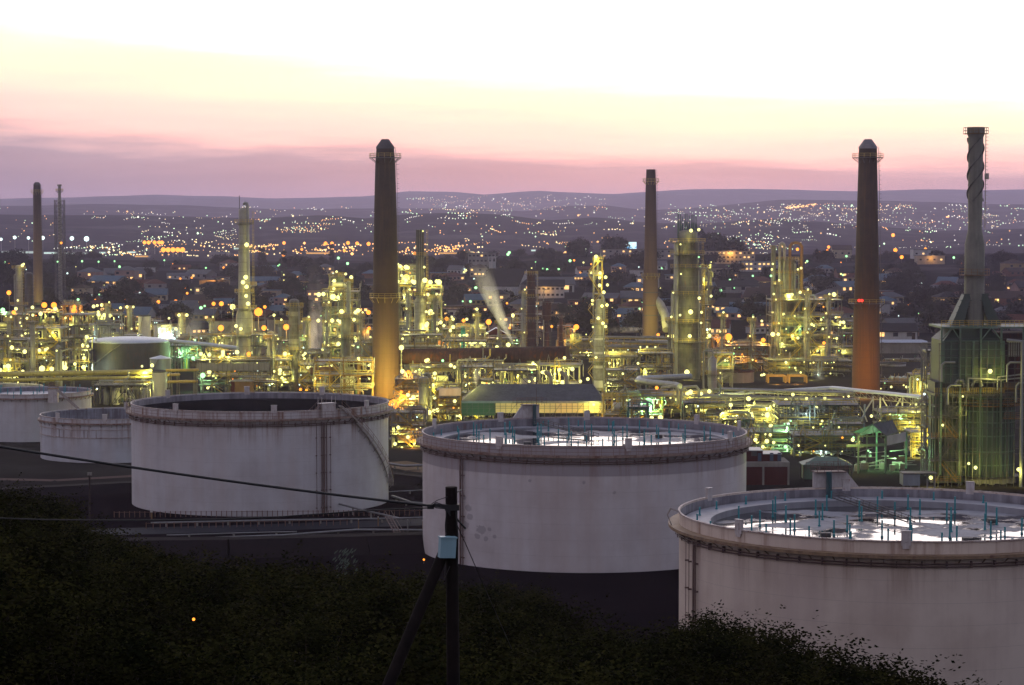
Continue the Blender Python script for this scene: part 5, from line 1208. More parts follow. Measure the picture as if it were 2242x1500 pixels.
# left side columns
column('lamplit column with boxy platform left of the small distant chimney', 43, 960, [(7,585),(8,640),(8,740)], 'lag', [(588,1.6),(668,2.2)], [(49,581,'y',.6,2200),(52,578,'y',.4,0),(39,658,'y',.4,0)], [(-9,600,.2)])
column('dark burnt looking column beside the small distant chimney', 65, 1000, [(9,602),(10,720)], 'dark', [], [], [])
column('smooth pale column in the middle of the left plant', 73, 700, [(5.5,706),(5.5,822)], 'lag', [(704,1.2)], [(54,770,'y',.6,2200),(59,697,'y',.36,0)], [], 'dome')
column('grey twin pipe column among the bright lamps of the left plant', 133, 705, [(4,768),(4,826)], 'lag', [], [(142,805,'y',.75,2600),(124,768,'y',.3,0)], [(-7,768,.5)], 'dome', lad=False)
column('tall lit column beside the mint lit tank in the left plant', 283, 915, [(5,672),(5.5,760)], 'pipe', [(676,1.2)], [(278,672,'y',.55,1800),(264,674,'y',.5,0),(292,672,'y',.42,0),(288,720,'y',.34,0)], [(6,675,.3)])
column('pale column carrying two lamps left of the steam plume', 396, 905, [(6,690),(6,760)], 'lag', [(692,1.2)], [(392,690,'y',.6,1800),(409,690,'y',.6,1800),(391,720,'y',.6,1800),(370,697,'y',.42,0),(440,674,'g',.6,2500),(448,670,'g',.4,0)], [])
# grid column group of unit E
T = column('dark column with domed head inside the lit unit right of the steam', 757, 800, [(9,692),(10,700),(10.5,830)], 'steel', [(695,1.0),(740,1.0)], [(740,702,'y',.5,1800)], [])
column('tall pipe column above the lit unit right of the steam', 764, 806, [(4.5,618),(5,700)], 'galv', [(618,1.0)], [(769,607,'y',.6,1800),(757,600,'y',.42,0)], [])
column('green topped column in the lamplit cluster right of the fluted stack', 1014, 800, [(5,716),(5,770)], 'tealleg' if 'tealleg' in M else 'teal', [(716,1.6)], [(1015,702,'o',.5,1500),(1022,699,'y',.46,0),(992,699,'y',.5,1500),(1007,734,'y',.42,0),(1022,734,'y',.5,0)], [])
column('slim bright column with ladder right of the green topped column', 1044, 800, [(3.5,690),(4,770)], 'lag', [(694,1.0)], [(1044,677,'y',.5,1800),(1037,690,'y',.3,0),(1040,747,'y',.75,2600),(1052,749,'y',.6,0),(1030,752,'y',.6,2600)], [(4,690,.3)])
column('round banded vessel standing right of the tall brown chimney foot', 928, 600, [(12,832),(12.5,940)], 'lag', [(838,1.0),(905,1.0)], [(952,828,'y',.34,0),(951,870,'y',.5,2400),(918,903,'y',.5,2400),(940,903,'y',.6,2600),(950,900,'y',.5,0),(911,922,'y',.42,1500),(918,934,'o',.5,1500)], [(16,828,.25)])
column('dark red slim column far behind the huge duct', 1163, 960, [(9,598),(10,700),(11,770)], 'flue', [(600,1.2),(650,1.4),(700,1.4)], [(1164,587,'y',.3,300)], [(13,600,.25)])
column('dark square topped furnace stack far behind the huge duct', 1197, 940, [(10,660),(10,700),(5,702),(5,760)], 'flue', [(662,1.0)], [], [(-7,640,.2)], 'open', ptone='dark')
column('thin dark column with arm right of the furnace stack', 1228, 930, [(4,690),(4,770)], 'flue', [(692,1.0)], [(1208,715,'o',.42,900)], [], 'dome', ptone='dark')
# ------------------------------------------------------------------ steel units, racks, sheds
M['darktank'] = M['dark']
U_ = unit
U_('dense piping frame at the far left edge behind the yellow pipes', -40, 62, 745, 720, 14, 4, 1, [(26,761,'y',.6,2200),(18,802,'y',.75,2600),(0,810,'y',.6,2200),(50,813,'y',.46,0)], 3, vess=5, pipes=14)
U_('second piping frame from the left edge with a thin dark mast', 62, 132, 720, 745, 14, 5, 2, [(86,767,'y',.55,2000),(100,766,'y',.5,0),(104,763,'y',.4,0),(92,807,'y',.9,2800),(113,808,'y',.7,0),(97,783,'y',.3,0)], 3, vess=5, pipes=14)
U_('tall lamp studded frame just left of the dark dome roofed tank', 134, 194, 690, 770, 14, 5, 3, [(190,738,'y',.6,2200),(181,756,'y',.5,1800),(192,758,'y',.46,0),(184,784,'y',.6,2200),(164,797,'y',.5,0),(183,804,'y',.7,2400),(140,797,'y',.9,0)], 5, vess=5, pipes=14, lr=.4)
U_('far left frame with green glowing lamp', -30, 50, 690, 880, 12, 3, 4, [(6,679,'g',.85,4200),(30,684,'o',.6,1800),(35,676,'y',.6,0),(47,714,'y',.3,0)], 3, vess=3, pipes=10)
U_('frame under the twin orange lamps of the left plant', 55, 130, 685, 900, 12, 3, 5, [(97,668,'o',.85,5200),(118,668,'o',.85,5200),(121,676,'y',.75,2400),(71,673,'y',.6,0),(89,687,'y',.75,2400),(72,690,'y',.5,0),(59,696,'y',.4,0)], 3, vess=4, pipes=10)
U_('orange lit cubicle frame beside the lattice mast', 134, 172, 668, 930, 8, 2, 6, [(163,681,'o',.9,5200),(163,672,'o',.6,3500),(171,656,'g',.5,900),(148,690,'o',.4,2500)], 2, 'o', vess=2, pipes=8, mat='orange', railc='orange')
U_('frame with paired lamps between the lattice mast and the dome tank', 176, 262, 690, 905, 12, 3, 7, [(180,686,'y',.6,1800),(205,671,'y',.65,2200),(213,669,'y',.5,0),(223,668,'y',.65,0),(215,683,'y',.5,0),(216,689,'y',.7,2200),(229,690,'y',.75,0),(240,691,'y',.7,2200),(194,712,'y',.5,0),(206,714,'y',.75,2200),(215,713,'y',.6,0),(247,732,'y',.5,0)], 3, vess=4, pipes=10)
U_('low pump frame showing above the dark dome roofed tank', 176, 300, 735, 850, 10, 2, 8, [(175,711,'y',.5,0),(193,768,'y',.3,0)], 4, vess=3, pipes=10)
U_('very bright white lit loading frame right of the dome tank', 348, 388, 718, 868, 6, 2, 9, [(353,737,'w',.75,4200),(362,732,'w',.8,4500),(371,738,'w',.8,0),(380,742,'w',.7,3500),(357,741,'w',.75,0),(369,728,'w',.5,0),(385,720,'y',.5,0)], 4, 'w', vess=1, pipes=6, mat='white')
U_('green lit steelwork behind the small cone roofed tank', 372, 440, 758, 800, 10, 2, 10, [(423,784,'g',.65,3800),(400,772,'g',.25,2500),(385,770,'g',.2,2500)], 1, 'g', vess=1, pipes=12, mat='green', railc='green')
bigpipe('long pale covered gallery sloping down behind the dome tank', [W(372,746,785), W(450,754,770), W(520,762,760)], 4.2*770/F, 'bluetop', sup=(.1,.5,.9), cat='conveyor')
U_('wide air cooler bank with pale fascia below the slender column', 432, 592, 790, 690, 14, 4, 11, [(440,775,'y',.55,2000),(458,777,'y',.55,2000),(488,771,'y',.55,2000),(487,778,'y',.46,0),(481,782,'y',.36,0),(519,771,'y',.6,2200),(444,822,'g',.75,4200),(458,814,'y',.6,2600),(542,833,'y',.42,1800),(500,782,'y',.36,0),(523,838,'o',.3,1200)], 5, vess=2, pipes=16, dens=1.3)
q = thing('fascia_screen', 'pale green fascia screen along the top of the air cooler bank', 'screen', W(510,800,687)); MB().box(-11.0,11.0,-.1,.1,-1.6,.6).build('sheet', M['lag'], q); e = MB(); [e.bar((-11+22*i/14,-.18,-1.7),(-11+22*i/14,-.18,.8),.12) for i in range(15)]; e.build('stud', M['steel'], q)
U_('low yellow lit hut frame behind the open tank rim', 500, 600, 838, 668, 8, 1, 12, [(695,849,'y',.3,0)], 2, vess=1, pipes=8)
ob = thing('site_cabin', 'small ochre cabin with dark door behind the dark floored tank', 'cabin', base(532,664)); k = 664/F
MB().box(-20*k,20*k,0,5,0,zat(532,836,664)).build('wall', M['orange'], ob); MB().box(-26*k,-18*k,-.2,2,0,zat(532,834,664)).build('dark_end', M['brick'], ob); MB().box(10*k,20.2*k,-.12,-.02,.1,2.4).build('door', M['green'], ob); MB().box(-27*k,21*k,-.3,5.2,zat(532,836,664)+.01,zat(532,836,664)+.3).build('roof', M['conc'], ob)
U_('lamplit pipework frame between the thin pipe column and striped column', 596, 636, 790, 700, 12, 4, 13, [(624,775,'y',.6,2400),(613,811,'y',.6,2400),(612,818,'y',.46,0),(600,845,'y',.34,0)], 3, vess=2, pipes=12)
U_('pipework right of the striped column under the steam plume', 656, 706, 800, 702, 12, 3, 14, [(668,774,'y',.4,1500),(664,778,'y',.36,0),(695,850,'o',.75,5200),(688,832,'y',.5,2200),(658,853,'o',.34,2500),(671,855,'o',.34,2500)], 3, vess=3, pipes=12)
U_('tall brightly lit tower unit right of the steam plume', 708, 782, 640, 820, 16, 7, 15, [(732,615,'y',.6,2400),(698,645,'y',.75,2800),(708,644,'y',.7,0),(729,650,'y',.95,3600),(740,651,'y',.6,0),(717,682,'y',.5,0),(748,682,'y',.75,2800),(697,702,'y',.6,1800),(719,711,'y',.7,2600),(727,702,'y',.7,0),(745,705,'y',.7,2600),(715,728,'y',.65,2600),(744,736,'y',.65,0),(713,751,'y',.75,2800),(741,753,'y',.7,2600),(754,755,'y',.55,0),(707,765,'y',.6,2200),(743,791,'y',.5,1800),(784,680,'y',.75,2800),(775,700,'y',.6,0),(783,680,'y',.6,0),(778,684,'y',.6,0)], 8, vess=9, pipes=24, lr=.4, dens=1.3)
U_('yellow railed lit head frame on top of the tower unit beside the steam', 722, 752, 608, 822, 6, 2, 16, [(731,632,'y',.5,2000)], 2, vess=2, pipes=6, z0=zat(735,660,822))
U_('orange lit pipes just left of the tall brown chimney', 784, 818, 720, 860, 8, 2, 17, [(808,719,'o',.5,4200),(790,725,'o',.3,2500),(811,738,'y',.36,0),(808,788,'y',.65,2600)], 1, 'o', vess=2, pipes=10, mat='orange', railc='orange')
U_('low steel frame in front of the rusty bent duct', 690, 815, 792, 660, 10, 3, 18, [(785,785,'y',.4,1500)], 5, vess=2, pipes=16, mat='orange', lpow=1800)
U_('tall bright unit with flat lit roof right of the brown chimney', 872, 914, 592, 812, 14, 6, 19, [(876,583,'y',.65,2600),(889,585,'y',.75,2800),(893,586,'y',.6,0),(872,616,'y',.5,1800),(889,614,'y',.6,2200),(903,616,'y',.6,0),(907,618,'y',.75,2800),(886,646,'y',.65,2200),(899,645,'y',.5,0),(889,697,'y',.5,1800),(885,731,'y',.46,1500)], 4, vess=6, pipes=20, dens=1.2)
U_('bright cantilevered platform unit right of the fluted stack', 924, 966, 634, 800, 12, 5, 20, [(930,614,'y',.85,3200),(942,618,'y',.75,2800),(961,618,'y',.9,3600),(956,616,'y',.6,0),(937,645,'y',.5,0),(943,684,'y',1.0,3800),(935,709,'y',.65,0),(933,713,'y',.75,2600),(935,722,'y',.5,0),(951,704,'y',.6,2200),(957,708,'y',.65,0),(955,723,'y',.95,3200),(965,706,'y',.6,0),(972,713,'y',.5,0),(934,757,'y',.42,0)], 5, vess=5, pipes=16)
U_('lamp strewn pipe units right of the fluted stack', 966, 1062, 722, 812, 14, 3, 22, [(992,716,'y',.65,2600),(986,724,'y',.5,0),(962,750,'o',1.2,7500),(984,762,'y',.6,1800),(1021,747,'y',.55,0),(1034,752,'y',.75,2600),(1052,750,'y',.7,2400),(1060,754,'y',.6,0),(1088,760,'y',.6,1500),(1113,755,'y',.75,2200)], 7, vess=6, pipes=20, dens=1.2)
U_('dark rusty scaffold unit far behind the huge duct', 1120, 1185, 690, 968, 14, 4, 23, [(1123,692,'y',.6,900),(1116,718,'o',.42,0),(1110,664,'o',.36,0)], 0, vess=4, pipes=14, mat='flue', railc='orange')
U_('orange lit far frame right of the furnace stack', 1222, 1250, 715, 935, 8, 2, 24, [(1238,746,'o',.42,3500),(1262,716,'o',.85,3500)], 0, 'o', vess=2, pipes=8, mat='orange', railc='orange')
U_('pale steel frame with fat curved pipes left of the banded column', 1182, 1270, 800, 645, 10, 2, 25, [(1192,815,'y',.55,2200),(1187,815,'y',.42,0),(1225,810,'y',.55,2400),(1253,808,'y',.55,2200),(1172,831,'y',.55,2200),(1232,838,'y',.65,2600),(1184,850,'y',.46,1500),(1271,835,'y',.4,0),(1287,830,'y',.46,1500)], 3, vess=3, pipes=14, mat='lag')
for i, px in enumerate((1206,1240)): bigpipe(['fat curved lit pipe inside the pale steel frame, closer to the huge duct','fat curved lit pipe inside the pale steel frame, closer to the banded column'][i], [W(px,842,640), W(px,826,640), W(px-3,820,640), W(px-9,818,640), W(px-12,812,640)], 5*640/F, 'lag')
U_('low pipe modules under the huge duct near the brown chimney', 900, 1000, 806, 650, 12, 2, 26, [(881,813,'y',.6,2400),(909,816,'y',.4,0),(933,790,'y',.5,2200),(937,788,'y',.46,0),(952,818,'y',.5,2000),(987,800,'y',.5,2000),(995,804,'y',.42,0),(948,843,'y',.5,2200)], 3, vess=3, pipes=16)
U_('dim steel modules under the middle of the huge duct', 1000, 1100, 800, 655, 12, 2, 27, [(1019,822,'y',.75,3000),(1099,811,'y',.55,1800),(1065,837,'y',.46,1200),(1115,806,'y',.42,0)], 2, vess=3, pipes=14)
U_('dark steel modules under the right end of the huge duct', 1100, 1180, 806, 660, 12, 2, 28, [], 1, vess=3, pipes=12, mat='dark')
U_('orange and yellow lit pump frame at the brown chimney foot', 866, 918, 832, 610, 12, 4, 29, [(862,886,'o',1.1,7500),(893,865,'y',.5,2600),(905,870,'y',.55,2600),(880,868,'o',.5,3500),(872,936,'y',.6,2600),(866,948,'y',.55,0),(882,948,'y',.5,2200),(893,957,'y',.5,2200),(886,952,'y',.3,0),(908,920,'o',.46,2600)], 4, 'o', vess=4, pipes=20, dens=1.3)
U_('yellow lit steel bay between banded vessel and green glazed hall', 958, 1008, 856, 592, 10, 4, 30, [(958,898,'y',.5,2200),(975,930,'y',.4,1500)], 3, vess=2, pipes=14, mat='yellow')
q = thing('lit_awning', 'cream lit awning panel beside the green glazed hall', 'awning', W(985,858,586)); MB().box(-2.8,2.8,-.1,.1,-1.0,.9).build('sheet', M['white'], q); e = MB(); [e.bar((-2.8+5.6*i/5,0,-9),(-2.8+5.6*i/5,0,-.9),.14) for i in (0,5)]; e.build('post', M['yellow'], q); light(W(985,862,580),'o',900,.4)
U_('stacked pipe bundles behind the thin chimney foot', 1330, 1462, 748, 862, 14, 4, 33, [(1314,738,'y',.3,0),(1444,789,'y',.46,1500),(1398,766,'w',.25,600),(1375,766,'w',.2,0)], 3, vess=2, pipes=26, mat='dark', lpow=900)
rack('long dim pipe rack left of the reactor tower with yellow top beam', [base(1325,800), base(1470,790)], 6, 11.5, 34, 7, 'yellow', tiers=3)
U_('pipe manifold below the bluish duct in front of the reactor tower', 1440, 1560, 868, 600, 12, 2, 35, [(1512,858,'y',.55,2600),(1505,862,'y',.5,0),(1535,862,'y',.46,2200),(1553,857,'y',.5,2200),(1581,860,'y',.4,0),(1600,887,'y',.46,2200)], 4, vess=4, pipes=20, dens=1.3)
U_('orange lit tall steel portal frames right of the reactor tower', 1590, 1682, 758, 790, 12, 3, 36, [(1595,738,'o',.95,7500),(1671,745,'o',.6,5200),(1625,776,'o',.3,4200),(1655,790,'o',.3,4200),(1606,774,'g',.34,0),(1692,732,'y',.75,2600),(1704,732,'y',.55,0)], 0, 'o', vess=3, pipes=22, mat='orange', railc='orange', dens=1.2)
U_('orange lit lattice beside the brown flat topped tank', 1560, 1600, 742, 805, 10, 3, 37, [(1577,740,'o',.34,3500)], 2, 'o', vess=3, pipes=14, mat='orange', railc='orange')
U_('wide many decked steel unit left of the rust chimney', 1690, 1842, 658, 805, 18, 6, 38, [(1826,645,'y',.75,2800),(1840,706,'y',.5,1800),(1847,706,'y',.55,0),(1777,710,'y',.46,1500),(1782,713,'y',.36,0),(1803,672,'o',.3,0),(1804,751,'o',.42,1200),(1832,741,'y',.42,1200),(1825,789,'y',.7,2200),(1711,753,'y',.6,2200),(1735,735,'y',.5,1500),(1747,740,'y',.46,0),(1798,700,'y',.36,1500),(1830,695,'y',.36,1500),(1790,768,'y',.36,1500),(1740,692,'y',.3,0)], 14, vess=12, pipes=40, lpow=1800, lr=.36, dens=1.3)
U_('pipe decks at the foot of the twin pipe loop tower', 1682, 1770, 790, 770, 14, 3, 39, [(1668,822,'y',.5,1500),(1673,820,'y',.4,0)], 4, vess=4, pipes=18, lpow=1500)
U_('dark pipe decks between the loop tower and the rust chimney', 1770, 1866, 792, 765, 14, 3, 40, [(1790,820,'w',.2,300)], 3, vess=3, pipes=18, lpow=1100, mat='dark')
for i, (a, b_) in enumerate(((1682,1720),(1728,1766))):
    q = thing('yellow_portal', ['yellow painted portal frame under the loop tower, nearer the brown tank','yellow painted portal frame under the loop tower, nearer the rust chimney'][i], 'portal frame', base((a+b_)/2,735)); wv = (b_-a)/2*735/F; h_ = zat(1720,823,735); e = MB()
    for s in (-1,1):
        for y in (0,5): e.bar((s*wv,y,0),(s*wv,y,h_),.5)
    for y in (0,5): e.bar((-wv,y,h_),(wv,y,h_),.55)
    e.build('frame', M['yellow'], q); light(W((a+b_)/2,838,728),'o',1500,.4)
rack('wide stack of large horizontal pipes under the conveyor bridge', [base(1570,585), base(1860,572)], 9, 8.5, 41, 8, 'steel', [(1580,894,566,'y',.5,2600),(1600,887,566,'y',.46,2200),(1639,873,566,'y',.55,2600),(1721,876,566,'y',.4,1800)], tiers=3)
U_('long deck of pale exchangers under the conveyor bridge left half', 1590, 1705, 906, 560, 10, 2, 42, [(1644,908,'y',.6,3000),(1631,910,'y',.5,0),(1625,906,'y',.55,3000),(1680,909,'y',.6,3000),(1578,916,'y',.5,2200),(1610,918,'y',.42,0),(1654,939,'y',.42,1800),(1713,936,'y',.42,1800),(1688,933,'y',.5,2200)], 5, vess=6, pipes=22, dens=1.4)
U_('dark stacked pipe decks under the conveyor bridge right half', 1705, 1880, 888, 545, 14, 5, 43, [(1765,906,'w',.2,900),(1800,922,'y',.3,1500),(1878,941,'y',.3,0)], 6, vess=6, pipes=34, lpow=1100, lr=.25, mat='dark', dens=1.4)
U_('amber lit pipe decks right of the banded tank', 1642, 1740, 948, 515, 12, 3, 44, [(1654,963,'y',.42,2200),(1679,966,'y',.46,2600),(1694,969,'y',.34,0),(1748,995,'y',.34,1500),(1785,986,'y',.36,1800),(1789,994,'y',.55,2600)], 4, vess=3, pipes=20, dens=1.3)
U_('pipe bay behind the low green hut', 1740, 1872, 955, 500, 12, 3, 45, [], 4, vess=4, pipes=26, lpow=1300, lr=.24, dens=1.4)
U_('valve frames left of the green gabled shed', 1830, 1885, 930, 520, 8, 3, 46, [], 2, vess=2, pipes=14, lr=.24)
U_('lit pipe frames behind the green gabled shed', 1930, 2040, 905, 545, 12, 4, 47, [(1992,925,'y',.3,1800),(2010,935,'y',.3,1800)], 5, vess=3, pipes=22, lr=.28)
U_('concrete framed lit substation beside the green gabled shed', 1995, 2026, 948, 500, 8, 4, 48, [(2008,985,'y',.24,1500)], 2, vess=1, pipes=6, mat='conc', lr=.24)
U_('brightly lit loading bays behind the rust chimney', 1925, 2030, 800, 850, 12, 2, 49, [(1985,806,'y',.4,2600),(2003,818,'o',.5,3500),(2010,822,'o',.45,2600),(1995,816,'g',.4,2200)], 5, vess=2, pipes=12, lpow=2600)
q = thing('slatted_shed', 'long shed with striped pale roof behind the pale round tank', 'shed', base(1985,905)); k = 905/F; MB().box(-60*k,45*k,0,12,0,4.2).build('wall', M['conc'], q); e = MB(); [e.add([(-60*k,y,4.3+.0),(45*k,y,4.3),(45*k,y+.9,4.9),(-60*k,y+.9,4.9)],[(0,1,2,3)]) for y in [i*1.3-1 for i in range(10)]]; e.build('roof', M['bluetop'], q)
unit('white ribbed vent frame at the left side of the reactor house', 2027, 2046, 770, 462, 5, 5, 50, [], 0, vess=0, pipes=10, mat='lag', railc='railwhite', brace=False)
for i in range(3):
    q = thing('bullet_tank', ['yellow ended bullet tank behind the rust chimney foot, first of three','yellow ended bullet tank behind the rust chimney foot, middle of three','yellow ended bullet tank behind the rust chimney foot, nearest the reactor house'][i], 'bullet tank', base(1962+i*14,720)); MB().path([(0,0,1.9),(0,.4,1.9),(0,9,1.9)], [.4,.85,.85], 16).build('shell', M['green'], q, smooth=True); MB().path([(0,-.15,1.9),(0,.1,1.9)], [.3,.84], 16).build('end_cap', M['yellow'], q, smooth=True); MB().box(-.6,.6,1,1.6,0,1.3).build('saddle', M['conc'], q)
light(W(1975,842,708),'y',900,.4)
# yellow pipes along the left
for i, (r0, r1, rr, lab) in enumerate(((820,814,.72,'thick yellow lit pipe, upper of the pair along the left'),(833,826,.5,'thinner yellow lit pipe, lower of the pair along the left'))):
    a, b_ = W(-60,r0+.6,640), W(332,r1,655); bigpipe(lab, [a, b_], rr, 'ypipe', 'long_pipe', (.15,.35,.55,.75,.93), 'pipe')
for lab, x0_, x1_, row in (('ochre pipe beam right of the squat yellow tank, topmost',364,434,811),('ochre pipe beam right of the squat yellow tank, second down',368,392,821),('ochre pipe beam right of the squat yellow tank, lowest',368,432,836)):
    bigpipe(lab, [W(x0_,row,662), W(x1_,row-1,668)], .42, 'yellow', 'long_pipe', (.1,.9), 'pipe')
for px, row, pw in ((40,806,1500),(110,806,1500),(180,806,1500),(250,808,1500),(400,800,1500)): light(W(px,row,630), 'y', pw*1.2, .6)
q = thing('site_wall', 'low yellow lit block wall behind the hooped tank rim', 'wall', base(245,585)); MB().box(-5,5,0,.3,0,3.8).build('masonry', M['conc'], q); MB().box(-5.1,5.1,-.05,.35,3.81,3.95).build('coping', M['conc'], q); light(W(240,880,578),'y',1600,.5)
U_('slate blue sheds and posts behind the box landing tank', 205, 320, 845, 640, 10, 1, 51, [], 0, vess=4, pipes=10, mat='dark', railc='galv')
# FILL: further pipe frames between the named ones
for i, (a_, b_, tp, Y_, lb) in enumerate(((188,262,712,830,'pump deck frame tucked behind the left end of the dome roofed tank'),(298,350,705,935,'low frame between the pale yellow tank and the mint lit tank'),(388,436,742,845,'steam wreathed frame right of the white loading frame'),(436,522,738,835,'lamp dotted frame in front of the broad orange glowing tank'),
  (550,604,735,800,'pipe frame at the right foot of the slender looped column'),(600,664,748,800,'lamp dotted frame behind the striped column foot'),(664,716,775,765,'pipe frame under the left edge of the lit tower unit'),(778,826,752,740,'pipe frame pressed against the left of the brown chimney shaft'),(878,966,735,712,'pipe frame behind the left end of the huge duct'),
  (966,1064,748,755,'lamp dotted frame behind the huge duct below the lamplit cluster'),(1064,1132,742,885,'pipe frame behind the huge duct near the red gabled building'),(1240,1300,745,850,'dim pipe frame left of the banded column'),(1325,1402,782,705,'dim pipe frame between the banded column and the bluish duct'),(1400,1472,775,700,'pipe frame left of the pale riser pipes'),(1330,1400,812,645,'low lit frame below the dim pipe frame by the banded column'),
  (1556,1604,775,712,'pipe frame behind the grey necked vessel'),(1838,1872,705,870,'tall dim frame pressed against the rust chimney'),(1925,2040,838,705,'low lit frame right of the rust chimney foot'),(2000,2050,822,610,'pipe frame between conveyor bridge and reactor house'),(858,928,905,522,'yellow lit pump bay in the gap between the two big tanks'),(1010,1080,805,600,'lit frame behind the left end of the glazed hall'),(1080,1175,812,610,'pipe frame behind the middle of the glazed hall'))):
    U_(lb, a_, b_, tp, Y_, 9, 2+i % 3, 70+i, [(872,936,'y',.4,2200),(893,957,'y',.4,2200),(865,972,'y',.4,1500),(905,965,'o',.3,1500),(880,980,'y',.26,0)] if 'gap between' in lb else (), 4+i % 3, vess=3, pipes=14, dens=1.2, lr=.34, lpow=2200, mat=('steel','dark','steel','lag')[i % 4])
rn_ = random.Random(8)
for i, (px, tp, Y_, hw, lb) in enumerate(((20,700,720,3.5,'slim pipe column at the far left edge of the plant'),(112,700,760,3,'slim column between the smooth pale and grey twin columns'),(160,705,800,3.2,'slim column left of the dome roofed tank lamps'),(235,668,900,3.5,'slim column behind the left shoulder of the dome roofed tank'),(462,700,880,3,'slim column left of the broad orange glowing tank'),(612,706,760,3,'slim column between the thin pipe column and striped column'),
  (672,700,830,3,'slim column inside the standing steam'),(716,668,800,4,'slim column at the left side of the lit tower unit'),(790,690,850,3.5,'slim column left of the brown chimney shaft'),(893,640,790,4.5,'slim column left of the fluted black stack'),(952,650,790,4.5,'slim column under the cantilevered platform'),(985,700,820,3,'slim column among lamps right of the cantilevered platform'),(1092,705,880,3,'slim column left of the red gabled building'),(1145,640,950,4,'slim dark column left of the far red column'),
  (1466,700,740,3.5,'slim column left of the pale riser pipes'),(1546,640,790,3.5,'slim column behind the lit riser frame'),(1580,690,780,3,'slim column among the orange portal frames'),(1645,700,790,3.5,'slim column right of the orange portal frames'),(1702,620,800,4,'slim column at the left of the loop tower'),(1765,640,800,4,'slim column between the loop tower and many decked unit'),(1812,650,790,3,'slim column inside the many decked unit'))):
    column(lb, px, Y_, [(hw,tp),(hw,tp+90),(hw*1.2,tp+92),(hw*1.2,tp+150)], ('lag','galv','steel','pipe')[i % 4], [(tp+3,1.1),(tp+40,.9,2.4,5.5),(tp+92,1.0)], [(px+4,tp-6,'y',.34,900),(px-3,tp+36,'y',.3,0),(px+3,tp+88,'y',.3,800)], [(hw+2,tp+6,.16),(-hw-2,tp+44,.12)])
# green glazed hall with grey roof
o = base(1165, 566); T = thing('glazed_hall', 'long hall with slate roof and glowing translucent wall panels', 'hall', o); k = 566/F
xl, xr = (1010-1165)*k, (1326-1165)*k; zrf, zev, zb_ = zat(1165,856,566), zat(1165,878,566), zat(1165,915,566); yb = 15
rx0 = (1052-1165)*k; rx1 = (1300-1165)*k
MB().add([(xl,0,zev),(xr,0,zev),(rx1,yb*.6,zrf+1.1),(rx0,yb*.6,zrf+1.1),(xl,yb,zev),(xr,yb,zev)],[(0,1,2,3),(1,5,2),(5,4,3,2),(4,0,3),(4,5,1,0)]).build('roof', M['roof'], T)
MB().box(xl,xr,.0,.25,zev-.55,zev-.02).build('fascia', M['bluegrey'], T)
pm = bpy.data.materials.new('backlit_panel'); pm.use_nodes = True; t = NT(pm.node_tree); b = t.t.nodes['Principled BSDF']; b.inputs['Base Color'].default_value = (.55,.45,.22,1); b.inputs['Roughness'].default_value = .6
g_ = t.n('ShaderNodeNewGeometry'); n_ = t.noise(g_.outputs['Position'], .35, 3); t.l(t.mix(n_, (.30,.36,.12), (.95,.55,.16)), b.inputs['Emission Color']); b.inputs['Emission Strength'].default_value = .30; pm.cycles.emission_sampling = 'NONE'
gm_ = bpy.data.materials.new('green_backlit'); gm_.use_nodes = True; t = NT(gm_.node_tree); b = t.t.nodes['Principled BSDF']; b.inputs['Base Color'].default_value = (.035,.075,.04,1); b.inputs['Emission Color'].default_value = (.05,.30,.06,1); b.inputs['Emission Strength'].default_value = .07; gm_.cycles.emission_sampling = 'NONE'
xg = (1085-1165)*k; n = 26
MB().box(xg,xr,.15,.25,zb_+1.2,zev-.56).build('lit_wall', pm, T); MB().box(xl,xg-.02,.15,.25,zb_+.6,zev-.56).build('green_wall', gm_, T)
q = MB()
for i in range(n+1): x = xl+(xr-xl)*i/n; q.bar((x,.08,0),(x,.08,zev),.10)
for z in (zb_+1.2, (zb_+zev)/2+.3, zev-1.3): q.bar((xl,.06,z),(xr,.06,z),.10)
for i in range(0, n, 4): x = xl+(xr-xl)*i/n; q.bar((x,.03,zb_),(x+(xr-xl)/n*2,.03,zev-.6),.07)
q.build('mullion', M['steel'], T)
MB().box(xl,xr,.4,.6,0,zb_-.4).build('lower_wall', M['dark'], T)
for px, kk_ in ((1030,'g'),(1060,'g'),(1120,'y'),(1180,'y'),(1240,'o'),(1300,'o')): light(W(px,905,561), kk_, 420 if kk_ != 'g' else 160, .4)
U_('low steel piers and bright pipes right of the glazed hall', 1322, 1452, 868, 560, 10, 2, 52, [(1300,886,'y',.34,1200),(1419,882,'g',1.15,8500),(1427,915,'y',.46,2000),(1446,914,'y',.55,2400),(1504,922,'y',.4,1500),(1562,919,'y',.34,1800),(1578,916,'y',.42,1800)], 3, 'o', vess=3, pipes=18, mat='yellow', dens=1.3)
rack('sandy lit pipe rack running behind the green star lamp', [base(1320,610), base(1400,605), base(1480,612)], 6, 5.0, 53, 7, 'yellow', pm='orange', tiers=2)
for px in (1350,1390): light(W(px,872,590),'o',1800,.4)
U_('teal cabin frame at the back rim of the banded tank', 1376, 1420, 893, 520, 5, 1, 54, [], 0, vess=1, pipes=3, mat='teal', railc='teal')
U_('dark valve manifold above the back rim of the banded tank', 1500, 1585, 884, 535, 8, 2, 55, [(1504,924,'y',.3,900)], 2, vess=4, pipes=16, mat='dark', dens=1.6, lr=.3)
U_('pale pipe cradle right of the dark valve manifold', 1585, 1650, 920, 530, 8, 2, 56, [], 2, vess=2, pipes=14, lr=.3)
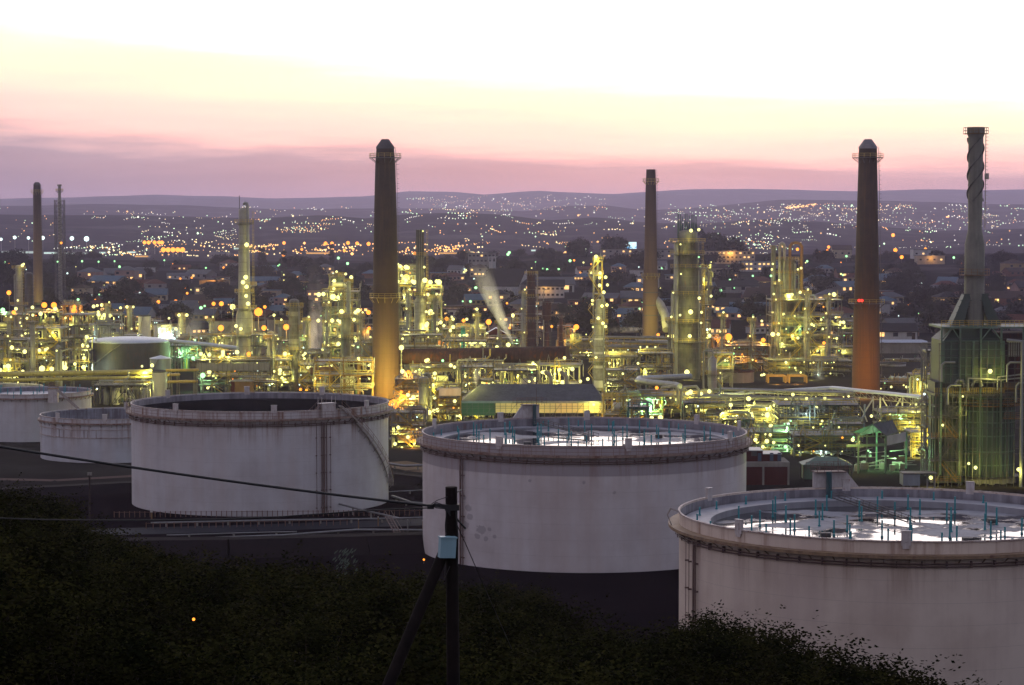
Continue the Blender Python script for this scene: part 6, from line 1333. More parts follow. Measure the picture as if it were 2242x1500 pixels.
# lamp posts of the plant
for lab, px, py, Y, kd, r, pw in (('sodium lamp post at the far left of the plant',20,641,980,'o',.75,2500),('sodium lamp post before the orange glowing tank',484,718,850,'o',.85,5200),('sodium lamp over the second orange tank',627,716,850,'o',.85,5200),
    ('brilliant sodium lamp beside the slender looped pipe column',566,683,850,'o',1.2,6500),('white lamp pole left of the huge duct start',879,761,660,'y',.7,2800),('sodium lamp post amid the lamplit cluster',1070,705,900,'o',.85,2500),('sodium lamp post right of the steam jet',978,698,900,'o',.6,1500),
    ('sodium lamp post before the orange far frame',1260,717,960,'o',.8,1500),('white lamp pole where the jet of steam rises',1123,690,830,'y',.55,1200),('sodium lamp post beyond the pale round tank',1981,762,960,'o',.8,2200),('bright lamp cluster pole left of the slender column',510,672,860,'y',1.0,2600),('sodium lamp pole left of the thin pipe column top',580,672,900,'o',.5,0),('sodium lamp pole far right of the striped column',807,684,920,'o',.7,0),('sodium lamp pole behind the thin chimney',1441,733,1000,'o',.55,500),
    ('pair of yellow lamps on a pole left of the slender column',468,665,930,'o',.6,0),('sodium lamp pole above the dark tank in steam',485,665,960,'o',.75,0)):
    post(lab, px, py, Y, kd, r, pw)
# steam
def steam(label, pts, rads, dens, seed, lit=500, col=(.95,.92,.90)):
    m = bpy.data.materials.new('steam'); m.use_nodes = True; t = NT(m.node_tree); t.t.nodes.remove(t.t.nodes['Principled BSDF'])
    pv = t.n('ShaderNodeVolumePrincipled'); pv.inputs['Color'].default_value = col+(1,); pv.inputs['Anisotropy'].default_value = .55
    g = t.n('ShaderNodeNewGeometry'); tc = t.n('ShaderNodeTexCoord'); L = sum((Vector(b)-Vector(a)).length for a, b in zip(pts, pts[1:]))
    sp = t.n('ShaderNodeSeparateXYZ'); t.l(tc.outputs['Generated'], sp.inputs[0])
    ax = 2 if abs(pts[-1][2]-pts[0][2]) > abs(pts[-1][0]-pts[0][0]) else 0
    f = sp.outputs[ax]
    if pts[-1][ax] < pts[0][ax]: f = t.math('SUBTRACT', 1.0, f)
    nz = t.noise(t.scale(g.outputs['Position'], (1,1,.45)), .35, 4, .6)
    d = t.math('MULTIPLY', t.math('POWER', t.math('SUBTRACT', 1.0, f, clamp=True), 2.0), t.math('MULTIPLY', t.math('SUBTRACT', nz, .36, clamp=True), 3.4))
    t.l(t.math('MULTIPLY', d, dens*.75), pv.inputs['Density']); t.l(pv.outputs[0], t.t.nodes['Material Output'].inputs['Volume'])
    P_ = [Vector(p) for p in pts]; full = []; rr = []
    for i in range(len(P_)-1):
        for j in range(5): full.append(P_[i].lerp(P_[i+1], j/5)); rr.append(rads[i]+(rads[i+1]-rads[i])*j/5)
    full.append(P_[-1]); rr.append(rads[-1]*.3)
    for j in range(0, len(full)-3, 4): e = full[j]; light((e[0]-1.5*rr[j]-.6, e[1]-rr[j]-2.2, e[2]-.8), 'y', lit*(1+rr[j]*.8), .8)  # unseen fill lights added along the plume to brighten the steam
    T = thing('steam_plume', label, 'steam plume', P_[0]); F_ = [e-P_[0] for e in full]
    MB().path(F_, rr, 14).build('steam_veil', m, T); MB().path(F_, [q*.74 for q in rr], 14).build('steam_body', m, T); MB().path(F_, [q*.46 for q in rr], 12).build('steam_core', m, T); return T
steam('white jet of steam bending up to the left from the huge duct', [W(1125,757,690), W(1112,728,690), W(1094,690,690), W(1078,655,690), W(1062,615,690), W(1045,560,690)], [.25,.9,1.8,2.6,3.2,3.6], .6, 1, 900)
steam('soft column of steam standing left of the tall lit tower unit', [W(686,762,850), W(688,730,850), W(692,680,850), W(690,620,850), W(684,560,850)], [3.0,4.2,3.0,2.6,3.2], .15, 2, 700)
steam('short puff of steam in front of the dark glazed hall roof', [W(1042,846,575), W(1043,830,575), W(1045,812,575), W(1047,795,575)], [.2,.9,1.4,1.6], .40, 3)
steam('flat jet of steam blowing left from the thin chimney foot', [W(1408,720,930), W(1385,721,930), W(1350,722,930), W(1318,722,930)], [.3,1.1,1.5,1.6], .28, 4)
steam('thin streak of steam across the many decked unit', [W(1778,699,798), W(1755,694,798), W(1730,689,798), W(1705,683,798)], [.2,.7,1.1,1.3], .30, 5)
steam('faint plume of steam below the loop tower', [W(1800,842,752), W(1794,820,752), W(1786,795,752), W(1778,770,752)], [1.6,1.9,2.0,2.2], .10, 6)
steam('small streak of steam right of the cantilevered platform', [W(1006,683,800), W(990,681,800), W(975,680,800), W(960,679,800)], [.2,.5,.7,.8], .35, 7)
steam('drifting steam between the dark tank and the slender column', [W(420,740,880), W(420,715,880), W(424,690,880), W(430,665,880)], [4.5,5,5,4], .06, 8)
# ------------------------------------------------------------------ suburb on the rising ground behind the plant
def hit(px, py, y0=965.0):
    y = y0; prev = y0
    while y < 12600:
        v = W(px, py, y)
        if v.z <= hgt(v.x, y):
            a, b_ = prev, y
            for _ in range(10):
                m = (a+b_)/2; v = W(px, py, m)
                if v.z <= hgt(v.x, m): b_ = m
                else: a = m
            v = W(px, py, b_); return v
        prev = y; y *= 1.012
    return None
LM = [(40,'the lamplit boxy column'),(84,'the small distant chimney'),(133,'the lattice mast'),(215,'the paired plant lamps'),(284,'the dome roofed tank'),(357,'the mint lit tank'),(440,'the green plant lamps'),(536,'the slender looped column'),(590,'the thin pipe column'),(645,'the striped column'),(690,'the standing steam'),(745,'the lit tower unit'),
      (800,'the brown chimney shaft'),(920,'the fluted black stack'),(965,'the cantilevered platform'),(1015,'the green topped column'),(1065,'the bent steam jet'),(1163,'the far red column'),(1200,'the furnace stack'),(1250,'the orange far frame'),(1312,'the banded column'),(1380,'the left of the thin chimney'),(1425,'the thin chimney'),(1475,'the pale riser pipes'),(1504,'the reactor tower'),(1550,'the lit riser frame'),(1600,'the orange portal frames'),(1655,'the left of the loop tower'),(1722,'the twin loop tower'),(1790,'the many decked unit'),
      (1850,'the left of the rust chimney'),(1896,'the rust chimney'),(1950,'the pale round tank'),(2010,'the slatted shed'),(2075,'the reactor house roof'),(2145,'the straked stack'),(2215,'the reactor house end')]
def near_lm(px):
    n = min(LM, key=lambda a: abs(a[0]-px))[1]
    return n
def band(y):
    return 'lowest row' if y < 1120 else ('low slope' if y < 1300 else ('mid slope' if y < 1500 else ('high slope' if y < 1720 else 'ridge top')))
SEEN = {}
def uniq(base_, alts, tail):
    for a in alts:
        L = '%s %s' % (a, tail) if base_ is None else '%s %s %s' % (a, base_, tail)
        if L not in SEEN: SEEN[L] = 1; return L, a
    return L, a
wallm = {n: paint('house_wall_'+n, c, tuple(v*.6 for v in c), .5, .3, .85) for n, c in dict(white=(.42,.42,.43), cream=(.34,.29,.22), grey=(.22,.21,.22), brick=(.15,.07,.055), pink=(.28,.18,.16), ochre=(.26,.19,.09)).items()}
roofm = {n: paint('house_roof_'+n, c, tuple(v*.55 for v in c), .5, .4, .85) for n, c in dict(red=(.10,.040,.032), brown=(.055,.038,.032), grey=(.11,.115,.13), blue=(.09,.14,.19), dark=(.03,.03,.034)).items()}
winlit = emat('window_light', (1.0,.58,.20), 1.7); windk = paint('window_dark', (.02,.022,.03), None, .3, 1, .2)
def gable(w_, d_, h_, rh):
    a = MB().box(-w_/2,w_/2,-d_/2,d_/2,-1.5,h_); a.add([(-w_/2,-d_/2,h_),(-w_/2,d_/2,h_),(-w_/2,0,h_+rh)],[(0,2,1)]); a.add([(w_/2,-d_/2,h_),(w_/2,d_/2,h_),(w_/2,0,h_+rh)],[(0,1,2)])
    e = .45; r = MB()
    for s in (-1,1):
        r.add([(-w_/2-e,s*(d_/2+e),h_-rh*e/(d_/2)),(w_/2+e,s*(d_/2+e),h_-rh*e/(d_/2)),(w_/2+e,0,h_+rh+.05),(-w_/2-e,0,h_+rh+.05),(-w_/2-e,s*(d_/2+e),h_-rh*e/(d_/2)-.2),(w_/2+e,s*(d_/2+e),h_-rh*e/(d_/2)-.2)],[(0,1,2,3),(0,4,5,1)])
    return a, r
def hip(w_, d_, h_, rh):
    a = MB().box(-w_/2,w_/2,-d_/2,d_/2,-1.5,h_); e = .5; k = max(.3, w_/2-d_/2)
    r = MB().add([(-w_/2-e,-d_/2-e,h_),(w_/2+e,-d_/2-e,h_),(w_/2+e,d_/2+e,h_),(-w_/2-e,d_/2+e,h_),(-k,0,h_+rh),(k,0,h_+rh)],[(0,1,5,4),(1,2,5),(2,3,4,5),(3,0,4),(3,2,1,0)])
    return a, r
def flat(w_, d_, h_, rh):
    return MB().box(-w_/2,w_/2,-d_/2,d_/2,-1.5,h_), MB().box(-w_/2-.5,w_/2+.5,-d_/2-.6,d_/2+.5,h_+.01,h_+.28)
KINDS_ = [('bungalow',hip,12,8,2.9,2.4),('gabled house',gable,11,7.5,3.2,2.8),('tall house',hip,11,9,5.8,2.4),('long low house',gable,17,7,2.8,2.0),('flat roofed house',flat,12,9,3.2,0)]
HM = []
def setmat(o, m):
    if not o.material_slots: return
    o.material_slots[0].link = 'OBJECT'; o.material_slots[0].material = m
for kn, fn, w_, d_, h_, rh in KINDS_:
    a, r = fn(w_,d_,h_,rh); HM.append((kn, a, r, w_, d_, h_))
WINM = MB().box(-.75,.75,-.06,.06,-.6,.6)
HP = []
for kn, a, r, w_, d_, h_ in HM:
    t_ = thing('house','x','house',(0,-200,-60)); ow = a.build('wall', wallm['white'], t_); orf = r.build('roof', roofm['red'], t_)
    for i in range(4 if h_ < 5 else 6):
        zz = 1.6 if i < 4 else 4.4; xx = -w_*.36+w_*.24*(i if i < 4 else (i-4)*2.2)
        WINM.build('window', windk, t_, (xx,-d_/2-.03,zz))
    dr = MB().box(-.5,.5,-.06,.0,0,2.1).build('door', roofm['brown'], t_, (w_*.47-.6,-d_/2-.02,0))
    HP.append(t_)
rn = random.Random(77); placed = []; usedp = set()
def house(px, row, kind=None, wall=None, roof=None, rz=None, lit=None, sc_=1.0):
    v = hit(px, row)
    if v is None or v.y > 2050: return
    for q in placed:
        if (q[0]-v.x)**2+(q[1]-v.y)**2 < 12.5**2: return
    placed.append((v.x, v.y)); k = rn.randrange(5) if kind is None else kind
    if k in usedp: o = copy_tree(HP[k])
    else: o = HP[k]; usedp.add(k)
    o.location = (v.x, v.y, hgt(v.x, v.y)); o.rotation_euler[2] = rn.gauss(0,.35) if rz is None else rz; o.scale = (sc_,)*3
    rk = list(roofm); wk = list(wallm); rn.shuffle(rk); rn.shuffle(wk); nl = 0
    for ch in o.children:
        if ch.name.startswith('window'):
            on = rn.random() < (.36 if lit is None else lit); setmat(ch, winlit if on else windk); nl += on
    litw = {0:'unlit',1:'one window lit'}.get(nl, 'windows lit')
    for a in ([wall] if wall else wk):
        for b_ in ([roof] if roof else rk):
            L = '%s %s, %s roof, %s, %s, behind %s' % (a, HM[k][0], b_, litw, band(v.y), near_lm(px)); L = L.replace('behind the left of', 'left of')
            if L not in SEEN: break
        else: continue
        break
    SEEN[L] = 1; o['label'] = L; o['category'] = 'house'; o['group'] = 'houses of the hillside suburb'
    for ch in o.children:
        if ch.name.startswith('wall'): setmat(ch, wallm[a])
        elif ch.name.startswith('roof'): setmat(ch, roofm[b_])
for (px,row,k,wl,rf,sc_) in ((1195,640,3,'white','grey',1.9),(1050,605,2,'cream','brown',1.0),(1000,600,1,'white','grey',1.0),(905,608,0,'grey','red',1.2),(650,612,0,'grey','blue',1.1),(270,612,3,'grey','grey',1.6),(240,628,3,'grey','blue',1.5),(310,640,1,'brick','red',1.3),(1670,668,1,'cream','brown',1.6),(1650,690,3,'white','blue',1.4),(1600,685,1,'white','dark',1.3),(1790,632,0,'white','blue',1.6),
   (1855,640,3,'grey','blue',1.4),(1960,628,3,'grey','blue',1.7),(2090,672,1,'white','red',1.2),(1845,740,1,'brick','brown',1.5),(1940,743,3,'white','dark',1.5),(1985,728,3,'grey','grey',1.4),(1920,668,0,'brick','red',1.2),(1610,640,3,'grey','dark',1.5),(1560,640,0,'brick','blue',1.2),(1390,640,0,'grey','blue',1.1),(1340,700,3,'grey','blue',1.2),(1290,690,0,'grey','dark',1.0),(2200,668,3,'brick','brown',1.6),(2070,640,0,'brick','red',1.3),(1700,640,3,'pink','brown',1.2),(1010,640,0,'cream','red',1.0),(950,650,1,'grey','brown',1.1),(590,640,0,'grey','brown',1.1),(440,610,3,'grey','grey',1.3)):
    house(px, row, k, wl, rf, None, None, sc_)
for i in range(900):
    px = rn.uniform(-20, 2260); row = 585 + (rn.random()**.8)*150
    if (px < 170 and row > 590) or (820 < px < 872): continue
    if len(placed) > 215: break
    house(px, row, sc_=rn.uniform(.85,1.25))
for k, t_ in enumerate(HP):
    if k not in usedp:
        for ch in list(t_.children): bpy.data.objects.remove(ch)
        bpy.data.objects.remove(t_)
# larger buildings of the suburb
def block(label, px, row, wpx, hm, d_, wl, rf, cat='building', name='apartment_block', storeys=2, nwin=8, lit=.4, fn=flat, rh=0, rz=0.0, power=0):
    v = hit(px, row); k = v.y/F; w_ = wpx*k; T = thing(name, label, cat, (v.x, v.y, hgt(v.x, v.y)), rz); a, r = fn(w_, d_, hm, rh); a.build('wall', wallm[wl], T); r.build('roof', roofm[rf], T); q = random.Random(px)
    placed.append((v.x, v.y))
    for s in range(storeys):
        for i in range(nwin): WINM.build('window', winlit if q.random() < lit else windk, T, (-w_/2+w_*(i+.5)/nwin,-d_/2-.03,(s+.55)*hm/storeys))
    if power: light((v.x, v.y-d_/2-3, v.z+hm*.8), 'o', power, .5)
    return T
block('long cream apartment block with lamps under its eaves behind the reactor tower', 1597, 577, 108, 9, 11, 'cream','dark', storeys=3, nwin=12, lit=.3, power=3500)
block('white two storey block with lit ground windows right of the cream apartment block', 1652, 594, 66, 6.5, 11, 'white','blue', nwin=7, lit=.45)
block('long dark low block on the ridge behind the thin chimney', 1400, 566, 170, 7, 12, 'grey','dark', nwin=12, lit=.25, storeys=2)
block('pale flats on the ridge left of the far red column', 1055, 588, 60, 11, 12, 'grey','grey', storeys=3, nwin=7, lit=.15)
block('olive lit warehouse with blank wall behind the green plant lamps', 470, 634, 58, 6, 20, 'ochre','dark', cat='warehouse', name='warehouse', storeys=1, nwin=2, lit=0, power=5000)
block('white hall on the ridge right of the rust chimney', 2018, 566, 44, 7, 14, 'white','grey', cat='hall', name='hall', storeys=1, nwin=3, lit=.2)
block('cream walled store with lamp glow right of the white hall', 2035, 578, 60, 6, 12, 'cream','grey', cat='store', name='store', storeys=1, nwin=4, lit=.4, power=1500)
block('cream hall on the ridge right of the twin loop tower', 1842, 565, 42, 7, 12, 'cream','brown', cat='hall', name='hall', storeys=1, nwin=3, lit=.1, fn=gable, rh=3)
block('white gabled house with steep roof above the steam jet', 1195, 652, 80, 7, 12, 'white','dark', cat='house', name='villa', nwin=8, lit=.12, fn=gable, rh=3.5, power=1500)
block('large grey hall roof showing behind the standing steam', 700, 655, 50, 6, 20, 'pink','brown', cat='hall', name='hall', storeys=1, nwin=4, lit=.2, fn=gable, rh=3)
rb_ = thing('brick_gable_house', 'orange lit red brick gabled building left of the steam jet', 'building', base(1086,985)); a, r = gable(8,8,4.4,2.2); ow = a.build('wall', M['brick'], rb_); orr = r.build('roof', M['bluetop'], rb_); rb_.rotation_euler[2] = PI/2; light(W(1084,742,968),'o',2200,.6)
# church
v = hit(1112, 648); k = v.y/F; ch_ = thing('church', 'white church with steep dark roof, gable front and slim bell tower', 'church', (v.x, v.y, hgt(v.x, v.y)), -.62)
a, r = gable(26,15,6.5,9.5); a.build('nave', wallm['white'], ch_); r.build('roof', roofm['dark'], ch_)
a = MB().box(9,14,-15,-7,-2,5); a.build('porch', wallm['white'], ch_)
tw = MB().box(-14.5,-11.5,1,4,-1,20); tw.build('bell_tower', wallm['white'], ch_); tq = MB(); [tq.box(-14.8+i*2.9,-14.4+i*2.9,.8+j*3,1.2+j*3,20,22.5) for i in (0,1) for j in (0,1)]; tq.box(-15,-11,.6,4.6,22.5,22.9); tq.build('belfry', wallm['white'], ch_); lamp(ch_, W(1112,557,v.y+5), 'g', .8)
# billboard
v = hit(1376, 556); bb = thing('billboard', 'large lit blue and white billboard on the ridge beside the thin chimney', 'billboard', (v.x, v.y, hgt(v.x, v.y))); k = v.y/F
bmat = bpy.data.materials.new('billboard_face'); bmat.use_nodes = True; t = NT(bmat.node_tree); t.t.nodes.remove(t.t.nodes['Principled BSDF']); g = t.n('ShaderNodeTexCoord'); n_ = t.noise(t.scale(g.outputs['Object'], (.16,.16,.30)), 1.0, 2)
em = t.n('ShaderNodeEmission', inp={1: 1.0}); t.l(t.ramp(n_, [(0,(.02,.25,.8)),(.40,(.05,.42,.95)),(.47,(.8,1.2,1.3)),(1,(1.3,1.5,1.5))]), em.inputs[0]); t.l(em.outputs[0], t.t.nodes['Material Output'].inputs[0]); bmat.cycles.emission_sampling = 'NONE'
z1 = zat(1376,530,v.y)-bb.location.z; z0_ = zat(1376,547,v.y)-bb.location.z
MB().box(-17.5*k,17.5*k,-.3,0,z0_,z1).build('panel', bmat, bb); MB().box(-17.8*k,17.8*k,.02,.3,z0_-.3,z1+.3).build('backing', M['dark'], bb); q = MB(); [q.bar((x*k,.2,-1),(x*k,.2,z0_),.4) for x in (-11,0,11)]; q.build('post', M['dark'], bb)
# ------------------------------------------------------------------ trees
tl, t, b = newmat('tree_leaf'); g = t.n('ShaderNodeNewGeometry'); oi = t.n('ShaderNodeObjectInfo'); c = t.mix(t.noise(g.outputs['Position'], .25, 4), (.005,.008,.005), (.016,.018,.010)); t.l(c, b.inputs['Base Color']); b.inputs['Roughness'].default_value = .8; b.inputs['Specular IOR Level'].default_value = .04
def treemesh(seed, w_, h_, trunk, n, kind):
    rr = random.Random(seed); lv = MB(); tk = MB(); tk.path([(0,0,-1.5),(rr.uniform(-.3,.3),0,h_*.4),(rr.uniform(-.5,.5),0,h_*.75)], [trunk,trunk*.7,trunk*.2], 6); cl = []
    for i in range(34):
        if kind == 'cone': z = h_*rr.uniform(.12,1); q = (1-z/h_)*w_*.5+.25; a = rr.uniform(0,2*PI); q *= rr.random()**.5; cl.append(Vector((q*math.cos(a), q*math.sin(a), z)))
        else:
            a = rr.uniform(0,2*PI); q = w_*.5*rr.random()**.5; z = h_*(.22 if kind == 'round' else .40)+h_*(.70 if kind == 'round' else .5)*math.sqrt(max(0,1-(q/(w_*.54))**2))*rr.uniform(.05,1); cl.append(Vector((q*math.cos(a), q*math.sin(a), z)))
        if kind != 'cone': tk.path([(0,0,h_*.35), cl[-1]], [trunk*.35, trunk*.08], 4)
    for i in range(n):
        c_ = cl[i % len(cl)]; s_ = (w_*.10 if kind != 'cone' else w_*.12); p_ = c_+Vector((rr.gauss(0,s_), rr.gauss(0,s_), rr.gauss(0,s_*.8))); L = rr.uniform(.25,.6)
        d = Vector((rr.gauss(0,1),rr.gauss(0,1),rr.gauss(0,.6))).normalized(); e = d.orthogonal().normalized(); lv.add([p_-d*L, p_+e*L*.6, p_+d*L, p_-e*L*.6], [(0,1,2,3)])
    return lv, tk
TP = []
for i, (w_,h_,tr_,n,kd) in enumerate(((9,8,.35,2600,'round'),(12,9,.4,3200,'round'),(11,8.5,.3,2600,'flat'),(4.5,15,.3,1500,'cone'),(7,6,.25,1800,'round'))):
    lv, tk = treemesh(90+i,w_,h_,tr_,n,kd); o = thing('tree','x','tree',(0,-200,-60)); lv.build('crown', tl, o); tk.build('trunk', M['bark'], o); TP.append(o)
TN = ['round dark tree','broad dark tree','flat crowned tree','tall cypress like tree','small round tree']
ut = set(); ntree = 0
def tree(px, row, k, s, label=None):
    global ntree
    v = hit(px, row)
    if v is None or v.y > 2300: return
    if k in ut: o = copy_tree(TP[k])
    else: o = TP[k]; ut.add(k)
    o.location = (v.x, v.y, hgt(v.x, v.y)-.2); o.rotation_euler[2] = rn.uniform(0,2*PI); o.scale = (s,s,s*rn.uniform(.9,1.1)); ntree += 1
    o['label'] = label or ('%s among houses, %s, behind %s' % (TN[k], band(v.y), near_lm(px))).replace('behind the left of', 'left of'); o['category'] = 'tree'; o['group'] = 'dark trees of the hillside suburb'
for px,row,k,s,lb in ((1265,562,0,1.8,'wide dark tree on the ridge left of the billboard'),(1347,560,0,2.1,'tall dark tree on the ridge touching the billboard'),(1557,566,0,2.6,'large dark tree on the ridge right of the reactor tower'),(1597,566,1,1.9,'second large dark tree on the ridge right of the reactor tower'),(570,588,3,1.0,'dark cypress pair member left of its twin near the slender column'),(577,588,3,1.15,'dark cypress pair member right of its twin near the slender column'),(726,588,3,1.2,'lone dark cypress on the ridge left of the brown chimney'),(622,608,3,1.2,'dark cypress lower on the slope near the striped column'),(1112,640,0,1.2,'round dark tree before the church gable'),(42,588,0,1.5,'dark tree behind the lamplit boxy column')): tree(px,row,k,s,lb)
while ntree < 285:
    px = rn.uniform(-30,2270); row = 566+(rn.random()**1.1)*170
    if 825 < px < 868: continue
    v = hit(px, row)
    if v is None or v.y > 2300 or v.y < 985: continue
    if any((q[0]-v.x)**2+(q[1]-v.y)**2 < 8.5**2 for q in placed): continue
    tree(px, row, rn.choice((0,0,1,1,2,4,4)), rn.uniform(.75,1.45))
# ------------------------------------------------------------------ street lamps, far lights, airfield
SLP = {}
for kd in 'ygow':
    o = thing('street_lamp','x','street lamp',(0,-200,-60)); q = MB().tube((0,0,0),(0,0,7),.09,6); q.bar((0,0,7),(0,-1.0,7.2),.1); q.build('pole', M['galv'], o); h_ = bpy.data.objects.new('lamp', bulbmesh(kd)); COL.objects.link(h_); h_.parent = o; h_.location = (0,-1.0,7.0); SLP[kd] = (o, h_)
LN = dict(y='pale yellow', g='greenish white', o='amber', w='white')
us = set()
def slamp(px, row, kd, rpx, v=None):
    """street lamp whose light shows at (px,row)"""
    v = hit(px, row+12) if v is None else v
    if v is None: return False
    z = zat(px, row, v.y)-hgt(v.x, v.y); 
    if z < 2.5: z = 4.0
    src, hd = SLP[kd]
    if kd in us: o = copy_tree(src)
    else: o = src; us.add(kd)
    o.location = (W(px,row,v.y).x, v.y, hgt(v.x, v.y)); s = z/7.0; o.scale = (s,s,s)
    for c_ in o.children:
        if c_.name.startswith('lamp'): r = rpx*v.y/F/s; c_.scale = (r,r,r)
    big = 'large ' if rpx > 3.2 else ('' if rpx > 2.2 else 'small ')
    bd = band(v.y) if v.y < 2300 else 'on the far plain'
    o['label'] = ('%s%s street lamp, %s, behind %s' % (big, LN[kd], bd, near_lm(px))).replace('behind the left of', 'left of'); o['group'] = 'street lamps of the suburb and plain'; o['category'] = 'street lamp'
    return True
for px,row,kd,r in ((1793,557,'o',6.5),(1955,515,'o',4.2),(1960,548,'o',4.6),(1974,563,'o',4.2),(2107,579,'o',4.8),(2078,617,'o',4.2),(1814,541,'o',3.4),(1811,549,'o',3.2),(2026,545,'o',3.2),(1812,562,'o',2.6),(1853,561,'g',2.6),(1940,557,'g',2.5),(2088,564,'g',2.8),(275,657,'o',3.4),(232,650,'o',3.6),(238,651,'o',3.4),(347,661,'o',4.0),(310,659,'o',3.0),(385,660,'o',4.4),(323,645,'o',3.0),(378,630,'o',3.2),(407,632,'o',2.8),(410,642,'o',2.8),(459,636,'o',3.0),(355,626,'o',2.4),(361,621,'o',2.2),(586,623,'o',2.6),(587,629,'y',2.4),
  (621,558,'o',4.0),(713,533,'o',4.2),(727,533,'o',4.0),(762,532,'o',4.2),(782,533,'o',4.0),(807,534,'o',4.4),(622,532,'o',3.8),(661,546,'o',3.0),(754,549,'o',3.4),(761,577,'g',3.2),(741,565,'g',3.2),(908,555,'o',4.0),(995,545,'o',2.4),(1115,553,'g',3.2),(1131,581,'g',3.0),(1189,588,'g',2.2),(1198,590,'g',2.6),(1223,590,'g',3.0),(1248,571,'g',3.2),(1257,570,'o',2.4),(1280,539,'o',3.4),(1085,650,'o',3.0),(1135,658,'g',2.2),(1405,664,'g',3.0),(1578,636,'g',3.0),(1660,639,'g',2.8),(1598,613,'g',2.6),(1648,604,'g',2.4),(1767,572,'g',2.6),(1845,602,'g',2.2),(1800,612,'g',2.8),(2005,706,'g',3.4),(2081,643,'g',2.4),(2184,658,'y',2.6),(1957,669,'y',5.0),(1990,668,'o',3.8),(1996,674,'o',3.6),(1936,678,'g',2.2),(625,586,'g',2.2),(490,586,'o',2.6),(505,576,'g',2.8),(262,584,'g',2.8),(261,596,'g',2.0),(187,595,'g',2.2),(216,573,'g',2.2),(180,572,'g',2.4),(251,572,'g',2.0),(11,574,'g',2.2),(20,578,'o',2.2),(299,595,'g',2.0),(413,594,'g',2.4),(420,608,'o',2.4),(395,610,'o',2.4),(108,607,'g',2.6),(227,625,'y',2.2),(360,570,'g',2.0),(485,621,'g',2.2),(1195,602,'o',3.4),(1060,574,'g',2.8),(1100,590,'g',2.6),(440,622,'g',2.2),(445,622,'w',2.4),(670,587,'g',2.6),(672,627,'g',2.6),(793,622,'g',2.8),(690,593,'y',2.4),(1030,660,'g',3.0),(983,630,'g',2.6),(1042,630,'g',3.2),(1020,592,'y',2.8),(1016,596,'y',2.4),(1047,592,'y',2.6)):
    slamp(px, row, kd, r)
n = 0; rl_ = random.Random(31)
while n < 175:
    px = rl_.uniform(0,2242); row = 568+rl_.random()**1.15*150
    if 820 < px < 872 or (px < 170 and row > 620): continue
    if slamp(px, row, rl_.choice('gggyyoow'), rl_.choice((1.2,1.4,1.7,2.0))): n += 1
# far city lights: four masses by colour
FL = {k: MB() for k in 'ygow'}; BRI = {k: emat('far_light_'+dict(y='yellow',g='green',o='amber',w='white')[k], dict(y=(1.0,.84,.45), g=(.70,1.0,.66), o=(1.0,.52,.16), w=(.95,.97,.85))[k], 2.5) for k in 'ygow'}
def far(px, row, kd, rpx):
    v = hit(px, row, 2300)
    if v is None: return
    r = rpx*v.y/F; z = max(v.z, hgt(v.x, v.y))+r*.9; x = v.x; y = v.y-r
    FL[kd].add([(x,y,z+r),(x,y,z-r),(x+r,y,z),(x-r,y,z),(x,y+r,z),(x,y-r,z)], [(0,2,4),(0,4,3),(0,3,5),(0,5,2),(1,4,2),(1,3,4),(1,5,3),(1,2,5)])
def scatter(n, xa, xb, ya, yb, cols, ra=.8, rb=1.7, slope=0.0, cluster=0):
    n = int(n*1.7); k_ = 0
    while n >= 40 and k_ < n*.62:   # street lines
        px, row = rl_.uniform(xa,xb), rl_.uniform(ya,yb); dx, dy, m = rl_.uniform(3,8)*rl_.choice((-1,1)), rl_.uniform(-1.2,1.2), rl_.randrange(3,9); c_ = rl_.choice(cols); rr_ = rl_.uniform(ra,rb)*.85
        for j in range(m):
            far(px+dx*j+rl_.gauss(0,1.2), row+dy*j+rl_.gauss(0,.8), c_ if rl_.random() < .8 else rl_.choice(cols), rr_*rl_.uniform(.7,1.1)); k_ += 1
    for i in range(n-k_):
        px = rl_.uniform(xa,xb); row = rl_.uniform(ya,yb)+slope*(px-(xa+xb)/2)
        far(px, row, rl_.choice(cols), rl_.uniform(ra,rb)*(1.5 if rl_.random() < .08 else .85))
scatter(430, 1450, 2242, 448, 500, 'ggyywwo', .7, 1.6); scatter(110, 1500, 2242, 500, 545, 'ggywo', .8, 1.9); scatter(60, 1700, 2000, 446, 462, 'oyyo', .8, 1.7)
scatter(170, 890, 1330, 432, 462, 'yyowg', .6, 1.3); scatter(90, 890, 1420, 455, 500, 'gyyow', .8, 1.8); scatter(60, 900, 1330, 500, 540, 'oygr'.replace('r','o'), .8, 1.8)
scatter(75, 540, 820, 452, 510, 'gyyow', .7, 1.7); scatter(40, 600, 720, 496, 512, 'yog', .8, 1.6, -.06); scatter(40, 160, 520, 462, 480, 'gwyo', .7, 1.5); scatter(75, 300, 520, 480, 530, 'gywy', .8, 1.8)
scatter(14, 0, 120, 455, 530, 'goy', .7, 1.5); scatter(10, 1570, 1800, 505, 540, 'wgy', .9, 1.6)
scatter(70, 150, 330, 536, 560, 'yygwo', 1.0, 2.4); scatter(60, 330, 540, 530, 562, 'ooyoy', 1.2, 2.6); scatter(85, 540, 820, 534, 560, 'oooy', 1.3, 2.8); scatter(70, 880, 1050, 536, 560, 'oooyo', 1.3, 2.7); scatter(30, 1180, 1330, 530, 556, 'ooyg', 1.2, 2.4); scatter(24, 1440, 1700, 520, 560, 'wgoy', 1.0, 2.0); scatter(40, 1620, 1720, 520, 545, 'ggwo', .8, 1.6)
for i in range(60): far(1720+i*1.1+rl_.uniform(-3,3), 458-i*.16+rl_.uniform(-2,2), 'o', rl_.uniform(.8,1.8))
for k in 'ygow':
    o = FL[k].build('city_lights', BRI[k]); tag(o, '%s lights of the distant city spread over the far plain and hills' % LN[k], 'city lights', kind='stuff')
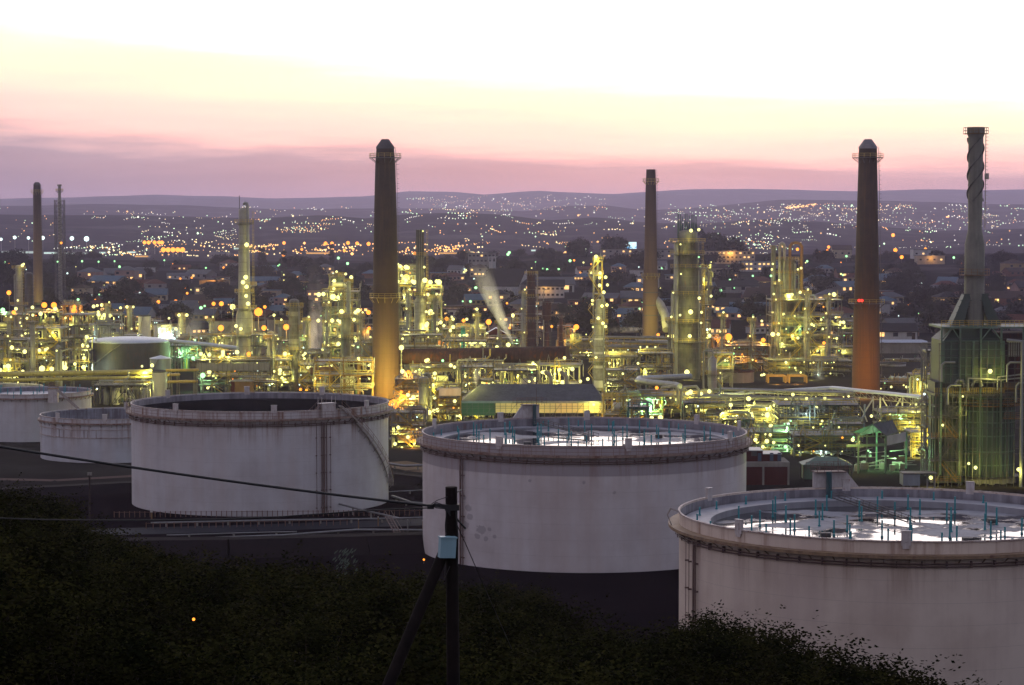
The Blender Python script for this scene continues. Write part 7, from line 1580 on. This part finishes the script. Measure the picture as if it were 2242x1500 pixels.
# airfield and lit depots on the plain
def mast(px, row, kd, rpx, foot):
    v = hit(px, foot); T = thing('floodlight_mast', 'x', 'floodlight mast', (v.x, v.y, hgt(v.x, v.y)), group='floodlight masts over the bright apron'); z = zat(px,row,v.y)-T.location.z; k = v.y/F
    MB().tube((0,0,0),(0,0,z),.35,6,.25).build('mast', M['galv'], T); MB().box(-1.4,1.4,-.5,.5,z+.8,z+1.5).build('head_frame', M['galv'], T); r = rpx*k; lamp(T, (v.x, v.y-1, T.location.z+z), kd, r); return T
for px,row,r,lb in ((3,524,3.0,'at the very edge of the photo'),(33,520,3.4,'between the edge mast and the chimney mast'),(63,521,3.2,'just left of the small distant chimney'),(94,521,4.2,'against the small distant chimney'),(158,522,4.2,'just right of the lattice mast'),(190,523,5.2,'brightest and furthest right')):
    mast(px,row,'w',r,556)['label'] = 'white floodlight mast over the bright apron, %s' % lb
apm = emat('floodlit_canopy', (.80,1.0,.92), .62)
def litblock(label, px, row, wpx, hpx, mat, name='lit_depot', cat='depot', roof='grey', face=None):
    v = hit(px, row, 2300); k = v.y/F; T = thing(name, label, cat, (v.x, v.y, hgt(v.x, v.y))); w_, h_ = wpx*k, max(hpx*k, 2)
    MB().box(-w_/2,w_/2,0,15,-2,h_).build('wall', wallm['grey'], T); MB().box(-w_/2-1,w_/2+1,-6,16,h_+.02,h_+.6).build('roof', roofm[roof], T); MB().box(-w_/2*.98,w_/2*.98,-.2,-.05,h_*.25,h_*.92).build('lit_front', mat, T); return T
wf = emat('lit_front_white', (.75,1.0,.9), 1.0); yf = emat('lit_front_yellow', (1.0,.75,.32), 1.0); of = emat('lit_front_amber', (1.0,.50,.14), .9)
litblock('long low floodlit terminal hall left of the small distant chimney', 34, 556, 80, 6, apm, 'terminal_hall', 'terminal'); litblock('low floodlit terminal hall right of the small distant chimney', 112, 557, 32, 5, wf, 'terminal_hall', 'terminal'); litblock('floodlit terminal hall right of the lattice mast', 168, 558, 56, 5, apm, 'terminal_hall', 'terminal')
for px,row,wd,mt,lb in ((224,556,14,wf,'glowing white marquee right of the floodlight masts'),(288,555,18,wf,'glowing white marquee beside the amber lamp row'),(310,564,30,of,'amber lit shed below the amber lamp row'),(980,557,40,of,'amber lit depot right of the fluted black stack'),(1026,555,22,yf,'bright yellow depot beside the amber depot'),(518,547,12,wf,'small white glowing shed left of the slender column'),(700,557,60,of,'long amber lit yard shed left of the brown chimney'),(1168,551,10,wf,'tiny white lit kiosk on the far plain')): litblock(lb, px, row, wd, 4.5, mt)
for i in range(5):
    mast(358+i*10.5,547,'o',4.2,562)['label'] = 'amber lamp mast of the tight row of five, %s' % ['first from the left','second from the left','middle one','second from the right','first from the right'][i]
for i, px in enumerate((317,326,339,349,355)): mast(px,531,'o',3.2,556)['label'] = 'amber mast of the looser row above the five, number %s from the marquee' % ['one','two','three','four','five'][i]
tag(block('grey blue depot hall left of the slender looped column', 481, 566, 42, 7, 20, 'grey','blue', cat='depot', name='depot_hall', storeys=1, nwin=3, lit=0))
print('objects', len(bpy.data.objects), 'lights', NLIGHT[0], 'faces', sum(len(o.data.polygons) for o in bpy.data.objects if o.type == 'MESH'))
